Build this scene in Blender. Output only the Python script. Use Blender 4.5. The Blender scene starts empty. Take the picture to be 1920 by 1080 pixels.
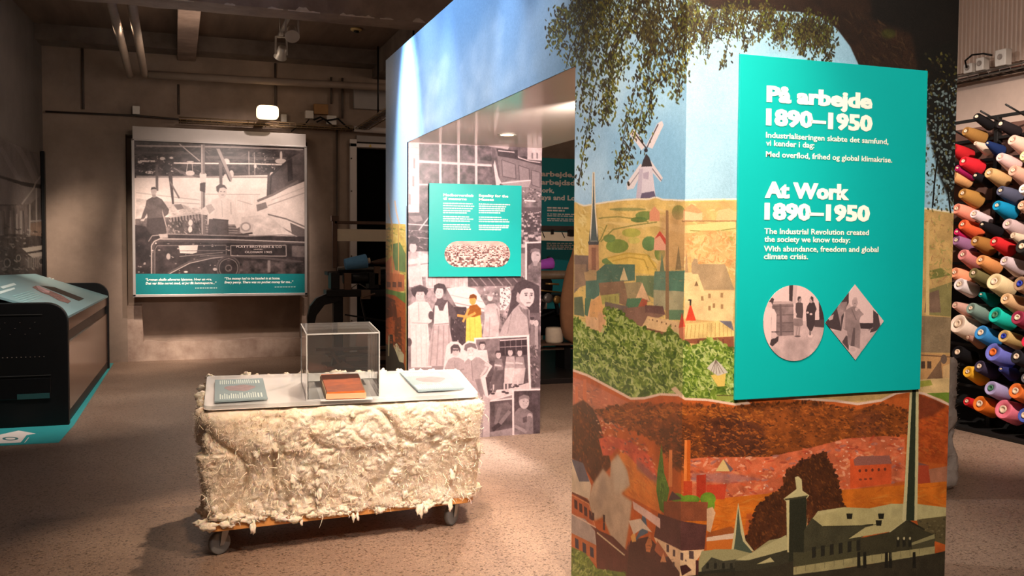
import bpy, bmesh, math, random
import numpy as np
from mathutils import Vector, Matrix, noise

# ------------------------------------------------------------------ camera, world, exposure, lamps
SC = bpy.context.scene
COL = SC.collection
FPX = 1736.06                                   # focal length in pixels of the 1920 wide frame
YAW, PITCH, ROLL = (math.radians(a) for a in (19.983, -2.385, 0.3284))
EYE = np.array([0.0, 0.0, 1.55])
def cam_axes():
    cy, sy, cp, sp = math.cos(YAW), math.sin(YAW), math.cos(PITCH), math.sin(PITCH)
    f = np.array([sy*cp, cy*cp, sp]); r = np.array([cy, -sy, 0.0]); u = np.cross(r, f)
    cr, sr = math.cos(ROLL), math.sin(ROLL)
    return cr*r + sr*u, -sr*r + cr*u, f
AR, AU, AF = cam_axes()
cd = bpy.data.cameras.new('camera'); cam = bpy.data.objects.new('camera', cd); COL.objects.link(cam)
cd.sensor_width = 36.0; cd.lens = FPX/1920*36.0; cd.clip_start = .05; cd.clip_end = 100
m = Matrix.Identity(4)
for i in range(3):
    m[i][0], m[i][1], m[i][2], m[i][3] = AR[i], AU[i], -AF[i], EYE[i]
cam.matrix_world = m
SC.camera = cam

wd = bpy.data.worlds.new('world'); SC.world = wd; wd.use_nodes = True
wd.node_tree.nodes['Background'].inputs[0].default_value = (.8, .85, 1, 1)
wd.node_tree.nodes['Background'].inputs[1].default_value = 0.0
SC.view_settings.view_transform = 'Standard'; SC.view_settings.look = 'None'
SC.view_settings.exposure = 0.0; SC.view_settings.gamma = 1.0; SC.view_settings.use_curve_mapping = False
SC.cycles.max_bounces = 8; SC.cycles.transparent_max_bounces = 12
try:
    SC.cycles.use_denoising = True
except Exception:
    pass

def spot(loc, aim, power, angle, blend=.6, col=(1, .80, .62), size=.06):
    l = bpy.data.lights.new('spot_light', 'SPOT'); o = bpy.data.objects.new('spot_light', l); COL.objects.link(o)
    l.energy = power; l.spot_size = math.radians(angle); l.spot_blend = blend; l.color = col; l.shadow_soft_size = size
    o.location = loc; o.rotation_euler = (Vector(aim)-Vector(loc)).to_track_quat('-Z', 'Y').to_euler()
    return o
def fill_point(loc, power, col=(1, .8, .62), size=.1):
    l = bpy.data.lights.new('fill_light', 'POINT'); o = bpy.data.objects.new('fill_light', l); COL.objects.link(o)
    l.energy = power; l.color = col; l.shadow_soft_size = size; o.location = loc
    return o
WARM, NEUT, PINK = (1, .77, .57), (1, .90, .80), (1, .84, .76)
# wall washers grazing the left mural face
for y, w, an, c_ in ((7.22, 1700, 36, (1, .97, .97)), (6.1, 150, 28, (1, .90, .94)), (4.85, 150, 30, (1, .95, .94)), (4.3, 110, 30, (1, .95, .92))):
    spot((1.25, y, 4.05), (1.74, y-.05, 2.25), w, an, .9, c_)
spot((-.6, 6.2, 4.1), (1.74, 6.0, 2.75), 520, 76, .8, (1, .96, .93))  # added wide wash without a visible fitting, lifts the sky between the streaks
spot((.3, 1.9, 4.1), (1.74, 3.4, .85), 780, 52, 1.0, PINK)
# front face of the mural and its sign
spot((2.1, .1, 4.1), (2.42, 2.94, 1.5), 660, 56, 1.0, NEUT)
# bale, floor in front of it
spot((.4, 1.6, 4.1), (1.0, 4.75, .5), 600, 28, .7, (1, .73, .51))
spot((1.5, 7.3, 4.1), (.9, 4.9, .5), 640, 46, .5, WARM)
spot((1.5, 2.2, 4.1), (1.55, 4.2, 0), 620, 52, .8, WARM)
# photograph wall inside the passage, passage floor
spot((2.2, 4.75, 2.36), (2.25, 7.2, 1.3), 500, 80, .7, PINK, .05)
spot((2.2, 5.6, 2.37), (2.3, 5.9, 0), 260, 125, .8, WARM, .05)
# back wall and light box
spot((-.5, 10.0, 4.1), (-.9, 13.5, .55), 1250, 42, .8, (1, .82, .66))
spot((1.0, 9.9, 4.0), (.6, 13.2, 1.75), 700, 38, .6, (1, .84, .74))
spot((1.75, 12.05, 4.25), (.55, 13.25, 1.9), 170, 66, .6, (1, .84, .74), .03)
spot((.3, 9.4, 4.1), (.2, 12.2, 0), 150, 60, .9, WARM)
spot((-.3, 7.5, 4.1), (-1.3, 9.8, .6), 640, 58, .9, NEUT)
# yarn rack
spot((4.4, 3.4, 4.0), (6.6, 5.9, 1.4), 1150, 62, .6, (1, .84, .72))
# far room
spot((4.5, 9.0, 4.0), (4.9, 12.2, 1.5), 520, 84, .8, NEUT)
# unseen point lights added as dim general fill under the ceiling
for p, w in (((-.3, 3.2, 3.6), 12), ((5.0, 5.0, 3.8), 40), ((.2, 10.8, 3.5), 22), ((4.5, 10.5, 3.8), 34), ((-.2, -1, 3.6), 16), ((-.4, 7.2, 3.5), 7)): fill_point(p, w, (1, .80, .63), .35)

# ------------------------------------------------------------------ reading places in the room from directions of sight
def ray(x, y):
    return AR*(x-960) - AU*(y-540) + AF*FPX
def pl(x, y, axis, val):
    d = ray(x, y); return EYE + d*((val-EYE[axis])/d[axis])
def plane_hit(x, y, o, n):
    d = ray(x, y); o = np.array(o, float); n = np.array(n, float)
    return EYE + d*(np.dot(o-EYE, n)/np.dot(d, n))

# ------------------------------------------------------------------ materials
def srgb(c):
    c = np.asarray(c, float)/255.0
    return np.where(c <= .04045, c/12.92, ((c+.055)/1.055)**2.4)
_M = {}
def mat(name, col, rough=.6, metal=0.0, spec=.5, var=0.0, scale=8.0, bump=0.0, bscale=60.0, emit=0.0, dark=None, trans=0.0, ior=1.45, aniso=None):
    """procedural surface: colour broken up by two octaves of noise, with fine relief"""
    if name in _M: return _M[name]
    M = bpy.data.materials.new(name); M.use_nodes = True; nt = M.node_tree; N = nt.nodes; L = nt.links
    b = N['Principled BSDF']; c = list(srgb(col)) + [1]
    b.inputs['Roughness'].default_value = rough; b.inputs['Metallic'].default_value = metal
    b.inputs['Specular IOR Level'].default_value = spec; b.inputs['IOR'].default_value = ior
    b.inputs['Transmission Weight'].default_value = trans
    tc = N.new('ShaderNodeTexCoord')
    if aniso:
        mp = N.new('ShaderNodeMapping'); mp.inputs['Scale'].default_value = aniso; L.new(tc.outputs['Object'], mp.inputs[0]); src = mp.outputs[0]
    else:
        src = tc.outputs['Object']
    n = N.new('ShaderNodeTexNoise'); n.inputs['Scale'].default_value = scale; n.inputs['Detail'].default_value = 6; n.inputs['Roughness'].default_value = .65
    L.new(src, n.inputs['Vector'])
    r = N.new('ShaderNodeValToRGB')
    d = list(srgb(dark)) + [1] if dark is not None else [x*(1-var) for x in c[:3]] + [1]
    h = [min(1, x*(1+var*.5)) for x in c[:3]] + [1]
    r.color_ramp.elements[0].color = d; r.color_ramp.elements[0].position = .32
    r.color_ramp.elements[1].color = h; r.color_ramp.elements[1].position = .66
    L.new(n.outputs['Fac'], r.inputs[0]); L.new(r.outputs[0], b.inputs['Base Color'])
    if bump:
        n2 = N.new('ShaderNodeTexNoise'); n2.inputs['Scale'].default_value = bscale; n2.inputs['Detail'].default_value = 5
        L.new(src, n2.inputs['Vector'])
        bp = N.new('ShaderNodeBump'); bp.inputs['Strength'].default_value = bump; bp.inputs['Distance'].default_value = .01
        L.new(n2.outputs['Fac'], bp.inputs['Height']); L.new(bp.outputs[0], b.inputs['Normal'])
    if emit:
        b.inputs['Emission Color'].default_value = c; b.inputs['Emission Strength'].default_value = emit
    _M[name] = M
    return M

# ------------------------------------------------------------------ mesh building
class MB:
    def __init__(s): s.v = []; s.f = []; s.sm = []
    def add(s, vs, fs, smooth=False):
        k = len(s.v); s.v += [tuple(map(float, p)) for p in vs]
        for f in fs: s.f.append(tuple(i+k for i in f)); s.sm.append(smooth)
        return s
    def box(s, lo, hi, M=None):
        (a, b, c), (d, e, g) = lo, hi
        vs = [(a,b,c),(d,b,c),(d,e,c),(a,e,c),(a,b,g),(d,b,g),(d,e,g),(a,e,g)]
        if M is not None: vs = [M @ Vector(p) for p in vs]
        return s.add(vs, [(0,3,2,1),(4,5,6,7),(0,1,5,4),(1,2,6,5),(2,3,7,6),(3,0,4,7)])
    def bar(s, p0, p1, w, h, up=(0,0,1)):
        p0, p1 = Vector(p0), Vector(p1); d = (p1-p0); L = d.length; d.normalize()
        u = Vector(up); r = d.cross(u)
        if r.length < 1e-4: r = d.cross(Vector((1,0,0)))
        r.normalize(); u = r.cross(d)
        vs = []
        for p in (p0, p1):
            for a, b in ((-1,-1),(1,-1),(1,1),(-1,1)): vs.append(p + r*(a*w/2) + u*(b*h/2))
        return s.add(vs, [(0,1,2,3),(7,6,5,4),(0,4,5,1),(1,5,6,2),(2,6,7,3),(3,7,4,0)])
    def tube(s, path, r, n=10, caps=True):
        path = [Vector(p) for p in path]; k = len(path)
        rs = r if isinstance(r, (list, tuple)) else [r]*k
        vs = []; ref = None
        for i, p in enumerate(path):
            t = (path[min(i+1, k-1)] - path[max(i-1, 0)]).normalized()
            if ref is None:
                ref = t.cross(Vector((0,0,1)))
                if ref.length < 1e-3: ref = t.cross(Vector((1,0,0)))
            a = (ref - t*ref.dot(t)).normalized(); ref = a; b = t.cross(a)
            for j in range(n):
                th = 2*math.pi*j/n; vs.append(p + (a*math.cos(th) + b*math.sin(th))*rs[i])
        fs = [(i*n+j, i*n+(j+1) % n, (i+1)*n+(j+1) % n, (i+1)*n+j) for i in range(k-1) for j in range(n)]
        s.add(vs, fs, True)
        if caps:
            base = len(s.v)-k*n
            s.f.append(tuple(base+j for j in reversed(range(n)))); s.sm.append(False)
            s.f.append(tuple(base+(k-1)*n+j for j in range(n))); s.sm.append(False)
        return s
    def lathe(s, prof, M=None, n=20, caps=True):
        """prof: (radius, height) pairs turned about local z"""
        vs = []
        for r, z in prof:
            for j in range(n):
                th = 2*math.pi*j/n; p = Vector((r*math.cos(th), r*math.sin(th), z)); vs.append(M @ p if M is not None else p)
        k = len(prof)
        fs = [(i*n+j, i*n+(j+1) % n, (i+1)*n+(j+1) % n, (i+1)*n+j) for i in range(k-1) for j in range(n)]
        s.add(vs, fs, True)
        base = len(s.v)-k*n
        if not caps: return s
        if prof[0][0] > 1e-5: s.f.append(tuple(base+j for j in reversed(range(n)))); s.sm.append(False)
        if prof[-1][0] > 1e-5: s.f.append(tuple(base+(k-1)*n+j for j in range(n))); s.sm.append(False)
        return s
    def prism(s, pts, fn, t0, t1):
        """closed outline pts (a,b) swept from t0 to t1, fn(a,b,t)->point"""
        n = len(pts)
        vs = [fn(a, b, t0) for a, b in pts] + [fn(a, b, t1) for a, b in pts]
        return s.add(vs, [tuple(range(n)), tuple(reversed(range(n, 2*n)))] + [(i, i+n, (i+1) % n+n, (i+1) % n) for i in range(n)])
    def mesh(s, name, bev=0.0):
        me = bpy.data.meshes.new(name); me.from_pydata(s.v, [], s.f); me.update()
        bm = bmesh.new(); bm.from_mesh(me)
        bmesh.ops.recalc_face_normals(bm, faces=bm.faces)
        if bev:
            es = [e for e in bm.edges if len(e.link_faces) == 2 and e.calc_face_angle(0) > .5]
            bmesh.ops.bevel(bm, geom=es, offset=bev, segments=2, affect='EDGES', profile=.5, clamp_overlap=True)
        bm.to_mesh(me); bm.free()
        if not bev:
            me.polygons.foreach_set('use_smooth', s.sm)
        return me
def world_of(o):
    M = o.matrix_basis.copy()
    while o.parent is not None: o = o.parent; M = o.matrix_basis @ M
    return M
def link(name, me, mt, parent=None, local=False, **kw):
    """local: the mesh is already in its parent's coordinates; otherwise it is given in room coordinates"""
    o = bpy.data.objects.new(name, me); COL.objects.link(o)
    if mt is not None and not me.materials: me.materials.append(mt)
    if parent is not None:
        if not local: me.transform(world_of(parent).inverted())
        o.parent = parent
    for k, v in kw.items(): o[k] = v
    return o
def part(name, mb, mt, parent=None, bev=0.0, **kw):
    return link(name, mb.mesh(name, bev), mt, parent, **kw)
def structure(name, mb, mt, bev=0.0): return part(name, mb, mt, None, bev, kind='structure')
def thing(name, label, cat, loc=(0, 0, 0), rz=0.0, group=None):
    o = bpy.data.objects.new(name, None); COL.objects.link(o); o.location = loc; o.rotation_euler = (0, 0, rz)
    o['label'] = label; o['category'] = cat
    if group: o['group'] = group
    return o
def tag(o, label, cat, group=None):
    o['label'] = label; o['category'] = cat
    if group: o['group'] = group
    return o

# ------------------------------------------------------------------ printed pictures: painted into arrays, in metres of the board that carries them
RNG = np.random.default_rng(7); random.seed(7)
def fbm(h, w, cell, octaves=4, seed=0, ax=1.0):
    g = np.random.default_rng(seed); out = np.zeros((h, w), np.float32); amp = 1.0; tot = 0
    for o in range(octaves):
        c = max(1.0, cell/2**o)
        gh, gw = int(h/c)+3, int(w/(c*ax))+3
        a = g.random((gh, gw), dtype=np.float32)
        ys = np.linspace(0, gh-2.001, h); xs = np.linspace(0, gw-2.001, w)
        yi = ys.astype(int); xi = xs.astype(int); fy = (ys-yi).astype(np.float32); fx = (xs-xi).astype(np.float32)
        fy = fy*fy*(3-2*fy); fx = fx*fx*(3-2*fx)
        r0 = a[yi][:, xi]*(1-fx) + a[yi][:, xi+1]*fx
        r1 = a[yi+1][:, xi]*(1-fx) + a[yi+1][:, xi+1]*fx
        out += amp*(r0*(1-fy)[:, None] + r1*fy[:, None]); tot += amp; amp *= .55
        if c <= 1: break
    return out/tot
def boxblur(a, r):
    if r < 1: return a
    r = int(r)
    for ax in (0, 1):
        p = np.pad(a, [(r+1, r) if i == ax else (0, 0) for i in range(a.ndim)], mode='edge').cumsum(axis=ax, dtype=np.float64)
        n = a.shape[ax]
        hi = np.take(p, range(2*r+1, 2*r+1+n), axis=ax); lo = np.take(p, range(0, n), axis=ax)
        a = ((hi-lo)/(2*r+1)).astype(np.float32)
    return a
def crop(x0, y0, s):
    return lambda pts: [(x0+x/s, y0+y/s) for x, y in pts]
class Canvas:
    """picture on the board o + u*s + v*t (u, v unit vectors, s in 0..w, t in 0..h), res pixels per metre"""
    def __init__(s, name, o, u, v, w, h, res, base=(128, 128, 128)):
        s.name = name; s.o = np.array(o, float); s.u = np.array(u, float); s.v = np.array(v, float); s.w, s.h, s.res = w, h, res
        s.W, s.H = int(w*res), int(h*res)
        s.a = np.empty((s.H, s.W, 3), np.float32); s.a[:] = base
        cols = []
        for q in (s.u, s.v, s.o-EYE):
            cols.append([np.dot(q, AR)*FPX + 960*np.dot(q, AF), -np.dot(q, AU)*FPX + 540*np.dot(q, AF), np.dot(q, AF)])
        s.inv = np.linalg.inv(np.array(cols).T)
        s.sid = 0
        s.nz = fbm(s.H, s.W, 24, 4, 11)
    def st(s, pts):                         # sight directions -> board metres
        p = np.array([(x, y, 1.0) for x, y in pts]) @ s.inv.T
        return p[:, :2]/p[:, 2:3]
    def px(s, pts): return s.st(pts)*s.res
    def mask(s, P):
        x0, y0 = np.floor(P.min(0)).astype(int)-1; x1, y1 = np.ceil(P.max(0)).astype(int)+2
        x0, y0 = max(x0, 0), max(y0, 0); x1, y1 = min(x1, s.W), min(y1, s.H)
        if x1 <= x0 or y1 <= y0: return None
        SS = 2
        h, w = (y1-y0)*SS, (x1-x0)*SS
        m = np.zeros((h, w), bool); X = (np.arange(w)+.5)/SS + x0
        n = len(P)
        for i in range(n):
            (ax, ay), (bx, by) = P[i], P[(i+1) % n]
            if ay == by: continue
            if ay > by: ax, ay, bx, by = bx, by, ax, ay
            r0 = max(0, int(math.ceil((ay-y0)*SS-.5))); r1 = min(h, int(math.ceil((by-y0)*SS-.5)))
            if r1 <= r0: continue
            ys = (np.arange(r0, r1)+.5)/SS + y0
            xc = ax + (ys-ay)*(bx-ax)/(by-ay)
            m[r0:r1] ^= X[None, :] > xc[:, None]
        return x0, y0, x1, y1, m.reshape(y1-y0, SS, x1-x0, SS).mean((1, 3), dtype=np.float32)
    def _put(s, M, col, a, n, soft):
        if M is None: return
        x0, y0, x1, y1, m = M
        if soft:
            k = int(soft)*2
            X0, Y0, X1, Y1 = max(0, x0-k), max(0, y0-k), min(s.W, x1+k), min(s.H, y1+k)
            mm = np.zeros((Y1-Y0, X1-X0), np.float32); mm[y0-Y0:y1-Y0, x0-X0:x1-X0] = m
            m = boxblur(boxblur(mm, soft), soft); x0, y0, x1, y1 = X0, Y0, X1, Y1
        m = (m*a)[..., None]; c = np.array(col, np.float32)
        if n:
            f = 1 + n*(s.nz[y0:y1, x0:x1]-.5)*3.0; c = c*f[..., None]
        s.a[y0:y1, x0:x1] = s.a[y0:y1, x0:x1]*(1-m) + c*m
    def poly(s, pts, col, a=1.0, n=0.0, soft=0): s._put(s.mask(s.px(pts)), col, a, n, soft)
    def ell(s, x, y, rx, ry, col, a=1.0, rot=0.0, n=0.0, soft=0, k=14):
        c, d = math.cos(rot), math.sin(rot)
        s.poly([(x+rx*math.cos(t)*c-ry*math.sin(t)*d, y+rx*math.cos(t)*d+ry*math.sin(t)*c) for t in (2*math.pi*i/k for i in range(k))], col, a, n, soft)
    def line(s, pts, w, col, a=1.0, n=0.0):
        for (x0, y0), (x1, y1) in zip(pts, pts[1:]):
            L = math.hypot(x1-x0, y1-y0) or 1; ex, ey = -(y1-y0)/L*w/2, (x1-x0)/L*w/2
            s.poly([(x0+ex, y0+ey), (x1+ex, y1+ey), (x1-ex, y1-ey), (x0-ex, y0-ey)], col, a, n)
    def strokes(s, pts, count, cols, ln=(3, 8), wd=(1, 2.5), a=.8, ang=None, seed=1, curve=0):
        """short brush marks scattered inside an outline"""
        g = random.Random(seed); xs = [p[0] for p in pts]; ys = [p[1] for p in pts]; n = len(pts); done = 0
        for _ in range(count*6):
            if done >= count: break
            x, y = g.uniform(min(xs), max(xs)), g.uniform(min(ys), max(ys)); ins = False
            for i in range(n):
                (ax, ay), (bx, by) = pts[i], pts[(i+1) % n]
                if (ay > y) != (by > y) and x < (bx-ax)*(y-ay)/(by-ay)+ax: ins = not ins
            if not ins: continue
            done += 1
            t = g.uniform(0, math.pi) if ang is None else ang + g.gauss(0, .35)
            L, w = g.uniform(*ln), g.uniform(*wd); c = g.choice(cols); dx, dy = math.cos(t)*L/2, math.sin(t)*L/2
            if curve:
                k = g.uniform(-1, 1)*curve*L
                s.line([(x-dx, y-dy), (x-dx*.3-dy/L*k, y-dy*.3+dx/L*k), (x+dx*.4-dy/L*k, y+dy*.4+dx/L*k), (x+dx, y+dy)], w, c, a)
            else:
                s.ell(x, y, L/2, w/2, c, a, t, k=6)
    def fringe(s, pts, count, cols, size=(1.5, 4.5), seed=1, a=.9):
        """broken leafy edge along an outline"""
        g = random.Random(seed); n = len(pts); L = [math.dist(pts[i], pts[(i+1) % n]) for i in range(n)]
        for i in g.choices(range(n), L, k=count):
            f = g.random(); (ax, ay), (bx, by) = pts[i], pts[(i+1) % n]; r = g.uniform(*size)
            s.ell(ax+(bx-ax)*f+g.gauss(0, 1.5), ay+(by-ay)*f+g.gauss(0, 1.5), r, r*g.uniform(.4, .8), g.choice(cols), a, g.random()*3, k=7)
    def heads(s, box, nx, ny, skin, dark, seed=3, grow=1.8):
        g = random.Random(seed); x0, y0, x1, y1 = box
        for j in range(ny):
            f = j/max(1, ny-1); y = y0 + (y1-y0)*(f**1.15); r = (y1-y0)/ny*.42*(.6+grow*.5*f)
            k = int(nx/(1+f*(grow-.8)))
            for i in range(k):
                x = x0 + (x1-x0)*(i+g.random())/k; y = y0 + (y1-y0)*(f**1.15) + g.gauss(0, r*1.1)
                s.poly([(x-r*1.25, y+r*3), (x-r*.9, y+r*.9), (x+r*.9, y+r*.9), (x+r*1.25, y+r*3)], dark if g.random() < .7 else skin, .55)
                s.ell(x, y, r*.7, r, skin if g.random() < .85 else dark, .9, k=8)
                s.ell(x, y-r*.7, r*.8, r*.5, dark, .85, k=7)
    def words(s, x0, y0, x1, h, col, a=.9, seed=1, slope=0.0):
        """a line of print too small to read, broken into words"""
        g = random.Random(seed); x = x0
        while x < x1-1:
            w = min(g.uniform(1.2, 5)*h, x1-x); yy = y0+(x-x0)*slope; y2 = y0+(x+w-x0)*slope
            s.poly([(x, yy), (x+w, y2), (x+w, y2+h), (x, yy+h)], col, a*g.uniform(.75, 1)); x += w+h*.55
    def grain(s, amt, cell=2.0, seed=5, mono=True):
        n = RNG.standard_normal((s.H, s.W, 1)).astype(np.float32)
        s.a += n*amt
    def material(s, gain=.8, rough=.5, spec=.4, bump=.05):
        lin = srgb(np.clip(s.a, 0, 255))*gain
        lin = np.clip(lin, 0, .92)
        px = np.ones((s.H, s.W, 4), np.float32); px[..., :3] = lin
        im = bpy.data.images.new(s.name, s.W, s.H, float_buffer=True); im.colorspace_settings.name = 'Linear Rec.709'
        im.pixels.foreach_set(px.ravel()); im.update(); im.pack()
        M = bpy.data.materials.new(s.name); M.use_nodes = True; N, L = M.node_tree.nodes, M.node_tree.links; b = N['Principled BSDF']
        t = N.new('ShaderNodeTexImage'); t.image = im; t.extension = 'EXTEND'
        uv = N.new('ShaderNodeUVMap'); uv.uv_map = 'UVMap'; L.new(uv.outputs[0], t.inputs[0])
        nz = N.new('ShaderNodeTexNoise'); nz.inputs['Scale'].default_value = 260; nz.inputs['Detail'].default_value = 2
        tc = N.new('ShaderNodeTexCoord'); L.new(tc.outputs['Object'], nz.inputs['Vector'])
        mx = N.new('ShaderNodeMix'); mx.data_type = 'RGBA'; mx.blend_type = 'OVERLAY'; mx.inputs[0].default_value = .12
        L.new(t.outputs[0], mx.inputs[6]); L.new(nz.outputs['Fac'], mx.inputs[7]); L.new(mx.outputs[2], b.inputs['Base Color'])
        bp = N.new('ShaderNodeBump'); bp.inputs['Strength'].default_value = bump; bp.inputs['Distance'].default_value = .002
        L.new(nz.outputs['Fac'], bp.inputs['Height']); L.new(bp.outputs[0], b.inputs['Normal'])
        b.inputs['Roughness'].default_value = rough; b.inputs['Specular IOR Level'].default_value = spec
        return M
    def board(s, name, outlines, normal, mt, parent, t=.004, lift=0.0, **kw):
        """board(s) cut to the outlines (board metres), thickness t, the print facing along normal"""
        nv = np.array(normal, float); bm = bmesh.new(); uvl = bm.loops.layers.uv.new('UVMap')
        def P(a, b, d): return Vector(s.o + s.u*a + s.v*b + nv*d)
        for pts in outlines:
            f = [bm.verts.new(P(a, b, lift+t)) for a, b in pts]; k = [bm.verts.new(P(a, b, lift)) for a, b in pts]; n = len(pts)
            fs = [bm.faces.new(f)] + [bm.faces.new((f[i], k[i], k[(i+1) % n], f[(i+1) % n])) for i in range(n)]
            for fc in fs:
                for lp in fc.loops:
                    q = np.array(lp.vert.co) - s.o; lp[uvl].uv = (np.dot(q, s.u)/s.w, np.dot(q, s.v)/s.h)
            fs[0].normal_update()
            if fs[0].normal.dot(Vector(nv)) < 0: bmesh.ops.reverse_faces(bm, faces=fs)
        me = bpy.data.meshes.new(name); bm.to_mesh(me); bm.free()
        return link(name, me, mt, parent, **kw)

# ------------------------------------------------------------------ lettering
def text(body, o, u, v, x, y, width, cap, mt, parent, bold=0.0, shear=0.0, name='text_line', depth=.0006, lift=.0, heavy=0.0):
    """one line of raised lettering; x, y the start of its base line on the board o, u, v; fitted to width and capital height"""
    cu = bpy.data.curves.new('lettering', 'FONT'); cu.body = body; cu.size = 1.0; cu.offset = bold; cu.resolution_u = 2; cu.shear = shear
    tmp = bpy.data.objects.new('lettering', cu); COL.objects.link(tmp)
    dg = bpy.context.evaluated_depsgraph_get(); me = bpy.data.meshes.new_from_object(tmp.evaluated_get(dg))
    bpy.data.objects.remove(tmp); bpy.data.curves.remove(cu)
    n = len(me.vertices); co = np.empty(n*3, np.float32); me.vertices.foreach_get('co', co); co = co.reshape(-1, 3)
    x0, x1 = co[:, 0].min(), co[:, 0].max(); capu = .729+2*bold
    sx = width/(x1-x0+2*heavy); sy = cap/(capu+heavy); x0 -= heavy
    o, u, v = (np.array(q, float) for q in (o, u, v)); nrm = np.cross(u, v)
    P = o + np.outer(x+(co[:, 0]-x0)*sx, u) + np.outer(y+(co[:, 1]+bold)*sy, v) + nrm*(lift+depth)
    me.vertices.foreach_set('co', P.astype(np.float32).ravel()); me.update(); me.name = name
    if heavy:                               # thicken the strokes: the same glyphs again, a little aside and a hair lower
        bm = bmesh.new(); bm.from_mesh(me); base = me.copy()
        for k, (dx, dy) in enumerate(((1, .45), (-1, .45), (1, -.45), (-1, -.45))):
            c2 = base.copy(); c2.transform(Matrix.Translation(Vector(u)*(dx*heavy*sx)+Vector(v)*(dy*heavy*sy)-Vector(nrm)*(.00008*(k+1)))); bm.from_mesh(c2); bpy.data.meshes.remove(c2)
        bm.to_mesh(me); bm.free(); bpy.data.meshes.remove(base)
    me.materials.clear()
    return link(name, me, mt, parent)
def text_px(cv, body, left, right, base, cap, mt, parent, **kw):
    """lettering placed on a canvas' board by the sight of its two base line ends and its capital height (in sight units)"""
    (a, b), (c, d), (e, f) = cv.st([(left, base), (right, base), (left, base-cap)])
    return text(body, cv.o, cv.u, cv.v, a, b, c-a, f-b, mt, parent, **kw)
# ------------------------------------------------------------------ the room and the exhibition block: measures
XM, YN, YF1, YF0, YB2 = 1.734, 2.943, 3.933, 7.21, 8.011     # mural plane, near face, passage sides, far end
HB, HO, XT, XN = 3.185, 2.394, 2.88, 2.985                    # block height, passage height, thickness of far and near pier
YW = 13.5

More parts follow.
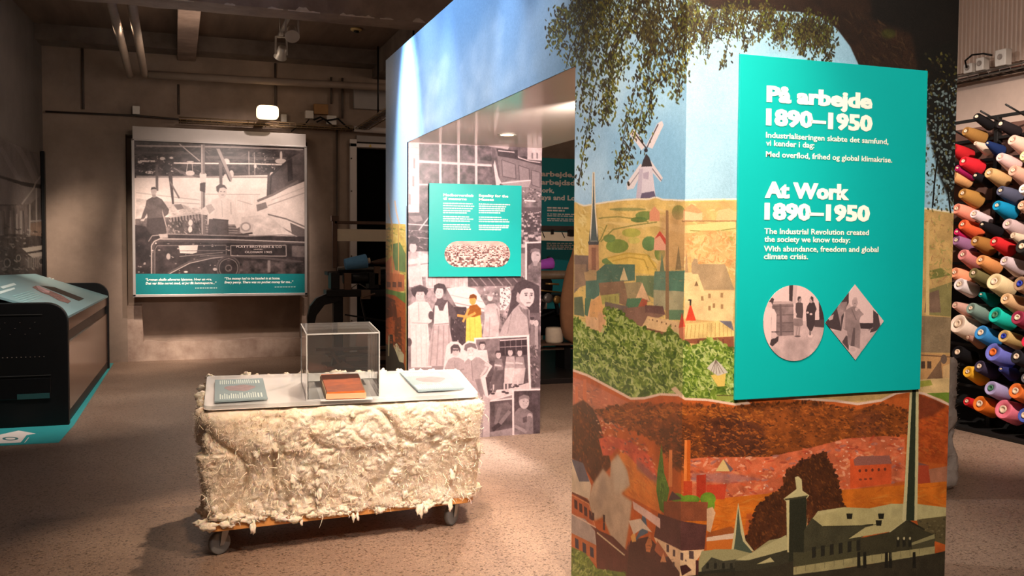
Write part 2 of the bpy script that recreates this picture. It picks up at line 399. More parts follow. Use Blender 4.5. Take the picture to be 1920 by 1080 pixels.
# ---------- painted mural, shared by the two visible faces
A = crop(1060, 340, 2.571); B = crop(1060, 680, 2.7); Cc = crop(1400, 680, 2.7); D = crop(1040, 0, 2.526); S2 = crop(1690, 380, 2.571)
def paint_mural(c, left):
    a, b, k, d, s2 = A, B, Cc, D, S2
    H, W = c.H, c.W
    # sky
    v = np.linspace(0, 1, H)[:, None, None]
    lo, hi = (np.array((196, 222, 240.)), np.array((104, 158, 222.))) if left else (np.array((164, 200, 216.)), np.array((146, 190, 214.)))
    c.a[:] = lo + (hi-lo)*np.clip((v-.45)/.5, 0, 1)
    if left:                                # lighter, greener sky on the near pier
        st = np.linspace(0, 1, W)[None, :, None]; f = np.clip(1-(1-st)*3.2, 0, 1)
        c.a[:] = c.a*(1-f) + np.array((142, 196, 226.))*f
        cl = fbm(H, W, 190, 4, 31, 1.6)[..., None]; c.a[:] += np.clip(cl-.52, 0, 1)*190*np.array((1, .8, .6))
    else:
        cl = fbm(H, W, 150, 4, 33)[..., None]; c.a[:] += (cl-.5)*34
    c.a[:] += (fbm(H, W, 5, 2, 35)[..., None]-.5)*14
    # windmill on the ridge
    wh = (236, 224, 222)
    for q in ([(432,692),(486,585),(508,572),(516,592),(462,705)], [(343,900),(341,868),(405,775),(425,790),(374,892)], [(455,760),(512,842),(502,862),(440,790)], [(352,632),(378,614),(432,690),(412,712)]): c.poly(d(q), wh)
    c.line(d([(434,705),(490,588)]), 2.2, (92, 84, 92)); c.line(d([(432,700),(372,622)]), 2.4, (62, 52, 52)); c.line(d([(425,780),(352,880)]), 1.6, (150, 140, 145)); c.line(d([(440,770),(506,856)]), 1.8, (120, 105, 115))
    c.poly(d([(402,790),(460,786),(480,948),(384,948)]), (228, 216, 222)); c.poly(d([(400,800),(418,800),(408,948),(384,948)]), (200, 186, 200), .8)
    c.poly(d([(410,790),(418,760),(433,728),(448,745),(462,788)]), (66, 58, 62)); c.ell(*d([(432,712)])[0], 3.5, 4, (50, 44, 48))
    c.poly(d([(418,820),(446,812),(444,850),(420,846)]), (170, 150, 170), .6)
    c.poly(d([(404,945),(412,915),(470,905),(482,945)]), (112, 100, 122)); c.poly(d([(384,940),(500,936),(510,952),(384,956)]), (180, 150, 110))
    # hill
    ridge = a([(20,100),(42,105),(90,122),(180,107),(260,96),(340,89),(400,90),(435,80),(470,92),(560,96),(700,92),(836,90)]) + [(1600, 384), (1731, 392), (1800, 402)]
    c.line(ridge, 6, (246, 232, 205))
    c.poly(ridge + [(1800, 760), (1060, 760)], (226, 190, 112), 1, .10)
    if not left: c.poly([(1283, 379), (1390, 377), (1735, 394), (1800, 404), (1800, 760), (1283, 760)], (212, 168, 104), 1, .12)
    P = a
    c.strokes(ridge + a([(836,470),(42,470)]), 420, [(236,206,130),(214,172,92),(200,170,90),(240,214,150),(190,170,90)], (5, 16), (1.2, 3), .5, .25, 21, .3)
    c.poly(P([(165,192),(320,202),(440,190),(570,215),(820,190),(820,236),(560,252),(440,216),(330,226)]), (240, 206, 134), .8)
    c.poly(P([(42,150),(120,180),(110,355),(42,350)]), (238,204,118), .6); c.strokes(P([(42,130),(110,150),(110,350),(42,350)]), 40, [(205,165,80),(245,220,150)], (6,14), (1.5,3), .7, 1.0, 5, .5)
    for x, y, rx, ry, col in [(385,165,48,22,(118,140,72)),(355,185,40,14,(98,126,66)),(250,312,55,34,(128,152,70)),(212,275,30,20,(112,140,76)),(318,248,46,22,(184,180,82)),(405,300,36,36,(98,136,80)),(330,285,30,16,(205,190,100)),(545,150,32,36,(142,142,78)),(300,135,90,8,(150,150,90)),(215,385,40,18,(110,140,80)),(455,345,26,38,(120,140,70)),(785,275,40,12,(160,165,80))]:
        x, y = P([(x, y)])[0]; c.ell(x, y, rx/2.571, ry/2.571, col, .9, 0, .12)
    for q in ([(170,292),(230,232),(330,212),(442,196)], [(160,178),(250,170),(330,180),(400,196)], [(190,402),(290,352),(400,356),(440,430)], [(120,330),(170,280),(200,210)], [(600,238),(700,244),(820,228)]): c.line(P(q), 2.2, (126, 130, 66), .75)
    c.poly(P([(200,372),(290,342),(390,350),(440,400),(436,452),(330,440),(340,402),(230,398)]), (238, 198, 98), .9, .1)
    for q in ([(205,370),(300,346),(395,356),(436,420)], [(225,385),(310,366),(380,378),(400,430)]): c.line(P(q), 2.4, (196, 158, 66), .8)
    c.poly(P([(460,150),(575,150),(590,430),(452,430)]), (198, 148, 104), .55, .1, 4)
    for x, y, rx, ry in ((740,360,80,64),(690,290,110,54),(640,350,60,50)):
        x, y = P([(x, y)])[0]; c.ell(x, y, rx/2.571, ry/2.571, (220, 160, 98), .8, 0, .12); c.ell(x, y, rx/4, ry/4, (232, 182, 118), .7, 0, .1)
    c.strokes(P([(580,250),(820,250),(820,440),(580,440)]), 110, [(228,180,120),(200,140,84),(236,196,136)], (8,18), (1.5,3), .7, None, 9, .9)
    red, pink = (206, 84, 62), (238, 186, 136)
    c.poly(P([(405,192),(405,150),(430,120),(455,150),(455,192)]), (232, 156, 116)); c.poly(P([(425,332),(430,270),(455,240),(487,270),(487,332)]), (236, 170, 136)); c.poly(P([(430,278),(455,238),(492,290),(482,306),(455,262)]), red)
    c.poly(P([(568,192),(568,140),(610,110),(660,150),(660,192)]), pink); c.poly(P([(568,142),(608,108),(662,150),(640,156)]), (240, 150, 100)); c.poly(P([(725,190),(738,140),(790,130),(826,150),(826,190)]), (244, 182, 126)); c.line(P([(560,192),(826,192)]), 2, (150, 110, 70))
    # church
    c.poly(P([(117,290),(126,130),(131,-45),(141,-45),(146,130),(160,290)]), (246, 228, 196)); c.poly(P([(122,288),(131,130),(134,20),(138,20),(141,130),(154,288)]), (92, 102, 100)); c.line(P([(136,24),(136,-40)]), 1.4, (150, 130, 110))
    # town
    T = [([(42,355),(112,358),(115,460),(42,540)], (134,112,98)), ([(42,400),(100,400),(100,500),(42,520)], (160,130,104)), ([(90,440),(150,420),(160,480),(100,490)], (196,160,112)), ([(150,435),(190,400),(335,400),(335,478),(150,492)], (92,120,98)), ([(262,478),(282,413),(302,478)], (230,200,146)), ([(340,455),(430,455),(430,565),(340,520)], (122,136,94)), ([(98,480),(172,475),(160,575),(98,560)], (98,128,108)),
         ([(160,490),(280,480),(312,565),(300,602),(170,562)], (150,116,88)), ([(170,550),(260,540),(260,592),(170,592)], (184,174,96)), ([(285,490),(365,485),(412,578),(300,562)], (166,146,104)), ([(335,572),(370,488),(407,578)], (236,190,142)), ([(425,520),(575,528),(562,645),(425,605)], (176,166,126)), ([(430,435),(578,430),(570,532),(424,522)], (94,130,104)), ([(430,435),(490,433),(490,525),(424,522)], (110,138,112)),
         ([(298,565),(370,562),(346,616),(290,607)], (92,128,92)), ([(345,616),(370,564),(397,572),(386,632)], (186,96,70)), ([(190,580),(300,602),(300,664),(190,622)], (132,112,98)), ([(280,612),(400,600),(482,642),(360,702),(288,652)], (146,108,88)), ([(385,596),(470,602),(482,642),(384,632)], (118,84,74)), ([(498,620),(572,620),(567,668),(498,668)], (106,136,98)),
         ([(575,440),(642,440),(668,525),(815,525),(806,682),(575,662)], (236,196,138)), ([(608,400),(620,372),(636,376),(640,400),(770,400),(815,525),(668,525),(640,448),(608,448)], (174,144,106)), ([(575,440),(610,440),(652,530),(575,530)], (228,190,134)),
         ([(575,688),(742,672),(812,722),(812,746),(575,762)], (228,192,120)), ([(740,672),(800,675),(812,722)], (120,112,120)), ([(575,762),(812,748),(812,804),(575,778)], (142,82,56)), ([(368,702),(396,650),(548,676),(548,742)], (226,186,132)), ([(372,702),(548,744),(548,756),(384,728)], (130,84,60)),
         ([(42,560),(82,555),(92,652),(42,642)], (112,122,92)), ([(98,642),(120,580),(162,550),(192,642),(192,738),(98,702)], (240,190,138)), ([(116,585),(170,550),(192,662),(116,652)], (230,172,110)), ([(95,562),(125,560),(107,652),(92,642)], (95,125,95)), ([(158,630),(192,640),(192,738),(160,720)], (222,168,120)),
         ([(455,437),(465,345),(478,437)], (116,132,100)), ([(530,427),(545,308),(560,427)], (150,126,86)), ([(576,440),(584,330),(592,440)], (170,136,96)),
         ([(112,300),(160,300),(162,428),(110,428)], (196,144,108)), ([(126,320),(146,320),(148,428),(126,428)], (160,110,86)), ([(108,290),(162,290),(160,306),(112,306)], (92,90,88)), ([(113,292),(118,225),(122,292)], (110,112,106)), ([(152,292),(156,218),(160,292)], (110,112,106)),
         ([(545,708),(562,632),(579,702)], (216,86,60)), ([(548,705),(577,705),(574,772),(548,772)], (202,124,88)), ([(580,672),(603,588),(630,672)], (222,72,46)), ([(598,576),(608,576),(606,600),(600,600)], (60,50,40))]
    for q, col in T: c.poly(P(q), col, 1, .10)
    c.ell(*P([(600,573)])[0], 4, 1.4, (50,46,44)); c.poly(P([(484,140),(497,140),(500,664),(482,664)]), (150, 112, 78), .85)
    for i in range(12): c.line(P([(590+i*19,694+(0 if i < 8 else (i-8)*9)-i*1.6),(582+i*20,758-i*1.2)]), 1.0, (176, 132, 72), .8)
    for x, y in ((660,565),(695,553),(754,550),(695,612),(755,604),(716,600)): c.poly(P([(x-6,y-11),(x+6,y-11),(x+6,y+11),(x-6,y+11)]), (150, 112, 72), .85)
    c.poly(P([(622,505),(632,480),(642,505)]), (130,98,66)); c.line(P([(668,526),(815,526)]), 1.6, (214,174,118))
    for i in range(6): c.ell(*P([(420+i*22,668+i*6)])[0], 1.4, 1.8, (140,100,70))
    for q in ([(195,560),(195,585)], [(215,556),(215,585)], [(240,552),(240,582)]): c.line(P(q), 1.3, (140,130,80))
    for i in range(4): c.line(P([(580+i*60,770-i*3),(580+i*60,800-i*1)]), 1.5, (90,52,40))
    c.strokes(P([(42,400),(575,400),(575,690),(42,660)]), 140, [(180,150,110),(120,110,90),(210,170,120),(100,120,95)], (3,9), (.8,2), .45, .2, 41)
    # green bushes
    bush = P([(30,660),(70,670),(100,705),(190,740),(200,690),(195,622),(240,618),(300,662),(365,706),(480,752),(512,712),(560,772),(600,804),(700,764),(790,800),(812,850),(812,1068),(560,1068),(330,1050),(240,1024),(30,930)])
    c.poly(bush, (112, 134, 44), 1, .16); gr = [(150,170,70),(92,118,34),(174,190,96),(70,94,30),(128,152,54),(200,206,130)]
    c.strokes(bush, 560, gr[1::2] + [(60,84,28)], (9, 22), (3, 6), .75, None, 51, .9)
    c.strokes(bush, 620, gr, (8, 18), (1.6, 3.6), .8, 1.0, 52, 1.0); c.strokes(bush, 260, [(214,214,140),(190,200,110)], (6, 13), (.9, 1.7), .75, .7, 53, 1.0)
    c.fringe(bush, 300, gr[:4], (1.5, 5), 203)
    c.poly(P([(700,935),(774,925),(768,988),(735,990)]), (228, 192, 96)); c.poly(P([(682,902),(700,880),(725,860),(752,885),(784,922),(735,938)]), (206, 194, 176))
    for x in (696,712,728,746,764): c.line(P([(725,862),(x,930-(x-730)*.1)]), 1.0, (120,96,84))
    c.poly(P([(508,1000),(530,988),(574,1036),(556,1044)]), (224, 190, 150)); c.poly(P([(730,1028),(812,1030),(812,1058),(730,1058)]), (150, 160, 70)); c.line(P([(730,1032),(812,1034)]), 1.4, (90,80,40))
    # right strip beyond the sign
    if not left:
        for q, col in (([(90,545),(250,555),(250,725),(90,722)], (152,126,94)), ([(90,724),(250,735),(250,845),(90,852)], (208,154,98)), ([(122,850),(190,755),(198,852)], (132,98,72)), ([(200,790),(245,770),(245,850),(200,850)], (222,176,120)), ([(90,852),(250,845),(250,925),(90,930)], (226,188,128)), ([(118,920),(250,914),(250,985),(200,950)], (118,142,50)), ([(90,860),(140,855),(150,880),(90,890)], (170,165,70)), ([(130,420),(250,380),(250,552),(120,540)], (150,136,84)), ([(130,330),(190,315),(240,350),(140,370)], (130,126,66)), ([(120,440),(180,420),(190,530),(110,530)], (134,104,84))): c.poly(s2(q), col, 1, .1)
        c.strokes(s2([(100,60),(250,70),(250,420),(100,420)]), 120, [(190,150,80),(214,180,110),(150,150,80),(170,120,80)], (5,12), (1.2,2.6), .6, None, 61, .7)
        c.line(s2([(92,735),(245,745)]), 2, (120,84,60)); c.poly(s2([(120,95),(134,95),(134,542),(117,542)]), (228, 190, 126))
        for x in (104,134): c.poly(s2([(x-10,765),(x+10,765),(x+10,800),(x-10,800)]), (92, 68, 52))
        c.ell(*s2([(204,755)])[0], 6, 9, (120, 96, 80)); c.strokes(s2([(92,560),(248,566),(248,715),(92,712)]), 60, [(136,112,84),(168,142,108)], (5,12), (1,2), .6, .1, 62)
    # orange path and the autumn picture below it
    c.poly(P([(20,925),(110,955),(240,1018),(335,1050),(400,1062),(400,1090),(20,1090)]), (226, 154, 98), 1, .08)
    pale = b([(20,38),(110,70),(330,188),(400,186),(480,166),(572,170),(605,190),(720,195),(860,218),(940,210)]) + k([(0,190),(200,184),(450,200),(560,216),(680,198),(760,160),(830,150),(900,165),(1030,222),(1060,230)])
    c.line(pale, 9, (238, 198, 172)); c.poly(pale + [(1800, 1500), (1040, 1500)], (192, 92, 38), 1, .12)
    c.poly(b([(30,70),(110,100),(330,205),(300,260),(150,300),(30,250)]), (196, 110, 80), .9, .1)
    c.strokes(b([(36,90),(150,130),(330,215),(200,260),(40,180)]), 50, [(220,130,90),(150,90,80),(235,160,120)], (5,14), (1.5,3), .7, .4, 71)
    for x0, x1, y0, y1 in ((50,64,120,230),(90,106,84,200)): c.poly(b([(x0,y0),(x1,y0),(x1+2,y1),(x0-2,y1)]), (214, 112, 66))
    wood = b([(150,245),(330,206),(470,212),(560,208),(600,212),(860,228),(960,215)]) + k([(30,210),(330,200),(560,238),(700,212),(810,240),(810,360),(700,372),(540,402),(430,420),(330,440),(180,470),(0,492)]) + b([(900,484),(700,486),(600,545),(560,545),(470,405),(330,332),(200,292)])
    c.poly(wood, (132, 68, 28), 1, .22, 1)
    c.poly(b([(690,300),(860,255),(1000,330),(1026,470),(880,485),(700,480)]), (78, 42, 28), .85, .2, 5); c.poly(b([(560,300),(640,300),(690,480),(600,545),(560,500)]), (92, 50, 28), .8, .2, 4)
    c.poly(b([(470,330),(560,330),(585,540),(520,470)]), (96, 54, 26), .7, .2, 4); c.poly(k([(540,260),(680,240),(720,330),(560,390)]), (110, 58, 34), .75, .2, 5)
    br = [(168,86,34),(108,56,26),(196,104,40),(84,46,26),(146,74,30)]
    c.strokes(wood, 1000, br, (4, 11), (1.5, 3.4), .65, .3, 72, .6); c.strokes(wood, 500, [(214,120,48),(60,34,22),(176,92,36),(50,28,20)], (2.5, 6), (1, 2.2), .7, .2, 172, .6); c.strokes(b([(170,240),(600,215),(1000,235),(1000,300),(600,270),(200,290)]), 160, [(206,118,44),(180,96,36)], (4,10), (1.5,3), .6, .2, 73, .6)
    c.poly(k([(815,180),(870,158),(1060,235),(1060,520),(860,500),(815,470)]), (184, 80, 32), 1, .18); c.strokes(k([(860,160),(1040,230),(1040,480),(860,480)]), 120, [(205,96,38),(150,60,28),(170,90,40)], (5,14), (1.5,3.5), .6, .35, 74, .5)
    c.poly(k([(870,165),(960,190),(1010,220),(940,270),(870,290)]), (110, 50, 30), .8, .15, 3)
    c.poly(b([(30,220),(90,188),(140,232),(172,300),(205,420),(235,520),(150,615),(90,520),(30,480)]), (92, 48, 24), 1, .2, 1); c.strokes(b([(36,225),(90,195),(140,240),(200,420),(225,515),(150,600),(36,470)]), 170, [(130,66,26),(70,38,22),(156,84,34)], (4,10), (1.5,3), .6, 1.3, 75)
    c.fringe(wood, 420, [(132,68,28),(108,56,26),(150,78,32),(84,46,26)], (1.5, 5), 201)
    # slope with red roofs
    c.poly(b([(270,465),(330,400),(480,560),(485,765),(300,665)]), (216, 122, 52), 1, .12); c.strokes(b([(290,560),(330,470),(470,600),(470,740),(310,650)]), 60, [(230,146,70),(190,96,44)], (8,22), (1.5,3), .5, .9, 76)
    c.poly(b([(168,385),(230,370),(330,398),(425,470),(475,590),(430,592),(320,472),(262,432),(232,470),(190,470)]), (206, 88, 58), 1, .14)
    c.strokes(b([(165,290),(240,290),(330,340),(440,450),(470,590),(330,480),(190,440)]), 110, [(224,120,84),(178,66,48),(240,166,132),(120,80,80)], (4,9), (2,4.5), .75, .5, 77); c.strokes(b([(150,285),(220,280),(260,330),(180,350)]), 24, [(236,190,160),(210,130,100)], (2,5), (2,3), .8, .2, 78)
    c.poly(b([(360,480),(470,590),(470,620),(360,540)]), (140, 92, 88), .7, .1, 2)
    # houses across the valley
    town = b([(600,490),(700,480),(1030,478)]) + k([(100,480),(330,430),(500,385),(700,372),(800,380),(800,600),(490,650),(190,640),(0,690)]) + b([(900,690),(600,690)])
    c.poly(town, (206, 104, 66), 1, .16); c.strokes(town, 360, [(224,124,84),(178,66,40),(240,170,132),(150,66,46),(160,106,98),(214,92,50),(232,150,100)], (5, 17), (2.5, 6), .7, 0.05, 79); c.strokes(town, 90, [(246,206,172),(240,180,150)], (2,5), (1.5,3), .8, .1, 80)
    c.poly(b([(760,550),(800,488),(835,550)]), (222, 186, 120)); c.poly(b([(800,488),(850,540),(835,555)]), (120, 96, 92)); c.poly(b([(640,560),(830,560),(1000,590),(820,612),(640,600)]), (156, 110, 108), .6, .1, 2)
    c.poly(k([(820,520),(920,520),(930,620),(820,640)]), (176, 70, 42)); c.poly(k([(820,520),(850,500),(920,520)]), (130,80,70)); c.poly(k([(920,540),(1040,520),(1040,600),(930,610)]), (170, 116, 92), .8, .1)
    c.poly(k([(523,488),(732,478),(732,612),(523,638)]), (212, 86, 42), 1, .1); c.poly(k([(540,492),(562,474),(722,470),(734,512),(546,522)]), (150, 92, 78))
    for i in range(5): c.ell(*k([(572+i*32,548-i*2)])[0], 2.4, 3, (110, 50, 34))
    for i in range(3): c.ell(*k([(575+i*26,592-i*2)])[0], 3, 2, (130, 60, 40))
    # ochre field
    c.poly(b([(590,705),(760,690),(1030,662)]) + k([(190,640),(490,644),(800,620),(1050,598),(1050,745),(490,745),(0,765)]) + b([(900,905),(720,862),(600,802)]), (206, 108, 30), 1, .12)
    c.strokes(b([(720,720),(1020,680)]) + k([(400,660),(1020,610),(1020,735),(490,735),(0,760)]) + b([(900,890),(730,850)]), 110, [(226,128,42),(180,84,26),(214,140,60)], (14,40), (1.5,3), .5, .0, 81)
    c.poly(b([(720,860),(840,830),(880,860),(720,900)]), (150, 80, 40), .8); c.poly(b([(715,885),(860,862),(860,890),(715,910)]), (226, 190, 160)); c.poly(b([(715,905),(860,890),(860,950),(715,950)]), (206, 110, 40))
    bsh = k([(-40,930),(0,880),(60,720),(180,640),(200,560),(300,490),(390,458),(440,540),(492,745),(320,802),(200,885),(60,950)])
    c.poly(bsh, (78, 42, 22), 1, .2, 1); c.strokes(bsh, 520, [(110,60,26),(60,32,20),(130,74,34),(92,50,24)], (4,9), (1.4,3), .65, 1.0, 82)
    c.fringe(bsh, 300, [(78,42,22),(92,50,24),(60,32,20)], (1.5, 5.5), 202)
    # smoke, cypress, chimneys, shrubs
    c.poly(b([(110,700),(140,612),(190,535),(226,580),(230,500),(265,462),(312,540),(328,622),(282,662),(338,702),(326,800),(300,960),(240,905),(190,782),(150,800)]), (192, 166, 138), .96, .1, 2); c.poly(b([(150,700),(190,560),(215,640),(180,740)]), (160, 136, 116), .6, 0, 4); c.poly(b([(240,520),(270,480),(310,560),(300,640),(250,660)]), (206, 184, 156), .7, 0, 4)
    c.poly(b([(460,645),(465,560),(487,408),(500,560),(527,640),(502,765),(478,745)]), (88, 118, 44), 1, .2); c.strokes(b([(464,640),(470,560),(487,430),(500,560),(520,640),(495,740)]), 50, [(120,150,60),(64,90,34)], (5,11), (1.2,2.4), .7, 1.4, 83)
    for q, col in (([(525,442),(541,442),(541,628),(521,628)], (226,132,72)), ([(604,392),(634,392),(632,640),(598,662)], (206,96,30)), ([(604,392),(616,392),(614,640),(598,662)], (232,130,60)), ([(598,600),(642,600),(642,672),(598,682)], (190,70,36)), ([(664,570),(712,565),(712,692),(664,682)], (184,58,34)), ([(714,620),(817,614),(806,692),(714,692)], (200,70,42))): c.poly(b(q), col, 1, .08)
    for x, y, rx, ry in ((630,692,52,22),(722,690,40,34),(562,682,36,22),(735,720,22,34)): c.ell(*b([(x, y)])[0], rx/2.7, ry/2.7, (108, 138, 40), 1, 0, .2)
    # lower town
    for q, col in (([(498,702),(722,706),(716,802),(590,802),(498,772)], (140,76,48)), ([(540,650),(590,690),(520,700)], (90,60,60)), ([(470,762),(590,802),(716,822),(704,945),(590,952),(448,884)], (96,58,52)), ([(448,882),(590,952),(704,946),(664,1002),(660,1095),(566,1095),(480,962)], (226,186,142)), ([(716,740),(745,730),(760,760),(735,860),(716,850)], (214,170,130)),
                   ([(280,1045),(330,900),(420,880),(460,920),(520,980),(578,1062),(578,1100),(280,1100)], (86,50,42)), ([(30,640),(120,700),(150,830),(300,970),(322,900),(310,1090),(160,1042),(150,900),(30,830)], (122,68,54)), ([(150,840),(240,880),(320,960),(310,1090),(160,1040)], (104,56,46)),
                   ([(30,482),(95,530),(132,622),(120,692),(30,652)], (216,192,162)), ([(30,486),(90,508),(122,602),(70,602)], (104,96,104)), ([(30,660),(120,712),(150,832),(30,762)], (192,104,64)), ([(30,768),(100,792),(150,852),(157,925),(30,862)], (186,166,152)), ([(30,862),(157,926),(157,1022),(30,942)], (202,114,64)), ([(25,930),(100,962),(160,1042),(300,1062),(322,1110),(25,1110)], (118,134,58)),
                   ([(345,912),(385,830),(390,752),(400,746),(412,820),(418,862),(380,880)], (84,98,110)), ([(330,880),(352,850),(358,905),(338,908)], (236,170,90)), ([(320,800),(380,790),(440,860),(390,840),(345,870)], (222,196,168)), ([(405,920),(428,866),(440,920),(428,960),(408,955)], (200,120,70)), ([(450,950),(465,900),(520,980),(500,1000)], (170,96,64)), ([(340,700),(480,790),(480,840),(345,740)], (222,180,160)), ([(480,1010),(495,960),(512,1010)], (220,150,100)),
                   ([(660,1000),(720,1010),(720,1095),(660,1095)], (80,40,36)), ([(600,1095),(630,1045),(660,1095)], (222,180,140)), ([(580,1030),(612,1022),(640,1050),(590,1080)], (70,36,34))): c.poly(b(q), col, 1, .1)
    c.strokes(b([(285,1040),(330,905),(420,885),(520,985),(570,1062),(300,1075)]), 60, [(100,60,50),(70,40,36)], (8,18), (1,2), .5, .3, 84)
    for x, y, w, h in ((518,938,13,38),(550,962,12,34),(590,980,14,38),(638,972,24,40),(512,990,10,20),(548,1020,10,26),(610,1000,6,10)): c.poly(b([(x-w/2,y-h/2),(x+w/2,y-h/2+3),(x+w/2,y+h/2+3),(x-w/2,y+h/2)]), (92, 70, 66))
    for i in range(4): c.poly(b([(44+i*25,690+i*18),(60+i*25,700+i*18),(62+i*25,745+i*18),(46+i*25,735+i*18)]), (92, 60, 56)); c.line(b([(30,668+i*.5),(120,716),(150,828)]), 1, (230,160,110), .6)
    for i in range(3): c.poly(b([(48+i*38,886+i*22),(66+i*38,896+i*22),(68+i*38,945+i*22),(50+i*38,935+i*22)]), (62, 58, 72))
    for x, y in ((195,790),(195,830),(140,780)): c.poly(b([(x-5,y-22),(x+6,y-18),(x+6,y+20),(x-5,y+16)]), (84,58,52))
    c.line(b([(30,765),(155,835)]), 2, (236,200,170)); c.line(b([(160,860),(300,975)]), 2.4, (214,190,150)); c.strokes(b([(30,945),(100,970),(160,1045),(300,1068),(30,1090)]), 110, gr, (5,12), (1.4,3), .7, None, 85, .8)
    # old factory cut from a greenish print
    dk, cr = (60, 56, 38), (190, 176, 122)
    c.poly(b([(840,955),(856,840),(875,708),(892,800),(912,900),(955,955)]), (206, 188, 136)); c.poly(b([(848,975),(862,880),(875,730),(888,860),(900,905),(948,960),(935,980)]), (76, 84, 66))
    c.poly(b([(675,1000),(690,955),(760,945),(860,945),(940,965),(1030,900)]) + k([(210,880),(210,1080),(-300,1080)]) + b([(675,1095)]), (160, 150, 104)); c.poly(b([(690,1040),(740,985),(800,1005),(935,985),(940,1030),(690,1060)]), (70, 66, 50)); c.poly(b([(672,1060),(940,1030),(1040,1010),(1040,1110),(672,1110)]), (46, 44, 32))
    for x in (720,760,800,840,880,915): c.poly(b([(x-7,1015),(x+7,1013),(x+7,1042),(x-7,1044)]), (40,38,28))
    c.poly(k([(-60,1000),(0,975),(200,872),(215,950),(10,1002)]), (184, 172, 122)); c.poly(k([(-60,1010),(10,1000),(215,945),(240,1080),(-60,1080)]), (60,56,40)); c.poly(k([(48,1022),(120,986),(140,1008)]), (190,176,124))
    c.poly(k([(858,785),(890,728),(905,760),(935,775),(960,765),(1060,785),(1060,940),(880,880)]), (96, 84, 54), 1, .1); c.strokes(k([(870,790),(1040,790),(1040,930),(900,880)]), 40, [(60,54,36),(130,116,80)], (2,6), (2,4), .7, 0, 86)
    c.poly(k([(360,752),(490,732),(620,738),(730,715),(860,715),(1060,740),(1060,770),(900,790),(820,800),(640,830),(300,835)]), cr, 1, .06)
    c.poly(k([(200,705),(186,690),(252,640),(244,580),(260,575),(278,592),(282,648),(317,672),(302,690),(302,830),(312,760),(290,960),(205,960)]), (206, 190, 136)); c.poly(k([(216,690),(302,680),(302,840),(290,1010),(213,1010)]), (44, 44, 30)); c.poly(k([(252,655),(250,588),(272,594),(274,652),(308,672),(300,680),(217,690),(196,690)]), (196, 182, 130)); c.poly(k([(190,690),(310,672),(305,682),(196,698)]), (70,64,44))
    c.poly(k([(290,850),(330,786),(386,830),(582,828),(690,812),(560,900),(480,930),(290,960)]), (68, 64, 44), 1, .1); c.poly(k([(335,784),(500,735),(640,742),(690,800),(580,826),(388,828)]), (182, 168, 114), 1, .06); c.line(k([(386,830),(582,826),(640,818)]), 2, (52,48,32))
    c.poly(k([(516,892),(600,834),(800,784),(826,792),(722,856)]), (186, 172, 118)); c.poly(k([(528,898),(722,858),(808,796),(896,850),(955,872),(945,960),(560,1005)]), (62, 57, 38), 1, .1); c.line(k([(806,794),(900,846)]), 3.2, (46,42,28)); c.line(k([(722,858),(806,796)]), 2, (200,186,134))
    c.poly(k([(834,912),(950,868),(952,890),(834,925)]), (150, 140, 96)); c.poly(k([(836,925),(952,892),(948,950),(836,960)]), (80,74,50))
    for x, y in ((520,778),(680,778),(668,812)): c.poly(k([(x-16,y-14),(x+16,y-14),(x+12,y+14),(x-12,y+14)]), (34, 32, 22))
    c.poly(k([(290,960),(480,915),(560,900),(560,1000),(235,1035),(235,960)]), (74, 70, 46)); c.poly(k([(232,1036),(560,985),(952,930),(952,968),(560,1030),(236,1080)]), (164, 152, 104), 1, .08); c.poly(k([(100,1040),(236,1005),(236,1075),(500,1040),(952,966),(1060,940),(1060,1300),(-400,1300),(-400,1090)]), (54, 48, 34), 1, .12)
    for i in range(6): c.poly(k([(330+i*45,935-i*7),(350+i*45,931-i*7),(350+i*45,985-i*7),(330+i*45,990-i*7)]), (40,38,28))
    for i in range(3): c.poly(k([(758+i*30,890),(774+i*30,888),(774+i*30,930),(758+i*30,934)]), (38,36,26)); c.ell(*k([(766+i*30,890)])[0], 2, 3, (190,176,130))
    for x in (560,590,700,720,840): c.poly(k([(x,960),(x+14,958),(x+16,1040),(x-2,1040)]), (30,28,20))
    for i in range(14): c.line(k([(250+i*48,1028-i*7),(250+i*48,1062-i*7)]), 1, (120,112,78))
    c.poly(k([(826,132),(870,132),(868,500),(862,800),(786,800),(800,600)]), (206, 192, 140)); c.poly(k([(838,132),(856,132),(852,500),(848,800),(806,800),(820,500)]), (46, 52, 36))
    # hanging tree
    g = random.Random(4)
    lf = [(88,96,30),(140,134,46),(54,58,22),(42,32,18),(110,116,40),(32,26,16),(70,68,26),(50,40,22)]; ld = [(44,38,22),(30,22,14),(70,66,28),(56,44,22),(92,84,40)]
    def strand(pts, n, cols, spread=16, size=(1.8, 5.2), twig=True):
        q = d(pts)
        if twig: c.line(q, 1.6, (46, 34, 22), .9)
        for _ in range(n):
            i = g.randrange(len(q)-1); f = g.random(); x = q[i][0]+(q[i+1][0]-q[i][0])*f + g.gauss(0, spread/2.5); y = q[i][1]+(q[i+1][1]-q[i][1])*f + g.gauss(0, spread/2.5)
            L = g.uniform(*size); c.ell(x, y, L, L*g.uniform(.3, .5), g.choice(cols), .92, g.uniform(.6, 2.2), k=6)
    c.poly(d([(640,-80),(650,-20),(700,20),(760,45),(960,50),(1160,58),(1280,88),(1340,142),(1400,222),(1440,310),(1460,420),(1780,420),(1960,420),(1960,-200),(640,-200)]), (42, 26, 16), 1, .18, 1)
    c.poly(d([(1490,-200),(1960,-200),(1960,420),(1780,420),(1720,330),(1690,160),(1500,90)]), (18, 14, 10), .9, .1, 6); c.strokes(d([(1300,60),(1480,60),(1690,200),(1700,330),(1460,300)]), 90, [(58,40,26),(30,20,14),(74,54,34)], (8,24), (2,4), .5, 1.0, 91)
    c.ell(*d([(1580,160)])[0], 14, 9, (58, 60, 20), .7, 0, .3, 3)
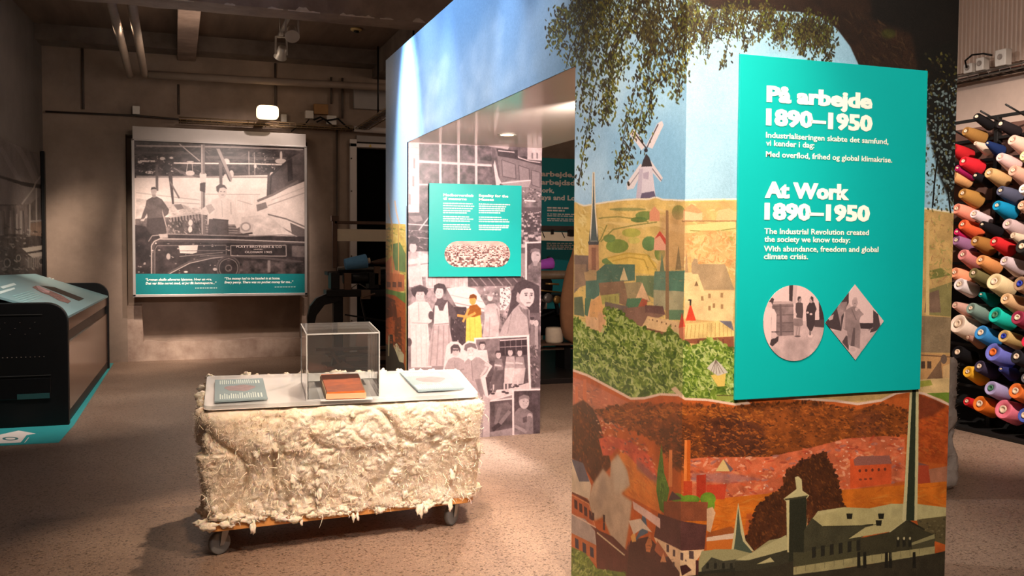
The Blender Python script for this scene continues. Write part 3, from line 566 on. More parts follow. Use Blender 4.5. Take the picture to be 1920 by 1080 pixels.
    if not left:                            # dark crown down the right edge, sky through it
        c.poly([(1728, 100), (1960, 0), (1960, 470), (1796, 392), (1778, 372), (1760, 330), (1742, 250), (1728, 200)], (20, 17, 12), .97, .1, 3)
        for _ in range(260):
            x, y = g.uniform(1735, 1800), g.uniform(150, 390); c.ell(x, y, g.uniform(1.5, 4.5), g.uniform(1, 3), g.choice([(150,168,166),(128,146,146),(104,120,118)]), .75, g.random()*3, k=6)
        for _ in range(220): c.ell(g.uniform(1735, 1800), g.uniform(100, 395), g.uniform(2, 5), g.uniform(1, 2.4), g.choice(ld), .9, g.uniform(.6, 2.2), k=6)
        for q in ([(1748,390),(1752,340),(1760,280)], [(1782,400),(1776,350)]): c.line(q, 3, (24,20,14))
    base = [[(620,-20),(560,120),(500,240),(420,500),(360,700),(330,785)], [(560,-20),(470,200),(390,380),(330,620),(298,868)], [(500,-30),(380,220),(290,360),(230,575)], [(430,-30),(300,200),(210,330),(185,430),(150,640),(112,880)], [(340,-30),(230,160),(150,330),(118,510)], [(260,-30),(160,120),(110,300)], [(200,-60),(130,60),(60,130),(0,230)], [(640,0),(600,180),(545,330),(500,400)], [(700,0),(650,150),(610,290),(575,470)], [(480,100),(440,300),(460,480),(400,640)], [(300,250),(250,420),(240,560)], [(150,-40),(70,60),(20,80),(-10,170)]]
    for i, p in enumerate(base): strand(p, 300, lf if i not in (0, 1, 7, 8) else ld + lf[:2], 22)
    for _ in range(26):
        x = g.uniform(120, 640); y = g.uniform(-60, 120); L = g.uniform(80, 260); strand([(x, y), (x-L*.35, y+L*.6), (x-L*.45, y+L)], 56, lf if x < 420 else ld, 18)
    c.strokes(d([(110,-30),(430,-30),(330,120),(200,220),(120,260)]), 520, [(112,116,38),(146,136,44),(80,86,28),(48,46,20),(36,28,16)], (4,9), (1.6,3), .85, 1.2, 92)
    c.strokes(d([(400,-30),(700,-30),(640,100),(560,260),(440,260),(380,160)]), 900, ld, (4,10), (1.6,3.2), .9, 1.2, 93)
    for _ in range(110):
        x = g.uniform(620, 1330); y = 20 + max(0, (x-1000)/330)*60 + g.uniform(-10, 60); L = g.uniform(50, 190) * (1.25 if x < 820 else .9); strand([(x, y), (x-L*.2, y+L*.6), (x-L*.25, y+L)], 30, ld + lf[:1], 13, (1.6, 4.4))
    for p in ([(1260,120),(1200,190),(1150,260)], [(1300,150),(1250,220),(1210,300)], [(860,80),(820,200),(800,330)], [(960,80),(930,170),(900,240)], [(1340,180),(1300,250),(1280,310)]): strand(p, 60, ld, 14)

CL = Canvas('mural_town_picture', (XM, YB2, 0), (0, -1, 0), (0, 0, 1), YB2-YN, HB, 400)
paint_mural(CL, True)
# far strip of the mural, beyond the passage
Hs = crop(715, 250, 2.3)
c = CL
c.poly(Hs([(-20,386),(105,392),(125,1100),(-20,1100)]), (214, 180, 92), 1, .12)
c.strokes(Hs([(15,390),(105,395),(105,690),(15,690)]), 160, [(190,160,70),(226,200,120),(150,150,70),(210,150,80),(120,130,70)], (3,8), (1.5,3), .7, .2, 101, .5)
for q, col in (([(18,560),(50,520),(80,560),(80,640),(18,640)], (214,130,84)), ([(20,600),(100,610),(100,680),(20,690)], (196,110,66)), ([(40,480),(80,470),(105,520),(105,600),(60,590)], (110,130,76)), ([(15,670),(105,690),(105,735),(15,700)], (104,126,56)), ([(15,690),(60,700),(105,735),(105,1080),(15,1080)], (176,84,38)), ([(60,800),(85,790),(90,960),(50,960)], (110,58,30)), ([(15,700),(60,720),(70,800),(15,820)], (110,54,28)), ([(15,800),(50,790),(60,900),(15,900)], (208,100,50)), ([(15,905),(60,930),(100,1000),(105,1090),(15,1090)], (52,50,36)), ([(52,915),(66,905),(98,955),(96,990),(78,985)], (206,192,146)), ([(36,868),(50,868),(52,985),(34,985)], (44,48,36)), ([(30,868),(36,868),(34,960),(28,960)], (206,192,146))): c.poly(Hs(q), col, 1, .12)
for x0, y0, x1, y1 in ((30,300,48,400),(58,290,78,392)): c.line(Hs([(x0, y0), ((x0+x1)/2-3, (y0+y1)/2), (x1, y1)]), 3, (228, 186, 150), .8)
for x in (48,74): c.line(Hs([(x,395),(x,600)]), 2, (206,160,90))
for x in (24,48,72): c.poly(Hs([(x,640),(x+16,642),(x+16,665),(x,663)]), (120,70,50))
c.strokes(Hs([(15,700),(105,740),(105,960),(15,900)]), 120, [(206,104,48),(120,56,28),(150,70,34)], (3,7), (1.5,3), .6, .8, 102)
c.line([(762.5, 386), (762.5, 720)], 1.2, (90, 80, 70))
CL.grain(5)
M_LEFT = CL.material(.80, .42, .35)
CR = Canvas('mural_tree_picture', (XM, YN, 0), (1, 0, 0), (0, 0, 1), XN-XM, HB, 620)
paint_mural(CR, False); CR.grain(6)
M_RIGHT = CR.material(.80, .5, .3)

def tone(g, lo=(38, 26, 32), hi=(250, 226, 228)):
    f = max(0, min(1, g/255)); return tuple(l+(h-l)*f for l, h in zip(lo, hi))
# ---------- photograph wall inside the passage
CP = Canvas('women_workers_photograph', (XM, YF0, 0), (1, 0, 0), (0, 0, 1), XT-XM, HO, 460, tone(140))
E_ = crop(720, 230, 3.274); F_ = crop(720, 500, 3.176); g_ = tone; c = CP; e, f = E_, F_
c.poly(e([(100,90),(1000,90),(1000,580),(100,580)]), g_(88), 1, .2)
c.poly(e([(130,60),(216,90),(216,565),(130,565)]), g_(222), 1, .06)
for y in (150,190,300,330,470,500): c.line(e([(140,y),(214,y+6)]), 1.2, g_(170), .8)
for x, y in ((180,360),(158,470),(186,250)): c.poly(e([(x-6,y-34),(x+6,y-30),(x+6,y+34),(x-6,y+30)]), g_(120))
for (x0, x1) in ((219,336),(354,448),(466,556),(574,660)):
    for (y0, y1) in ((134,228),(252,372),(392,560)): c.poly(e([(x0,y0),(x1,y0+8),(x1,y1+10),(x0,y1)]), g_(64), 1, .5)
for x in (345,457,565): c.line(e([(x,60),(x+2,560)]), 4.6, g_(214))
c.line(e([(216,238),(670,264)]), 4.4, g_(214)); c.line(e([(216,124),(700,140)]), 3.4, g_(200)); c.line(e([(216,380),(700,385)]), 3, g_(190))
c.strokes(e([(219,330),(336,330),(336,560),(219,560)]), 120, [g_(50),g_(110),g_(80)], (1.5,3.5), (1.5,3), .6, None, 111)
c.poly(e([(662,140),(680,165),(722,340),(800,360),(800,560),(660,560)]), g_(70), 1, .2)
c.poly(e([(690,160),(800,190),(960,262),(1000,270),(1000,500),(870,455),(715,365)]), g_(112), 1, .08)
for q in ([(722,228),(805,256),(810,345),(728,330)], [(826,262),(890,284),(895,372),(832,356)], [(904,290),(958,306),(958,400),(908,382)]): c.poly(e(q), g_(128)); c.line(e(q+q[:1]), 1.2, g_(60))
c.poly(e([(690,160),(800,172),(826,210),(860,206),(960,232),(1000,240),(1000,275),(960,264),(800,222),(700,205)]), g_(36)); c.line(e([(700,172),(800,182),(826,214),(890,235),(960,245)]), 2, g_(216))
c.poly(e([(800,170),(820,168),(822,225),(803,220)]), g_(30)); c.poly(e([(640,130),(770,150),(760,165),(640,145)]), g_(190)); c.poly(e([(880,110),(1000,110),(1000,236),(880,228)]), g_(206), 1, .1)
for x in (905,935): c.poly(e([(x,185),(x+10,186),(x+10,222),(x,220)]), g_(120))
c.poly(e([(680,230),(702,330),(720,370),(690,400),(672,260)]), g_(220)); c.poly(e([(715,375),(780,355),(905,352),(890,395),(760,400)]), g_(160)); c.line(e([(720,372),(900,354)]), 2, g_(235))
c.poly(e([(850,395),(960,400),(1000,420),(1000,540),(850,520)]), g_(120), 1, .3); c.strokes(e([(850,400),(990,410),(990,500),(850,500)]), 50, [g_(220),g_(60),g_(30)], (2,6), (1.5,3), .8, .2, 112)
c.line(e([(860,478),(930,482)]), 3, g_(240))
c.poly(e([(840,520),(1000,520),(1000,745),(840,745)]), g_(70)); c.heads((978, 398, 1018, 452), 12, 7, g_(200), g_(40), 7, 2.0)
c.poly(e([(130,552),(300,552),(300,960),(130,960)]), g_(56), 1, .3); c.line(e([(140,622),(290,632)]), 2, g_(230)); c.line(e([(140,700),(290,712)]), 1.6, g_(190)); c.line(e([(140,660),(290,668)]), 1.2, g_(150)); c.line(e([(215,660),(280,575)]), 2.4, g_(210))
c.poly(e([(150,575),(225,570),(240,600),(190,612)]), g_(120)); c.strokes(e([(140,640),(285,640),(285,780),(140,780)]), 60, [g_(200),g_(30),g_(110)], (2,7), (1,2), .7, .1, 113)
# back row: seated lady, machine, rolls
c.poly(e([(130,790),(300,790),(300,1100),(130,1100)]), g_(190), 1, .2); c.poly(e([(240,800),(300,820),(300,1000),(200,960)]), g_(226)); c.line(e([(220,870),(300,860)]), 2, g_(150))
c.poly(f([(120,60),(980,60),(980,460),(120,460)]), g_(128), 1, .35)
c.strokes(f([(420,60),(980,60),(980,420),(420,420)]), 260, [g_(225),g_(40),g_(90),g_(170),g_(240)], (2,8), (1.4,4), .75, None, 114)
c.poly(f([(250,60),(500,60),(500,120),(250,130)]), g_(206), 1, .15)
for i in range(9): c.line(f([(262+i*26,60),(262+i*26,122)]), 1.2, g_(160), .7)
c.poly(f([(500,60),(830,60),(830,115),(500,118)]), g_(66), 1, .2)
for i in range(6): c.line(f([(520+i*50,66),(560+i*50,112)]), 2, g_(170), .7)
c.poly(f([(372,130),(470,115),(545,130),(625,265),(560,275),(430,235)]), g_(234)); c.line(f([(420,215),(610,255)]), 2, g_(160)); c.line(f([(400,170),(590,210)]), 1.6, g_(190)); c.poly(f([(385,225),(600,270),(600,330),(385,330)]), g_(120), .9, .2)
c.poly(f([(395,240),(490,240),(490,470),(395,470)]), g_(40), 1, .2); c.strokes(f([(400,250),(488,250),(488,460),(400,460)]), 46, [g_(210),g_(90),g_(20)], (2,5), (1,2), .8, 1.4, 115)
c.poly(f([(690,130),(750,120),(760,200),(720,260),(690,260)]), g_(232)); c.strokes(f([(690,125),(752,125),(740,300),(690,330)]), 40, [g_(40),g_(120)], (3,6), (2,3), .8, .8, 116)
c.poly(e([(182,830),(150,845),(140,870),(155,1010),(240,1010),(222,860),(212,830)]), g_(222), 1, .08); c.ell(*e([(178,768)])[0], 7, 9.5, g_(206)); c.ell(*e([(180,722)])[0], 11, 7, g_(44)); c.ell(*e([(170,715)])[0], 5, 6, g_(30)); c.poly(e([(165,800),(195,800),(200,835),(160,835)]), g_(190)); c.line(e([(145,880),(205,870)]), 4, g_(180))
# two ladies standing
def face(x, y, rx, ry, skin, turn=0):
    c.ell(x, y, rx, ry, g_(skin)); c.poly([(x-rx*.8+turn, y+ry*.1), (x-rx*.2+turn, y+ry*.2), (x-rx*.4+turn, y+ry*.7)], g_(skin-30), .5)
    for k in (-.4, .42): c.ell(x+k*rx+turn, y-ry*.08, rx*.17, ry*.07, g_(skin-100), .8); c.line([(x+(k-.25)*rx+turn, y-ry*.27), (x+(k+.25)*rx+turn, y-ry*.3)], ry*.09, g_(skin-80), .5)
    c.line([(x+turn*1.3, y), (x+turn*1.3+rx*.08, y+ry*.28)], rx*.16, g_(skin-50), .7); c.line([(x-rx*.28+turn, y+ry*.52), (x+rx*.28+turn, y+ry*.52)], ry*.07, g_(skin-70), .7)
c.poly(f([(138,600),(150,400),(135,325),(138,240),(180,212),(205,200),(262,212),(290,268),(284,330),(262,340),(284,600)]), g_(230), 1, .04)
c.poly(f([(135,250),(130,330),(140,460),(160,460),(158,330),(150,250)]), g_(206)); c.poly(f([(134,430),(160,430),(160,600),(136,600)]), g_(120), 1, .2); c.ell(*f([(150,450)])[0], 5, 8, g_(60)); c.line(f([(205,215),(208,320)]), 1.4, g_(180)); c.line(f([(165,335),(262,338)]), 1.4, g_(170))
for x in (190,220,250): c.line(f([(x,345),(x+4,595)]), 1.6, g_(200), .7)
c.poly(f([(192,180),(238,180),(248,208),(188,208)]), g_(196)); face(*f([(214,168)])[0], 8.2, 11.5, 212); c.poly(f([(160,140),(178,118),(210,112),(250,122),(264,145),(248,172),(236,150),(196,150),(184,182),(170,168)]), g_(38)); c.line(f([(162,130),(215,110),(262,132)]), 2, g_(70))
c.poly(f([(292,345),(385,335),(412,470),(418,590),(258,592),(272,450)]), g_(186), 1, .08)
for x in (290,320,350,380): c.line(f([(x+6,350),(x-4+(x-330)*.25,588)]), 2.2, g_(140), .7)
c.poly(f([(290,258),(305,215),(335,195),(378,200),(412,235),(436,290),(420,322),(388,290),(380,340),(302,340)]), g_(62), 1, .1); c.poly(f([(302,230),(320,232),(330,262),(352,262),(362,230),(378,205),(388,345),(296,350)]), g_(230)); c.line(f([(300,345),(386,338)]), 2, g_(150)); c.ell(*f([(280,290)])[0], 5, 8, g_(60))
c.poly(f([(318,185),(348,185),(360,215),(310,215)]), g_(70)); face(*f([(328,155)])[0], 8, 11.5, 216); c.poly(f([(296,150),(298,112),(325,98),(360,106),(373,135),(362,160),(350,132),(316,128),(306,150),(306,168)]), g_(42))
# woman in warm tint at the frame
W1, W2, W3 = (252, 196, 92), (150, 86, 30), (232, 156, 82)
c.poly(f([(490,298),(572,286),(582,360),(582,452),(486,452)]), W1, 1, .05)
for x in (510,540): c.line(f([(x,305),(x+4,450)]), 1.6, (226, 160, 66), .6)
c.poly(f([(500,300),(496,262),(512,232),(552,224),(576,250),(580,285),(540,300)]), W2); c.line(f([(505,250),(470,330)]), 4, W3); c.line(f([(436,290),(500,300),(545,275)]), 4.5, W3); c.ell(*f([(528,202)])[0], 6, 8.5, W3); c.poly(f([(505,190),(512,170),(532,162),(552,174),(552,200),(542,186)]), (120, 64, 22))
c.poly(f([(596,240),(620,222),(660,218),(686,250),(690,290),(682,415),(586,418),(600,310)]), g_(196), 1, .08); c.ell(*f([(632,182)])[0], 5.4, 7.5, g_(214)); c.poly(f([(618,175),(622,160),(645,160),(648,180)]), g_(160)); c.line(f([(672,250),(690,330)]), 3, g_(150)); c.line(f([(630,300),(626,412)]), 1.6, g_(160))
c.poly(f([(745,250),(760,160),(755,130),(800,260),(720,340)]), g_(46), .9)
# portrait framed at the right edge
c.poly(e([(866,732),(1000,728),(1000,985),(866,985)]), g_(236)); c.poly(e([(878,742),(1000,738),(1000,975),(878,975)]), g_(46)); c.poly(e([(880,985),(884,880),(920,850),(962,858),(1000,880),(1000,985)]), g_(96), 1, .3); c.ell(*e([(932,822)])[0], 9, 13, g_(182)); c.poly(e([(896,800),(902,778),(930,770),(956,778),(958,796),(930,790)]), g_(110)); c.line(e([(936,812),(950,814)]), 1.6, g_(60)); c.poly(e([(915,850),(945,850),(940,880),(920,880)]), g_(150))
# young man looking back
c.poly(f([(745,265),(770,170),(758,150),(790,95),(840,76),(895,100),(925,115),(925,430),(870,420),(760,330)]), g_(48))
c.poly(f([(682,418),(715,335),(770,255),(812,215),(850,240),(868,262),(868,418)]), g_(170), 1, .05); c.poly(f([(800,230),(840,255),(862,250),(866,330),(850,300),(815,262)]), g_(110)); c.line(f([(852,255),(866,400)]), 2, g_(80)); c.line(f([(760,275),(735,400)]), 2, g_(140))
c.poly(f([(788,205),(792,165),(806,150),(832,128),(880,126),(893,150),(895,185),(888,215),(866,240),(842,236),(815,215),(802,212)]), g_(206)); c.poly(f([(788,205),(802,170),(812,205),(842,238),(820,232)]), g_(160), .8); c.ell(*f([(797,168)])[0], 4, 7, g_(176))
c.poly(f([(764,165),(776,112),(808,86),(850,80),(890,98),(902,125),(896,150),(884,132),(848,128),(820,140),(808,165),(796,150),(786,180),(770,185)]), g_(46)); c.line(f([(836,160),(855,158)]), 2, g_(80)); c.line(f([(870,158),(886,160)]), 2, g_(80)); c.ell(*f([(846,170)])[0], 2.4, 1.4, g_(50)); c.ell(*f([(878,170)])[0], 2.2, 1.4, g_(50)); c.line(f([(866,170),(872,195)]), 2, g_(160)); c.line(f([(848,216),(874,214)]), 2.2, g_(120))
c.strokes(f([(800,230),(862,260),(864,412),(700,412),(770,265)]), 40, [g_(150),g_(190)], (6,14), (1,2), .4, 1.2, 117)
# strip of people at the far edge
c.poly(f([(866,275),(930,275),(930,720),(866,720)]), g_(74), 1, .3); face(*f([(882,325)])[0], 4.5, 6.5, 190); face(*f([(906,338)])[0], 4.5, 6.5, 200); c.poly(f([(872,345),(892,345),(898,470),(872,470)]), g_(110)); c.poly(f([(896,355),(916,355),(918,490),(898,490)]), g_(150)); c.poly(f([(868,300),(895,300),(892,318),(872,318)]), g_(40)); c.strokes(f([(868,470),(918,470),(918,690),(868,690)]), 44, [g_(180),g_(40),g_(130)], (3,8), (1.5,3), .7, 1.0, 118)
# picture of women sitting on a step
c.poly(f([(536,424),(864,406),(876,730),(622,806),(560,806)]), g_(238)); c.poly(f([(548,434),(850,418),(862,722),(560,740)]), g_(72), 1, .15)
c.poly(f([(548,434),(690,428),(690,560),(548,560)]), g_(104), 1, .25); c.poly(f([(688,438),(850,428),(852,525),(690,532)]), g_(28))
for x in (720,752,785,818): c.line(f([(x,436),(x+2,525)]), 1, g_(120))
c.line(f([(690,480),(850,472)]), 1.2, g_(170)); c.line(f([(690,440),(850,430)]), 2, g_(210))
c.poly(f([(600,770),(862,690),(866,726),(624,800)]), g_(216), 1, .06); c.poly(f([(560,690),(640,650),(700,690),(620,770),(560,800)]), g_(50), .9, .2)
for x, y, top, sk, w in ((586,472,g_(226),g_(190),38),(682,525,g_(120),g_(80),30),(752,510,g_(176),g_(222),34),(808,512,g_(150),g_(196),32)):
    c.poly(f([(x-w*.7,y+26),(x+w*.7,y+24),(x+w,y+95),(x-w,y+100)]), top, 1, .12); c.poly(f([(x-w*1.0,y+95),(x+w*1.1,y+90),(x+w*.7,y+185),(x-w*1.1,y+188)]), sk, 1, .12)
    face(*f([(x, y+2)])[0], 4.6, 6.6, 200); c.poly(f([(x-22,y-2),(x-16,y-24),(x+14,y-26),(x+22,y-4),(x+12,y-12),(x-10,y-12)]), g_(40)); c.line(f([(x-w*.8,y+60),(x+w*.6,y+66)]), 3, g_(214))
for x, y in ((636,738),(652,752),(716,742),(736,748),(770,712),(796,708)): c.line(f([(x,y-50),(x,y)]), 3, g_(206)); c.ell(*f([(x-4,y+4)])[0], 4, 2, g_(44))
c.line(f([(670,600),(628,735)]), 5, g_(84)); c.line(f([(700,640),(655,748)]), 5, g_(90)); c.line(f([(800,640),(760,716)]), 4, g_(200))
# two women arm in arm, cut out
c.poly(f([(352,615),(372,470),(400,446),(440,446),(466,470),(500,440),(540,446),(556,480),(570,530),(646,592),(604,660),(632,840),(600,850),(540,810),(352,700)]), g_(232))
c.poly(f([(358,612),(382,555),(408,540),(445,542),(478,560),(476,700),(400,660),(358,650)]), g_(166), 1, .08); c.poly(f([(470,700),(478,572),(508,538),(568,540),(632,588),(610,632),(566,668),(590,760),(622,838),(598,836),(540,790)]), g_(166), 1, .1); c.poly(f([(540,670),(575,665),(618,835),(595,832)]), g_(120), .8)
c.line(f([(612,600),(575,655)]), 4, g_(206)); c.line(f([(600,580),(634,594)]), 5, g_(214)); c.line(f([(360,640),(478,610)]), 3, g_(140)); c.line(f([(520,560),(530,680)]), 1.6, g_(130)); c.line(f([(420,560),(425,640)]), 1.4, g_(140))
face(*f([(426,505)])[0], 7.2, 10, 204); c.poly(f([(398,520),(396,480),(415,462),(442,464),(456,490),(452,515),(442,488),(412,486),(406,515)]), g_(56)); c.line(f([(408,496),(444,496)]), 2.4, g_(50))
face(*f([(516,505)])[0], 7.6, 10.5, 220); c.poly(f([(476,495),(482,465),(510,452),(545,460),(554,490),(540,488),(520,478),(496,486),(494,505)]), g_(104)); c.line(f([(505,522),(530,520)]), 2.4, g_(250)); c.poly(f([(498,545),(520,560),(545,540),(535,530),(505,532)]), g_(240))
# bottom pictures
c.poly(f([(590,760),(634,790),(634,1060),(590,1060)]), g_(184), 1, .06); c.poly(f([(630,806),(764,790),(764,1060),(630,1060)]), g_(66), 1, .2); c.poly(f([(660,820),(735,806),(760,830),(735,880),(690,920),(660,900)]), g_(92), 1, .2); c.line(f([(690,840),(665,940)]), 7, g_(110)); c.line(f([(750,860),(690,935)]), 7, g_(120)); c.poly(f([(640,960),(680,930),(700,945),(650,985)]), g_(36)); c.poly(f([(632,985),(764,960),(764,1010),(632,1010)]), g_(140), 1, .1); c.line(f([(632,800),(764,786)]), 2.4, g_(240))
c.poly(f([(762,732),(935,726),(935,1010),(764,1012)]), g_(236)); c.poly(f([(774,742),(935,736),(935,998),(776,1000)]), g_(52), 1, .2); c.poly(f([(776,1000),(778,870),(800,842),(840,838),(886,872),(890,1000)]), g_(112), 1, .12); face(*f([(834,806)])[0], 9.5, 13, 192, 3); c.poly(f([(800,805),(804,775),(832,762),(862,770),(868,790),(840,784),(812,790)]), g_(120)); c.ell(*f([(868,888)])[0], 5, 5, g_(176)); c.line(f([(780,950),(850,985)]), 6, g_(150)); c.line(f([(868,890),(850,980)]), 6, g_(120)); c.poly(f([(826,900),(850,890),(850,925),(828,930)]), g_(70))
c.a += (fbm(c.H, c.W, 6, 3, 120)[..., None]-.5)*22; c.a = boxblur(c.a, 1); CP.grain(5)
M_PHOTO = CP.material(.80, .4, .4)

# ---------- light box photograph on the back wall
G_ = crop(220, 210, 2.842); YBX = 13.2
(bx0, _, bz1), (bx1, _, bz0) = pl(253, 262, 1, YBX), pl(570.5, 549, 1, YBX)
bx0, bx1, bz0, bz1 = -.500, 1.708, .925, 2.955
CB = Canvas('mill_photograph', (bx0, YBX, bz0), (1, 0, 0), (0, 0, 1), bx1-bx0, bz1-bz0, 300, (230, 205, 196))
c = CB; q = G_
def g2(v): return tone(v, (30, 22, 24), (252, 230, 220))
c.a[:] = g2(232); c.poly(q([(80,120),(1010,150),(1010,352),(820,335),(80,352)]), g2(44), 1, .4)
c.strokes(q([(90,165),(990,200),(990,330),(90,330)]), 200, [g2(20),g2(70),g2(100),g2(34)], (5,22), (1,4), .7, .05, 201)
for p, w, t in (([(100,180),(560,186),(990,200)], 3, 150), ([(110,262),(200,262)], 3.4, 232), ([(300,272),(720,276),(905,282)], 2.6, 240), ([(100,215),(440,222)], 4, 66), ([(470,240),(900,250)], 5, 80), ([(330,170),(440,262)], 2, 170), ([(300,298),(430,372)], 2.4, 120), ([(100,345),(990,352)], 4, 150), ([(330,318),(440,345)], 5, 90), ([(620,330),(990,330)], 4, 60)): c.line(q(p), w, g2(t))
for x, y, rx, ry in ((175,262,22,5),(240,248,14,9),(288,244,10,6),(120,268,12,7),(388,326,24,14),(388,265,20,4),(455,335,18,16),(580,262,18,14),(608,330,12,20),(575,360,12,30),(870,262,30,14),(872,232,7,24),(824,335,12,16),(170,322,22,8),(735,290,8,10)): c.ell(*q([(x, y)])[0], rx/2.842, ry/2.842, g2(228), .9)
for x0, y0, x1, y1 in ((375,272,368,322),(398,272,402,322),(700,210,702,335),(730,215,732,335),(560,258,600,268)): c.line(q([(x0,y0),(x1,y1)]), 1.4, g2(220), .8)
c.strokes(q([(720,215),(840,225),(840,330),(720,330)]), 60, [g2(20),g2(120),g2(200)], (2,6), (1,2.4), .8, None, 202); c.strokes(q([(100,230),(280,230),(300,330),(100,330)]), 70, [g2(16),g2(60),g2(210)], (2,7), (1,3), .7, None, 203)
c.poly(q([(100,350),(800,352),(800,530),(100,560)]), g2(238), 1, .04)
for p in ([(100,430),(440,470)], [(100,470),(440,490)], [(470,438),(760,440)], [(640,470),(740,500)]): c.line(q(p), 1.6, g2(176), .8)
for i in range(16): c.line(q([(612+i*9,445),(612+i*9,520)]), 1, g2(204), .6)
c.poly(q([(100,460),(330,490),(440,520),(440,540),(100,590)]), g2(206), 1, .15); c.strokes(q([(110,500),(440,510),(440,545),(200,560)]), 70, [g2(120),g2(240),g2(170)], (2,6), (1,2), .7, .1, 204)
c.poly(q([(800,350),(905,255),(1000,200),(1000,390),(810,440)]), g2(70), 1, .2); c.poly(q([(905,260),(930,245),(935,360),(908,372)]), g2(30)); c.line(q([(812,440),(820,340),(905,262)]), 3, g2(40)); c.poly(q([(800,330),(812,330),(812,450),(795,450)]), g2(70))
c.poly(q([(740,480),(820,440),(1000,368),(1000,680),(660,670),(680,520)]), g2(228), 1, .05); c.line(q([(745,475),(830,440),(965,368)]), 4.4, g2(110)); c.line(q([(800,500),(1000,430)]), 2, g2(170)); c.line(q([(800,545),(900,570),(1000,612)]), 2.6, g2(110)); c.line(q([(830,590),(940,650)]), 2.4, g2(130)); c.poly(q([(740,495),(790,480),(800,510),(745,530)]), g2(120)); c.poly(q([(920,590),(1000,625),(1000,680),(930,650)]), g2(90)); c.line(q([(820,470),(1000,400)]), 1.4, g2(190)); c.poly(q([(660,560),(800,545),(910,640),(660,668)]), g2(214), 1, .12)
c.poly(q([(96,570),(270,560),(480,540),(480,680),(96,680)]), g2(84), 1, .4); c.strokes(q([(270,560),(480,545),(480,660),(270,660)]), 130, [g2(30),g2(150),g2(60),g2(200)], (3,9), (1,2.2), .8, 1.2, 205); c.line(q([(275,560),(470,535)]), 3, g2(190))
for i in range(12): c.line(q([(285+i*16,560-i*2),(287+i*16,585-i*2)]), 1.6, g2(200), .8)
c.poly(q([(480,600),(700,600),(700,670),(480,670)]), g2(90), 1, .3)
for i in range(5): c.line(q([(470,600+i*13),(640,606+i*13)]), 1.6, g2(170), .8)
for x, y in ((390,590),(388,625)): c.ell(*q([(x, y)])[0], 4, 6, g2(235))
c.poly(q([(445,170),(466,172),(468,660),(447,660)]), g2(112)); c.line(q([(450,175),(452,655)]), 2, g2(190)); c.poly(q([(438,330),(476,330),(470,375),(442,375)]), g2(220)); c.poly(q([(440,380),(470,375),(468,430),(440,420)]), g2(60)); c.poly(q([(540,270),(558,270),(560,400),(545,400)]), g2(90)); c.poly(q([(524,195),(545,195),(612,350),(606,375),(590,360)]), g2(150)); c.line(q([(524,195),(600,370)]), 1.6, g2(40)); c.poly(q([(203,280),(218,280),(218,420),(205,420)]), g2(86)); c.poly(q([(270,320),(292,325),(302,490),(292,490)]), g2(66)); c.poly(q([(300,495),(340,490),(355,515),(320,522)]), g2(120)); c.line(q([(280,370),(330,460)]), 3, g2(110))
# the two men
c.poly(q([(150,655),(160,560),(246,556),(262,640),(250,700),(150,720)]), g2(46)); c.poly(q([(125,572),(150,500),(156,470),(188,452),(210,450),(238,466),(276,520),(270,545),(250,560),(238,515),(243,562),(163,568),(158,540),(140,576)]), g2(74), 1, .15); c.line(q([(243,545),(262,612)]), 1.6, g2(180))
c.ell(*q([(194,420)])[0], 5.6, 8, g2(170)); c.poly(q([(178,415),(182,402),(200,400),(210,412),(194,410)]), g2(50)); c.poly(q([(126,572),(150,566),(140,582),(124,580)]), g2(200)); c.poly(q([(184,440),(206,440),(204,455),(188,456)]), g2(140))
c.poly(q([(488,570),(590,574),(594,680),(480,680)]), g2(70), 1, .15); c.poly(q([(472,500),(512,466),(545,455),(585,456),(616,475),(634,520),(654,612),(636,622),(604,545),(592,578),(508,572),(514,525),(474,550),(444,545),(446,520)]), g2(226), 1, .05); c.poly(q([(470,500),(500,490),(520,520),(490,545)]), g2(180)); c.line(q([(604,480),(606,545)]), 1.6, g2(180)); c.line(q([(555,470),(560,560)]), 1.2, g2(190)); c.line(q([(508,570),(592,578)]), 2, g2(50))
c.ell(*q([(558,426)])[0], 8.6, 12, g2(214)); c.poly(q([(528,420),(526,398),(545,384),(572,390),(586,412),(566,402),(545,406),(538,430)]), g2(74)); c.line(q([(548,424),(556,424)]), 1.4, g2(90)); c.line(q([(566,425),(574,425)]), 1.4, g2(90)); c.line(q([(554,442),(568,442)]), 1.2, g2(130))
c.poly(q([(650,600),(690,585),(725,600),(722,640),(680,655),(655,640)]), g2(200)); c.ell(*q([(684,612)])[0], 10, 9, g2(150)); c.ell(*q([(684,612)])[0], 7, 6, g2(225)); c.line(q([(620,660),(720,645)]), 3, g2(50))
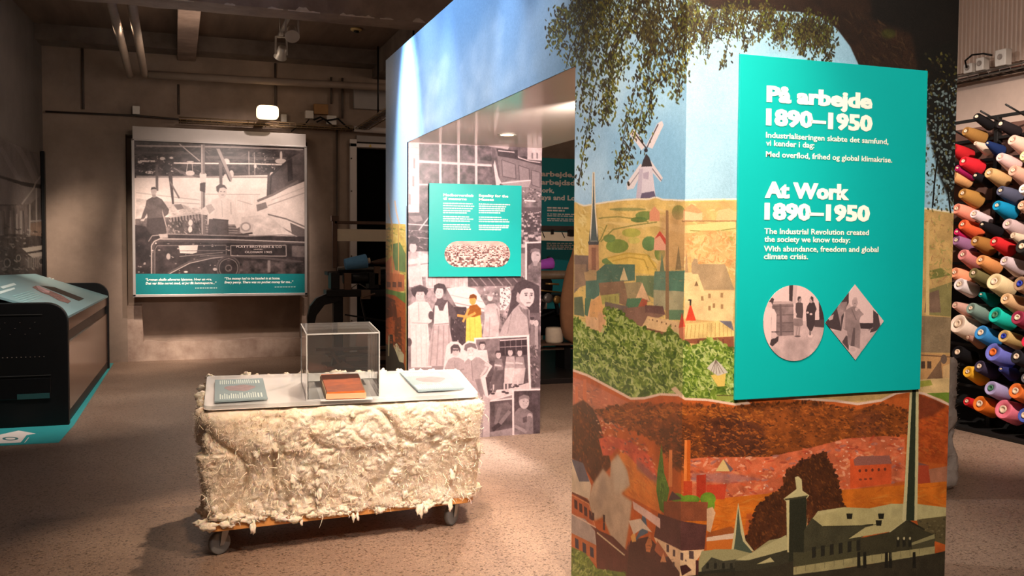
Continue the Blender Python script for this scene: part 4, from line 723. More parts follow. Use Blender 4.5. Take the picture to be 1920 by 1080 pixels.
# the mule's dark front
c.poly(q([(90,600),(150,610),(175,650),(470,652),(990,664),(1010,664),(1010,900),(90,900)]), g2(32), 1, .35)
c.poly(q([(178,720),(180,695),(200,680),(220,674),(1000,690),(1000,706),(225,690),(205,700),(198,730),(198,862),(180,862)]), g2(62)); c.line(q([(182,862),(182,712),(196,690),(226,676),(600,680),(1000,694)]), 2, g2(190)); c.line(q([(200,862),(200,735),(212,712),(580,710),(580,760),(440,768)]), 1.4, g2(120)); c.line(q([(166,690),(185,660),(270,650),(700,662),(880,655),(950,660)]), 2, g2(140)); c.poly(q([(220,650),(268,650),(270,670),(228,672)]), g2(170))
c.poly(q([(326,712),(430,708),(424,748),(400,756),(334,752)]), g2(226)); c.line(q([(330,770),(560,748)]), 1.4, g2(130)); c.line(q([(330,740),(575,738)]), 1.2, g2(110))
c.line(q([(270,860),(380,800),(500,772),(575,765),(780,778),(990,800)]), 4, g2(70)); c.line(q([(278,862),(385,806),(505,779),(580,771)]), 1.4, g2(200)); pq = q([(604,712),(898,710),(900,768),(604,766)]); c.line(pq+pq[:1], 1.6, g2(170))
for r, w, t in ((62,3,80),(50,1.2,150),(16,2,120)): 
    x, y = q([(592, 832)])[0]; pts = [(x+r/2.842*math.cos(k*math.pi/14), y+r/2.842*math.sin(k*math.pi/14)) for k in range(29)]; c.line(pts, w, g2(t))
c.poly(q([(930,712),(1000,715),(1000,775),(930,770)]), g2(90), 1, .2); c.poly(q([(650,790),(990,800),(990,862),(655,862)]), g2(52), 1, .6); c.poly(q([(800,790),(815,790),(815,855),(800,855)]), g2(150), .8)
gg = random.Random(9)
for _ in range(46): x, y = gg.uniform(110, 660), gg.uniform(700, 860); c.ell(*q([(x, y)])[0], gg.uniform(.6, 3), gg.uniform(.5, 1.2), g2(gg.choice((140, 200, 230))), .8)
c.ell(*q([(205,700)])[0], 1.6, 1.6, g2(210)); c.ell(*q([(520,838)])[0], 4, 3, g2(200)); c.ell(*q([(365,852)])[0], 4, 1.6, g2(230)); c.ell(*q([(272,770)])[0], 4, 6, g2(160))
c.a = boxblur(c.a, 1); c.a += (fbm(c.H, c.W, 5, 3, 210)[..., None]-.5)*18
c.poly(q([(80,862),(1010,862),(1010,1000),(80,1000)]), (8, 132, 136)); CB.grain(4)
M_MILL = CB.material(.80, .35, .5)

# ---------- machine hall print on the left wall
LWN = np.array((-1.61, YW, 0)); th = math.radians(19.983) - math.atan((960-472)/FPX)
LU = np.array((math.sin(th)*-1, -math.cos(th), 0))           # along the left wall, coming nearer
LU = LU/np.linalg.norm(LU); LV = -LU                          # seen from the room, right hand is away from us
LNRM = np.cross(LV, (0, 0, 1))
LLEN = 9.0
CW = Canvas('machine_hall_photograph', LWN+LU*LLEN+LNRM*0, LV, (0, 0, 1), LLEN-.02, 2.72, 120, (92, 82, 78))
J_ = crop(0, 200, 3.273); c = CW; j = J_
v = np.linspace(0, 1, c.H)[:, None, None]; c.a[:] = (112, 102, 98); c.a += (fbm(c.H, c.W, 40, 4, 301)[..., None]-.5)*36
for p, w, t in (([(0,100),(140,300),(220,470)], 9, 140), ([(60,0),(160,200),(240,430)], 5, 78), ([(0,250),(60,360),(130,480)], 8, 132), ([(120,0),(260,300)], 9, 60), ([(0,20),(60,150)], 8, 138)): c.line(j(p), w, (t, t*.93, t*.9), .55)
c.poly(j([(235,60),(300,60),(300,480),(255,420)]), (44,38,36), .5, .1, 8)
c.poly(j([(-700,260),(0,425),(120,460),(250,480),(250,505),(150,490),(0,440),(-700,280)]), (44, 38, 36)); c.poly(j([(-700,560),(0,600),(150,605),(165,650),(130,612),(0,612),(-700,580)]), (52, 46, 44))
c.poly(j([(-900,660),(0,612),(180,600),(300,500),(300,900),(-900,1100)]), (96, 86, 82), 1, .35)
for x0, y0, x1, y1 in ((130,600,205,500),(215,470,250,425),(220,500,222,850),(180,600,180,850),(258,500,262,850),(180,705,262,700),(205,500,215,470),(125,640,128,800),(100,660,100,780),(60,680,60,760)): c.line(j([(x0,y0),(x1,y1)]), 3, (158, 148, 140), .8)
for x in range(-900, 130, 60): c.line(j([(x,640),(x+4,800)]), 3, (140,130,124), .6); c.line(j([(x+20,640),(x+26,800)]), 2, (54,48,46), .7)
c.poly(j([(183,715),(256,705),(256,850),(183,860)]), (132, 104, 84), .7, .2)
c.poly(j([(-900,1000),(-100,800),(60,780),(300,800),(300,1200),(-900,1300)]), (66, 58, 55), 1, .5); c.strokes(j([(-900,960),(0,720),(270,760),(270,1000),(-900,1150)]), 420, [(40,34,32),(140,130,122),(92,84,80),(168,158,148),(28,24,24)], (3,12), (1.5,4), .65, .2, 303)
c.poly(j([(130,870),(270,850),(270,875),(160,895)]), (176,164,150)); c.poly(j([(165,905),(270,890),(272,915),(200,930)]), (170,158,146))
for i in range(9): c.line(j([(170+i*11,925-i),(170+i*11,990-i)]), 2, (132,122,114), .8)
for x, y, r in ((250,950,18),(40,960,22),(110,930,16),(-40,980,24)): c.ell(*j([(x, y)])[0], r/3.2, r/2.4, (150,140,130), .7); c.ell(*j([(x, y)])[0], r/4.5, r/3.4, (40,36,34), .8)
CW.grain(5); M_HALL = CW.material(.8, .55, .3)
# ------------------------------------------------------------------ room shell
concrete = mat('concrete_wall', (150, 130, 115), .85, var=.16, scale=1.6, bump=.3, bscale=9, dark=(126, 108, 95))
concrete2 = mat('dark_concrete', (112, 98, 88), .9, var=.2, scale=2.2, bump=.4, bscale=14, dark=(84, 72, 64))
ceil_m = mat('board_marked_ceiling', (104, 84, 70), .9, var=.2, scale=3, bump=.3, bscale=12, dark=(78, 62, 52), aniso=(1, .12, 1))
beam_m = mat('beam_concrete', (140, 120, 108), .9, var=.22, scale=2.5, bump=.5, bscale=12, dark=(112, 92, 82))
raw_m = mat('patched_plaster', (176, 154, 138), .9, var=.15, scale=5, bump=.5, bscale=20, dark=(146, 122, 108))
white_m = mat('white_paint', (206, 196, 190), .55, var=.05, scale=6)
grey_m = mat('grey_paint', (150, 142, 138), .6, var=.08, scale=6)
black_m = mat('black_lacquer', (9, 9, 10), .45, spec=.3, var=.2)
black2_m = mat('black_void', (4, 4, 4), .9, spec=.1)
plast_m = mat('white_plastic', (212, 204, 196), .45, var=.04)
steel_m = mat('dull_steel', (120, 112, 104), .45, metal=.7, var=.15)
iron_m = mat('oiled_iron', (26, 25, 25), .42, metal=.5, var=.3, scale=20, bump=.1)
TEAL = (4, 166, 160)
teal_m = mat('teal_print', TEAL, .42, spec=.4, var=.03, scale=3)
lett_m = mat('cream_lettering', (246, 244, 226), .5, var=.01)

def floor_material():
    M = bpy.data.materials.new('polished_terrazzo'); M.use_nodes = True; N, L = M.node_tree.nodes, M.node_tree.links; b = N['Principled BSDF']
    tc = N.new('ShaderNodeTexCoord')
    big = N.new('ShaderNodeTexNoise'); big.inputs['Scale'].default_value = .9; big.inputs['Detail'].default_value = 7; L.new(tc.outputs['Object'], big.inputs['Vector'])
    r = N.new('ShaderNodeValToRGB'); L.new(big.outputs['Fac'], r.inputs[0])
    r.color_ramp.elements[0].position = .35; r.color_ramp.elements[0].color = (*srgb((134, 110, 94)), 1); r.color_ramp.elements[1].position = .65; r.color_ramp.elements[1].color = (*srgb((158, 134, 116)), 1)
    vo = N.new('ShaderNodeTexVoronoi'); vo.inputs['Scale'].default_value = 105; L.new(tc.outputs['Object'], vo.inputs['Vector'])
    sp = N.new('ShaderNodeSeparateColor'); L.new(vo.outputs['Color'], sp.inputs[0])
    r2 = N.new('ShaderNodeValToRGB'); r2.color_ramp.interpolation = 'CONSTANT'; L.new(sp.outputs[0], r2.inputs[0])
    e = r2.color_ramp.elements; e[0].color = (.30, .26, .24, 1); e[1].position = .12; e[1].color = (.86, .84, .82, 1)
    q = e.new(.30); q.color = (1, 1, 1, 1); q = e.new(.84); q.color = (1.22, 1.2, 1.16, 1)
    fine = N.new('ShaderNodeTexNoise'); fine.inputs['Scale'].default_value = 160; fine.inputs['Detail'].default_value = 3; L.new(tc.outputs['Object'], fine.inputs['Vector'])
    r3 = N.new('ShaderNodeValToRGB'); L.new(fine.outputs['Fac'], r3.inputs[0]); r3.color_ramp.elements[0].position = .38; r3.color_ramp.elements[0].color = (.55, .52, .5, 1); r3.color_ramp.elements[1].position = .55; r3.color_ramp.elements[1].color = (1, 1, 1, 1)
    m1 = N.new('ShaderNodeMix'); m1.data_type = 'RGBA'; m1.blend_type = 'MULTIPLY'; m1.inputs[0].default_value = .8; L.new(r.outputs[0], m1.inputs[6]); L.new(r2.outputs[0], m1.inputs[7])
    m2 = N.new('ShaderNodeMix'); m2.data_type = 'RGBA'; m2.blend_type = 'MULTIPLY'; m2.inputs[0].default_value = .7; L.new(m1.outputs[2], m2.inputs[6]); L.new(r3.outputs[0], m2.inputs[7]); L.new(m2.outputs[2], b.inputs['Base Color'])
    rr = N.new('ShaderNodeMapRange'); L.new(big.outputs['Fac'], rr.inputs[0]); rr.inputs[3].default_value = .34; rr.inputs[4].default_value = .52; L.new(rr.outputs[0], b.inputs['Roughness'])
    b.inputs['Specular IOR Level'].default_value = .35
    bp = N.new('ShaderNodeBump'); bp.inputs['Strength'].default_value = .08; bp.inputs['Distance'].default_value = .004; L.new(fine.outputs['Fac'], bp.inputs['Height']); L.new(bp.outputs[0], b.inputs['Normal'])
    return M
ZC = 4.36
structure('floor', MB().box((-4.5, -3.2, -.12), (7.6, 14.2, 0)), floor_material())
structure('ceiling', MB().box((-4.5, -3.2, ZC), (7.6, 14.2, ZC+.15)), ceil_m)
wb = MB()
wb.box((-1.75, YW, 0), (-.615, 14.0, ZC)); wb.box((-.615, YW, 3.06), (1.785, 14.0, ZC)); wb.box((1.785, YW, 0), (2.39, 14.0, ZC)); wb.box((2.39, YW, 3.13), (3.7, 14.0, ZC)); wb.box((3.7, YW, 0), (7.6, 14.0, ZC))
wb.box((-.615, 13.78, 0), (1.785, 14.0, 3.06)); wb.box((2.39, 13.9, 0), (3.7, 14.0, 3.13))
structure('wall_back', wb, concrete)
lw = MB(); nrm = LNRM*-.15
lw.add([tuple(LWN+(0, .4, 0)-LU*0+nrm), tuple(LWN+LU*17+nrm), tuple(LWN+LU*17), tuple(LWN)] + [tuple(np.array(p)+(0, 0, ZC)) for p in (LWN+(0, .4, 0)+nrm, LWN+LU*17+nrm, LWN+LU*17, LWN)], [(0,1,2,3),(4,5,6,7),(0,1,5,4),(1,2,6,5),(2,3,7,6),(3,0,4,7)])
structure('wall_left', lw, mat('painted_left_wall', (112, 104, 98), .8, var=.1, scale=1.2, dark=(96, 88, 82)))
structure('wall_right', MB().box((7.3, -3.2, 0), (7.6, 14.0, ZC)), mat('whitewashed_brick', (196, 172, 158), .8, var=.1, scale=3, bump=.3, bscale=16))
structure('wall_front', MB().box((-4.5, -3.2, 0), (7.3, -3.0, ZC)), concrete2)
# niche steps and plinth under the light box
pb = MB(); pb.prism([(-.62, 0), (-.405, 0), (-.435, .76), (-.62, .76)], lambda a, b, t: (a, t, b), YW+.01, 13.8); pb.prism([(1.69, 0), (1.79, 0), (1.79, .84), (1.71, .84)], lambda a, b, t: (a, t, b), YW+.01, 13.8)
gp = random.Random(2); top = [(-.42+i*2.12/22, .255+gp.uniform(-.012, .012)) for i in range(23)]
pb.prism([(-.42, 0)] + top + [(1.70, 0)], lambda a, b, t: (a, t, b), YW+.03, 13.8)
structure('trim_1', pb, raw_m)
# beam across the ceiling, joists running away from it
bb = MB(); N_ = 60; lo_ = [(-4.4+i*11.6/N_, 3.765+gp.uniform(0, .012)) for i in range(N_+1)]
bb.prism(lo_ + [(7.2, ZC), (-4.4, ZC)], lambda a, b, t: (a, t, b), 8.93, 9.30)
structure('beam_1', bb, beam_m)
eg = MB()                                      # pale broken edge of the beam
x = -1.9
while x < 5.0:
    w = gp.uniform(.05, .4); n_ = max(4, int(w/.03)); up = [(x+w*i/n_, 3.772+(gp.random()**2*.035 if 0 < i < n_ else 0)) for i in range(n_+1)]
    eg.prism(up + [(x+w, 3.764), (x, 3.764)], lambda a, b, t: (a, t, b), 8.922, 8.931); x += w+(gp.uniform(0, .3) if gp.random() < .6 else 0)
o = link('chipped_edge', eg.mesh('chipped_edge'), mat('chipped_plaster', (196, 178, 164), .9, var=.2, scale=14, bump=.4), bpy.data.objects['beam_1'])
structure('beam_2', MB().box((.045, 9.3, 4.09), (.285, YW, ZC)), beam_m, .012)
structure('beam_3', MB().box((2.72, 9.3, 4.02), (2.98, YW, ZC)), concrete2, .012)
structure('beam_4', MB().box((-1.7, 13.1, 4.16), (3.6, YW, ZC)), concrete2)
# doorway to the dark next room
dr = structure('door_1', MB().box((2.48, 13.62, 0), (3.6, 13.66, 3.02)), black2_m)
part('frame', MB().box((2.385, 13.44, 0), (2.485, 13.68, 3.13)), white_m, dr, .006); part('frame', MB().box((2.385, 13.44, 3.02), (3.7, 13.66, 3.075)), white_m, dr, .006); part('lintel', MB().box((2.485, 13.46, 3.10), (3.7, 13.66, 3.19)), grey_m, dr, .006)
for i in range(6): part('bolt', MB().lathe([(.012, 0), (.012, .008), (0, .012)], Matrix.Translation((2.405, 13.44, .5+i*.47)) @ Matrix.Rotation(math.pi/2, 4, 'X'), 8), steel_m, dr)
part('warning_sticker', MB().prism([(2.66, 3.03), (2.70, 3.03), (2.68, 3.068)], lambda a, b, t: (a, t, b), 13.435, 13.44), mat('yellow_sticker', (206, 170, 40), .5), dr)

# ------------------------------------------------------------------ pipes, trays, boxes at the back
pipe_m = mat('painted_pipe', (140, 122, 108), .6, var=.12, scale=5)
tag(part('heating_pipe', MB().tube([(-.31, 13.05, 3.80), (1.2, 13.05, 3.815), (3.2, 13.05, 3.84)], .05, 12), pipe_m), 'thick horizontal pipe running along the top of the back wall', 'pipe')
tag(part('heating_pipe', MB().tube([(-.54, 9.31, 3.82), (-.54, 13.05, 3.805), (-.53, 13.12, 3.78)], .045, 12), pipe_m), 'left of the two parallel ceiling pipes running away from the beam', 'pipe')
tag(part('heating_pipe', MB().tube([(-.36, 9.31, 3.82), (-.36, 13.05, 3.805), (-.33, 13.08, 3.80)], .045, 12), pipe_m), 'right of the two parallel ceiling pipes, elbowed into the horizontal one', 'pipe')
def conduit(x, z0, z1, lab, y=13.46, r=.016): tag(part('conduit', MB().tube([(x, y, z0), (x, y, z1)], r, 8), mat('conduit_paint', (78, 66, 58), .6)), lab, 'conduit', None)
conduit(-1.12, 3.36, 4.15, 'thin vertical conduit on the back wall near the left corner'); conduit(.06, 3.36, 3.76, 'short vertical conduit between heating pipe and cable tray above the light box')
conduit(1.34, 3.5, 4.14, 'vertical conduit dropping to the glowing oval lamp'); conduit(2.20, .3, 3.25, 'long vertical conduit on the pier beside the dark doorway'); conduit(2.28, 3.42, 4.0, 'vertical conduit above the pier, left of a pair'); conduit(2.12, 3.62, 4.0, 'vertical conduit above the tan board on the pier')
tr = thing('cable_tray', 'wire cable tray with cables running along the back wall above the light box', 'cable tray', (.06, 13.4, 3.25))
brass = mat('galvanised_wire', (150, 126, 96), .4, metal=.6, var=.1)
for z in (3.245, 3.30): part('rail', MB().tube([(.06, 13.30, z), (2.40, 13.30, z)], .008, 6), brass, tr)
part('rail', MB().tube([(.06, 13.46, 3.245), (2.40, 13.46, 3.245)], .008, 6), brass, tr)
for i in range(30): part('wire', MB().tube([(.08+i*.08, 13.30, 3.305), (.08+i*.08, 13.30, 3.242), (.08+i*.08, 13.48, 3.242)], .004, 5), brass, tr)
for k, (y, z) in enumerate(((13.34, 3.258), (13.37, 3.262), (13.40, 3.258), (13.38, 3.278))): part('cable', MB().tube([(.06+i*.2, y+gp.uniform(-.008, .008), z+gp.uniform(-.003, .006)) for i in range(13)], .009, 6), mat('tan_cable', (156, 124, 86), .5) if k % 2 else iron_m, tr)
tag(part('cable_run', MB().tube([(-1.57, 13.46, 3.305), (-.5, 13.46, 3.312), (.06, 13.44, 3.29)], .014, 6), mat('dark_cable', (54, 44, 38), .6)), 'dark cable run from the left corner to the wire tray', 'cable')
t2 = thing('cable_tray', 'wire cable tray coming forward from the doorway beside the mural block', 'cable tray', (2.46, 13.3, 3.25))
for x in (2.44, 2.64): part('rail', MB().tube([(x, 9.4, 3.27), (x, 13.3, 3.27)], .008, 6), brass, t2)
part('cable', MB().tube([(2.50, 9.4, 3.275), (2.50, 13.3, 3.275)], .02, 8), mat('conduit_paint', (78, 66, 58), .6), t2); part('cable', MB().tube([(2.57, 9.4, 3.275), (2.57, 13.3, 3.275)], .025, 8), mat('grey_duct', (128, 116, 108), .6), t2)
for i in range(20): part('wire', MB().tube([(2.44, 9.5+i*.2, 3.26), (2.64, 9.5+i*.2, 3.26)], .004, 5), brass, t2)
for y in (12.6, 10.6): part('hanger', MB().tube([(2.62, y, 3.27), (2.62, y, 4.30)], .012, 8), iron_m, t2)
lm = thing('oval_lamp', 'glowing oval bulkhead lamp on the cable tray above the light box', 'lamp', (1.19, 13.36, 3.31))
lens = MB(); prof = [(math.cos(t)*.145*(1 if abs(math.cos(t)) < .99 else 1), math.sin(t)*.09) for t in (i*2*math.pi/24 for i in range(24))]
def sup(a, n): return math.copysign(abs(a)**n, a)
rounds = [(sup(math.cos(t), .45)*.145, sup(math.sin(t), .45)*.092) for t in (i*2*math.pi/32 for i in range(32))]
lens.prism([(1.193+a, 3.388+b) for a, b in rounds], lambda a, b, t: (a, t, b), 12.98, 13.09)
part('lens', lens, mat('glowing_glass', (255, 222, 172), .4, emit=2.2), lm, .012); part('base', MB().box((1.09, 13.09, 3.33), (1.30, 13.13, 3.45)).box((1.15, 13.13, 3.36), (1.24, 13.49, 3.40)), plast_m, lm, .006)
def jbox(x0, z0, x1, z1, lab, m=None, y0=13.40): tag(part('junction_box', MB().box((x0, y0, z0), (x1, YW-.002, z1)), m or plast_m, None, .006), lab, 'box')
jbox(-.52, 3.325, -.43, 3.435, 'small white junction box alone above the left end of the light box'); jbox(1.41, 3.32, 1.49, 3.43, 'narrow white junction box just right of the oval lamp'); jbox(1.75, 3.39, 1.862, 3.50, 'square white junction box at the left of the tan board'); jbox(2.05, 3.315, 2.187, 3.447, 'white junction box at the lower right of the tan board')
jbox(1.87, 3.46, 2.07, 3.602, 'tan wooden board fixed to the pier above the cable tray', mat('tan_board', (148, 108, 66), .7, var=.1))
tag(part('cable_loop', MB().tube([(1.55, 13.4, 3.19), (1.62, 13.38, 3.25), (1.74, 13.38, 3.30), (1.80, 13.40, 3.38)], .009, 6), iron_m), 'black cable curving from the light box to a junction box', 'cable')
tag(part('cable_bundle', MB().tube([(1.86, 13.39, 3.37), (1.95, 13.36, 3.41), (2.05, 13.38, 3.37), (2.2, 13.36, 3.40), (2.32, 13.38, 3.30), (2.4, 13.36, 3.24)], .014, 6).tube([(1.9, 13.39, 3.34), (2.0, 13.37, 3.39), (2.12, 13.40, 3.31), (2.3, 13.38, 3.25)], .012, 6), iron_m), 'tangle of black cables below the tan board', 'cable')
tag(part('grey_panel', MB().box((2.44, 13.42, 3.57), (3.3, 13.498, 3.87)), grey_m, None, .006), 'pale grey panel high on the wall above the dark doorway', 'panel')
tag(part('white_pipe', MB().tube([(2.43, 13.36, 3.27), (3.4, 13.36, 3.25)], .042, 12), white_m), 'white horizontal pipe over the dark doorway', 'pipe')
tag(part('socket_block', MB().box((2.60, 12.4, 3.285), (2.74, 12.5, 3.40)).box((2.55, 12.42, 3.285), (2.60, 12.48, 3.34)), plast_m, None, .006), 'white socket block on the tray beside the hanger rod', 'socket')
tag(part('socket_block', MB().box((2.46, 10.9, 3.285), (2.56, 11.0, 3.44)), plast_m, None, .006), 'white socket block on the tray nearest the mural block', 'socket')
# spotlights on their rail, smoke detector
rl = thing('track_rail', 'ceiling light rail with hanger rods behind the beam', 'rail', (1.16, 10.4, 4.03))
part('rail', MB().box((1.14, 9.5, 4.0), (1.18, 11.2, 4.03)), steel_m, rl, .004)
for y in (9.7, 11.1): part('hanger', MB().tube([(1.16, y, 4.03), (1.16, y, ZC)], .006, 6), steel_m, rl)
lampm = mat('lamp_grey', (176, 168, 158), .4, metal=.3, var=.06)
def track_spot(x, y, z, aim, lab, lit):
    t = thing('spotlight', lab, 'spotlight', (x, y, z), 0, None)
    d = (Vector(aim)-Vector((x, y, z-.22))).normalized(); q = d.to_track_quat('Z', 'Y').to_matrix().to_4x4(); Mx = Matrix.Translation((x, y, z-.22)) @ q
    part('adapter', MB().box((x-.02, y-.06, z-.03), (x+.02, y+.06, z)), lampm, t, .004)
    s = Vector((0, 0, 1)).cross(d); s.normalize()
    yk = MB(); 
    for k in (-1, 1): yk.bar(Vector((x, y, z-.04))+s*(.062*k), Vector((x, y, z-.24))+s*(.066*k), .02, .008, d)
    yk.bar(Vector((x, y, z-.04))-s*.066, Vector((x, y, z-.04))+s*.066, .02, .01); part('yoke', yk, lampm, t)
    part('housing', MB().lathe([(.03, -.08), (.05, -.07), (.055, .0), (.07, .05), (.076, .062), (.072, .064)], Mx, 20), lampm, t)
    part('lens', MB().lathe([(.066, .05), (.0, .03)], Mx, 20), mat('lit_lens', (255, 240, 215), .3, emit=25) if lit else mat('lens_dark', (60, 52, 44), .2), t)
track_spot(1.16, 9.92, 4.0, (.9, 6.5, .5), 'lit spotlight on the ceiling rail nearest the beam', True)
track_spot(1.16, 10.95, 4.0, (.7, 13.2, 1.6), 'spotlight with a square yoke at the far end of the ceiling rail', False)
sd = thing('smoke_detector', 'round yellowed smoke detector on the ceiling behind the beam', 'detector', (2.2, 11.93, ZC))
part('base', MB().lathe([(.075, 0), (.075, -.02), (.06, -.03)], Matrix.Translation((2.2, 11.93, ZC)), 20), mat('aged_plastic', (176, 150, 98), .5), sd); part('sensor', MB().lathe([(.035, -.03), (.035, -.05), (.0, -.055)], Matrix.Translation((2.2, 11.93, ZC)), 16), iron_m, sd)

# ------------------------------------------------------------------ light box with the mill photograph
lb = thing('light_box', 'large framed black and white photograph of mill workers on the back wall', 'picture', (.6, 13.4, .9))
bxm = mat('aluminium_box', (172, 164, 160), .42, metal=.3, var=.05, scale=3)
part('case', MB().box((-.515, 13.22, .905), (1.725, 13.77, 3.135)), mat('grey_box_paint', (190, 180, 174), .5, var=.05), lb, .006)
part('header', MB().box((-.515, 13.195, 2.965), (1.725, 13.222, 3.14)), mat('grey_box_paint', (190, 180, 174), .5), lb, .004)
for lo, hi in (((-.53, 13.18, .895), (-.495, 13.222, 2.97)), ((1.703, 13.18, .895), (1.738, 13.222, 2.97)), ((-.53, 13.18, .890), (1.738, 13.222, .926)), ((-.53, 13.18, 2.95), (1.738, 13.222, 2.972))): part('frame', MB().box(lo, hi), bxm, lb, .004)
pic = CB.board('print', [[(0, 0), (CB.w, 0), (CB.w, CB.h), (0, CB.h)]], (0, -1, 0), M_MILL, lb)
def cap(body, l, r, b, h, bold=.02, **k): return text_px(CB, body, l, r, b, h, mat('caption_white', (236, 240, 232), .5), lb, bold=bold, lift=.005, **k)
cap('“Lønnen skulle afleveres hjemme. Hver en øre.', 273, 397, 526.5, 5.0, .03, shear=.2); cap('Det var ikke noget med, at jeg fik lommepenge...”', 273, 406, 533.5, 5.0, .03, shear=.2)
cap('“The money had to be handed in at home.', 421, 525, 524.5, 5.0, .03, shear=.2); cap('Every penny. There was no pocket money for me...”', 421, 550, 531.5, 5.0, .03, shear=.2)
CB_w = MB()
for x0, x1, y in ((366, 407, 541), (515, 554, 539)):
    P0, P1 = CB.st([(x0, y), (x1, y)]); x = P0[0]
    while x < P1[0]-.01: w = gp.uniform(.012, .04); CB_w.box((bx0+x, 13.192, bz0+P0[1]), (bx0+min(x+w, P1[0]), 13.195, bz0+P0[1]+.012)); x += w+.01
part('small_print', CB_w, mat('caption_pale', (170, 206, 202), .5), lb, kind='stuff')
plq = mat('plaque_letters', (196, 178, 172), .5)
for s_, l, r, b, h in (('PLATT BROTHERS & CO', 443, 528, 464.5, 4.4), ('LIMITED', 476, 492, 468.6, 2.4), ('OLDHAM 1905', 459, 510, 474.5, 4.2)): text_px(CB, s_, l, r, b, h, plq, lb, bold=.01, lift=.005)

# ------------------------------------------------------------------ machine hall print on the left wall
CW.board('print', [[(0, 0), (CW.w, 0), (CW.w, CW.h), (0, CW.h)]], LNRM, M_HALL, None, lift=.001)
o = bpy.data.objects['print.001'] if 'print.001' in bpy.data.objects else None
for o in list(bpy.data.objects):
    if o.name.startswith('print') and o.parent is None: o.name = 'wall_photograph'; tag(o, 'dim wall-size photograph of a machine hall on the left wall', 'picture')
tag(part('wall_batten', MB().box((-1.612, 13.30, 0), (-1.575, 13.42, 2.78)), black_m), 'dark batten upright in the left corner at the end of the wall photograph', 'batten')

# ------------------------------------------------------------------ exhibition block with the mural
blk = thing('exhibition_block', 'tall walk-through exhibition block wrapped in a painted town and sky mural', 'exhibit', (2.3, 5.5, 0)); blk['kind'] = 'thing'
core_m = mat('block_board', (226, 220, 214), .5, var=.03)
part('core', MB().box((XM+.008, YF0+.008, 0), (XT, YB2, HB)), core_m, blk); part('core', MB().box((XM+.008, YN+.008, 0), (XN, YF1, HB)), core_m, blk); part('lintel', MB().box((XM+.008, YF1, HO+.012), (XT, YF0+.008, HB)), core_m, blk)
sof = bpy.data.materials.new('glossy_soffit'); sof.use_nodes = True; bs = sof.node_tree.nodes['Principled BSDF']; bs.inputs['Base Color'].default_value = (*srgb((222, 210, 198)), 1); bs.inputs['Roughness'].default_value = .14; bs.inputs['Specular IOR Level'].default_value = .9
nz = sof.node_tree.nodes.new('ShaderNodeTexNoise'); nz.inputs['Scale'].default_value = 1.5; bpn = sof.node_tree.nodes.new('ShaderNodeBump'); bpn.inputs['Strength'].default_value = .05; bpn.inputs['Distance'].default_value = .05; sof.node_tree.links.new(nz.outputs[0], bpn.inputs['Height']); sof.node_tree.links.new(bpn.outputs[0], bs.inputs['Normal'])
part('soffit', MB().box((XM+.004, YF1, HO), (XT, YF0, HO+.012)), sof, blk)
L0, L1, L2, L3 = 0, YB2-YF0, YB2-YF1, YB2-YN
CL.board('mural_print', [[(L0, 0), (L1, 0), (L1, HO), (L1, HB), (L0, HB)], [(L1, HO), (L2, HO), (L2, HB), (L1, HB)], [(L2, 0), (L3-.0004, 0), (L3-.0004, HB), (L2, HB), (L2, HO)]], (-1, 0, 0), M_LEFT, blk, t=.008, lift=-.008)
CR.board('mural_print', [[(.0002, 0), (CR.w, 0), (CR.w, HB), (.0002, HB)]], (0, -1, 0), M_RIGHT, blk, t=.008, lift=-.008)
CP.board('photograph_print', [[(0, 0), (CP.w, 0), (CP.w, HO), (0, HO)]], (0, -1, 0), M_PHOTO, blk, t=.008, lift=-.008)
dl = thing('downlight', 'recessed round downlight in the passage ceiling', 'light', (2.3, 6.45, HO)); part('ring', MB().lathe([(.07, .0), (.07, -.006), (.055, -.006), (.05, .0)], Matrix.Translation((2.3, 6.45, HO-.0005)), 20), lampm, dl); part('lens', MB().lathe([(.05, -.003), (0, -.003)], Matrix.Translation((2.3, 6.45, HO)), 20), mat('downlight_lens', (255, 236, 205), .4, emit=9), dl)

# big teal sign
sg = thing('teal_sign', 'large teal text panel headed På arbejde 1890–1950 on the front of the mural', 'sign', (2.386, YN-.02, .99))
sx0, sx1, sz0, sz1 = 1.951, 2.8225, .995, 2.270
CS = Canvas('sign_insets', (sx0, YN-.0125, sz0), (1, 0, 0), (0, 0, 1), sx1-sx0, sz1-sz0, 700, TEAL)
I_ = crop(1410, 520, 6.352); c = CS; i_ = I_
def g3(v): return tone(v, (52, 40, 42), (244, 206, 198))
circ = [(495+362*math.cos(t*math.pi/32), 545+452*math.sin(t*math.pi/32)) for t in range(64)]; dia = [(1225, 85), (1567, 520), (1228, 985), (872, 540)]
c.poly(i_([(60,60),(1700,60),(1700,1060),(60,1060)]), g3(205), 1, .1)
c.poly(i_([(60,60),(860,60),(860,520),(60,520)]), g3(238)); c.poly(i_([(440,60),(490,60),(480,290),(440,280)]), g3(30)); c.poly(i_([(490,60),(540,60),(520,330),(490,300)]), g3(206)); c.poly(i_([(790,200),(860,200),(860,520),(800,510)]), g3(16)); c.poly(i_([(740,510),(870,500),(870,600),(740,590)]), g3(40))
c.poly(i_([(60,690),(500,690),(860,610),(870,1060),(60,1060)]), g3(196), 1, .12); c.poly(i_([(235,290),(490,290),(495,690),(320,700),(240,640)]), g3(120), 1, .2)
for y in (345,450,545,650): c.line(i_([(240,y),(492,y-4)]), 1.6, g3(66))
for x in (335,): c.line(i_([(x,290),(x+10,695)]), 4, g3(80))
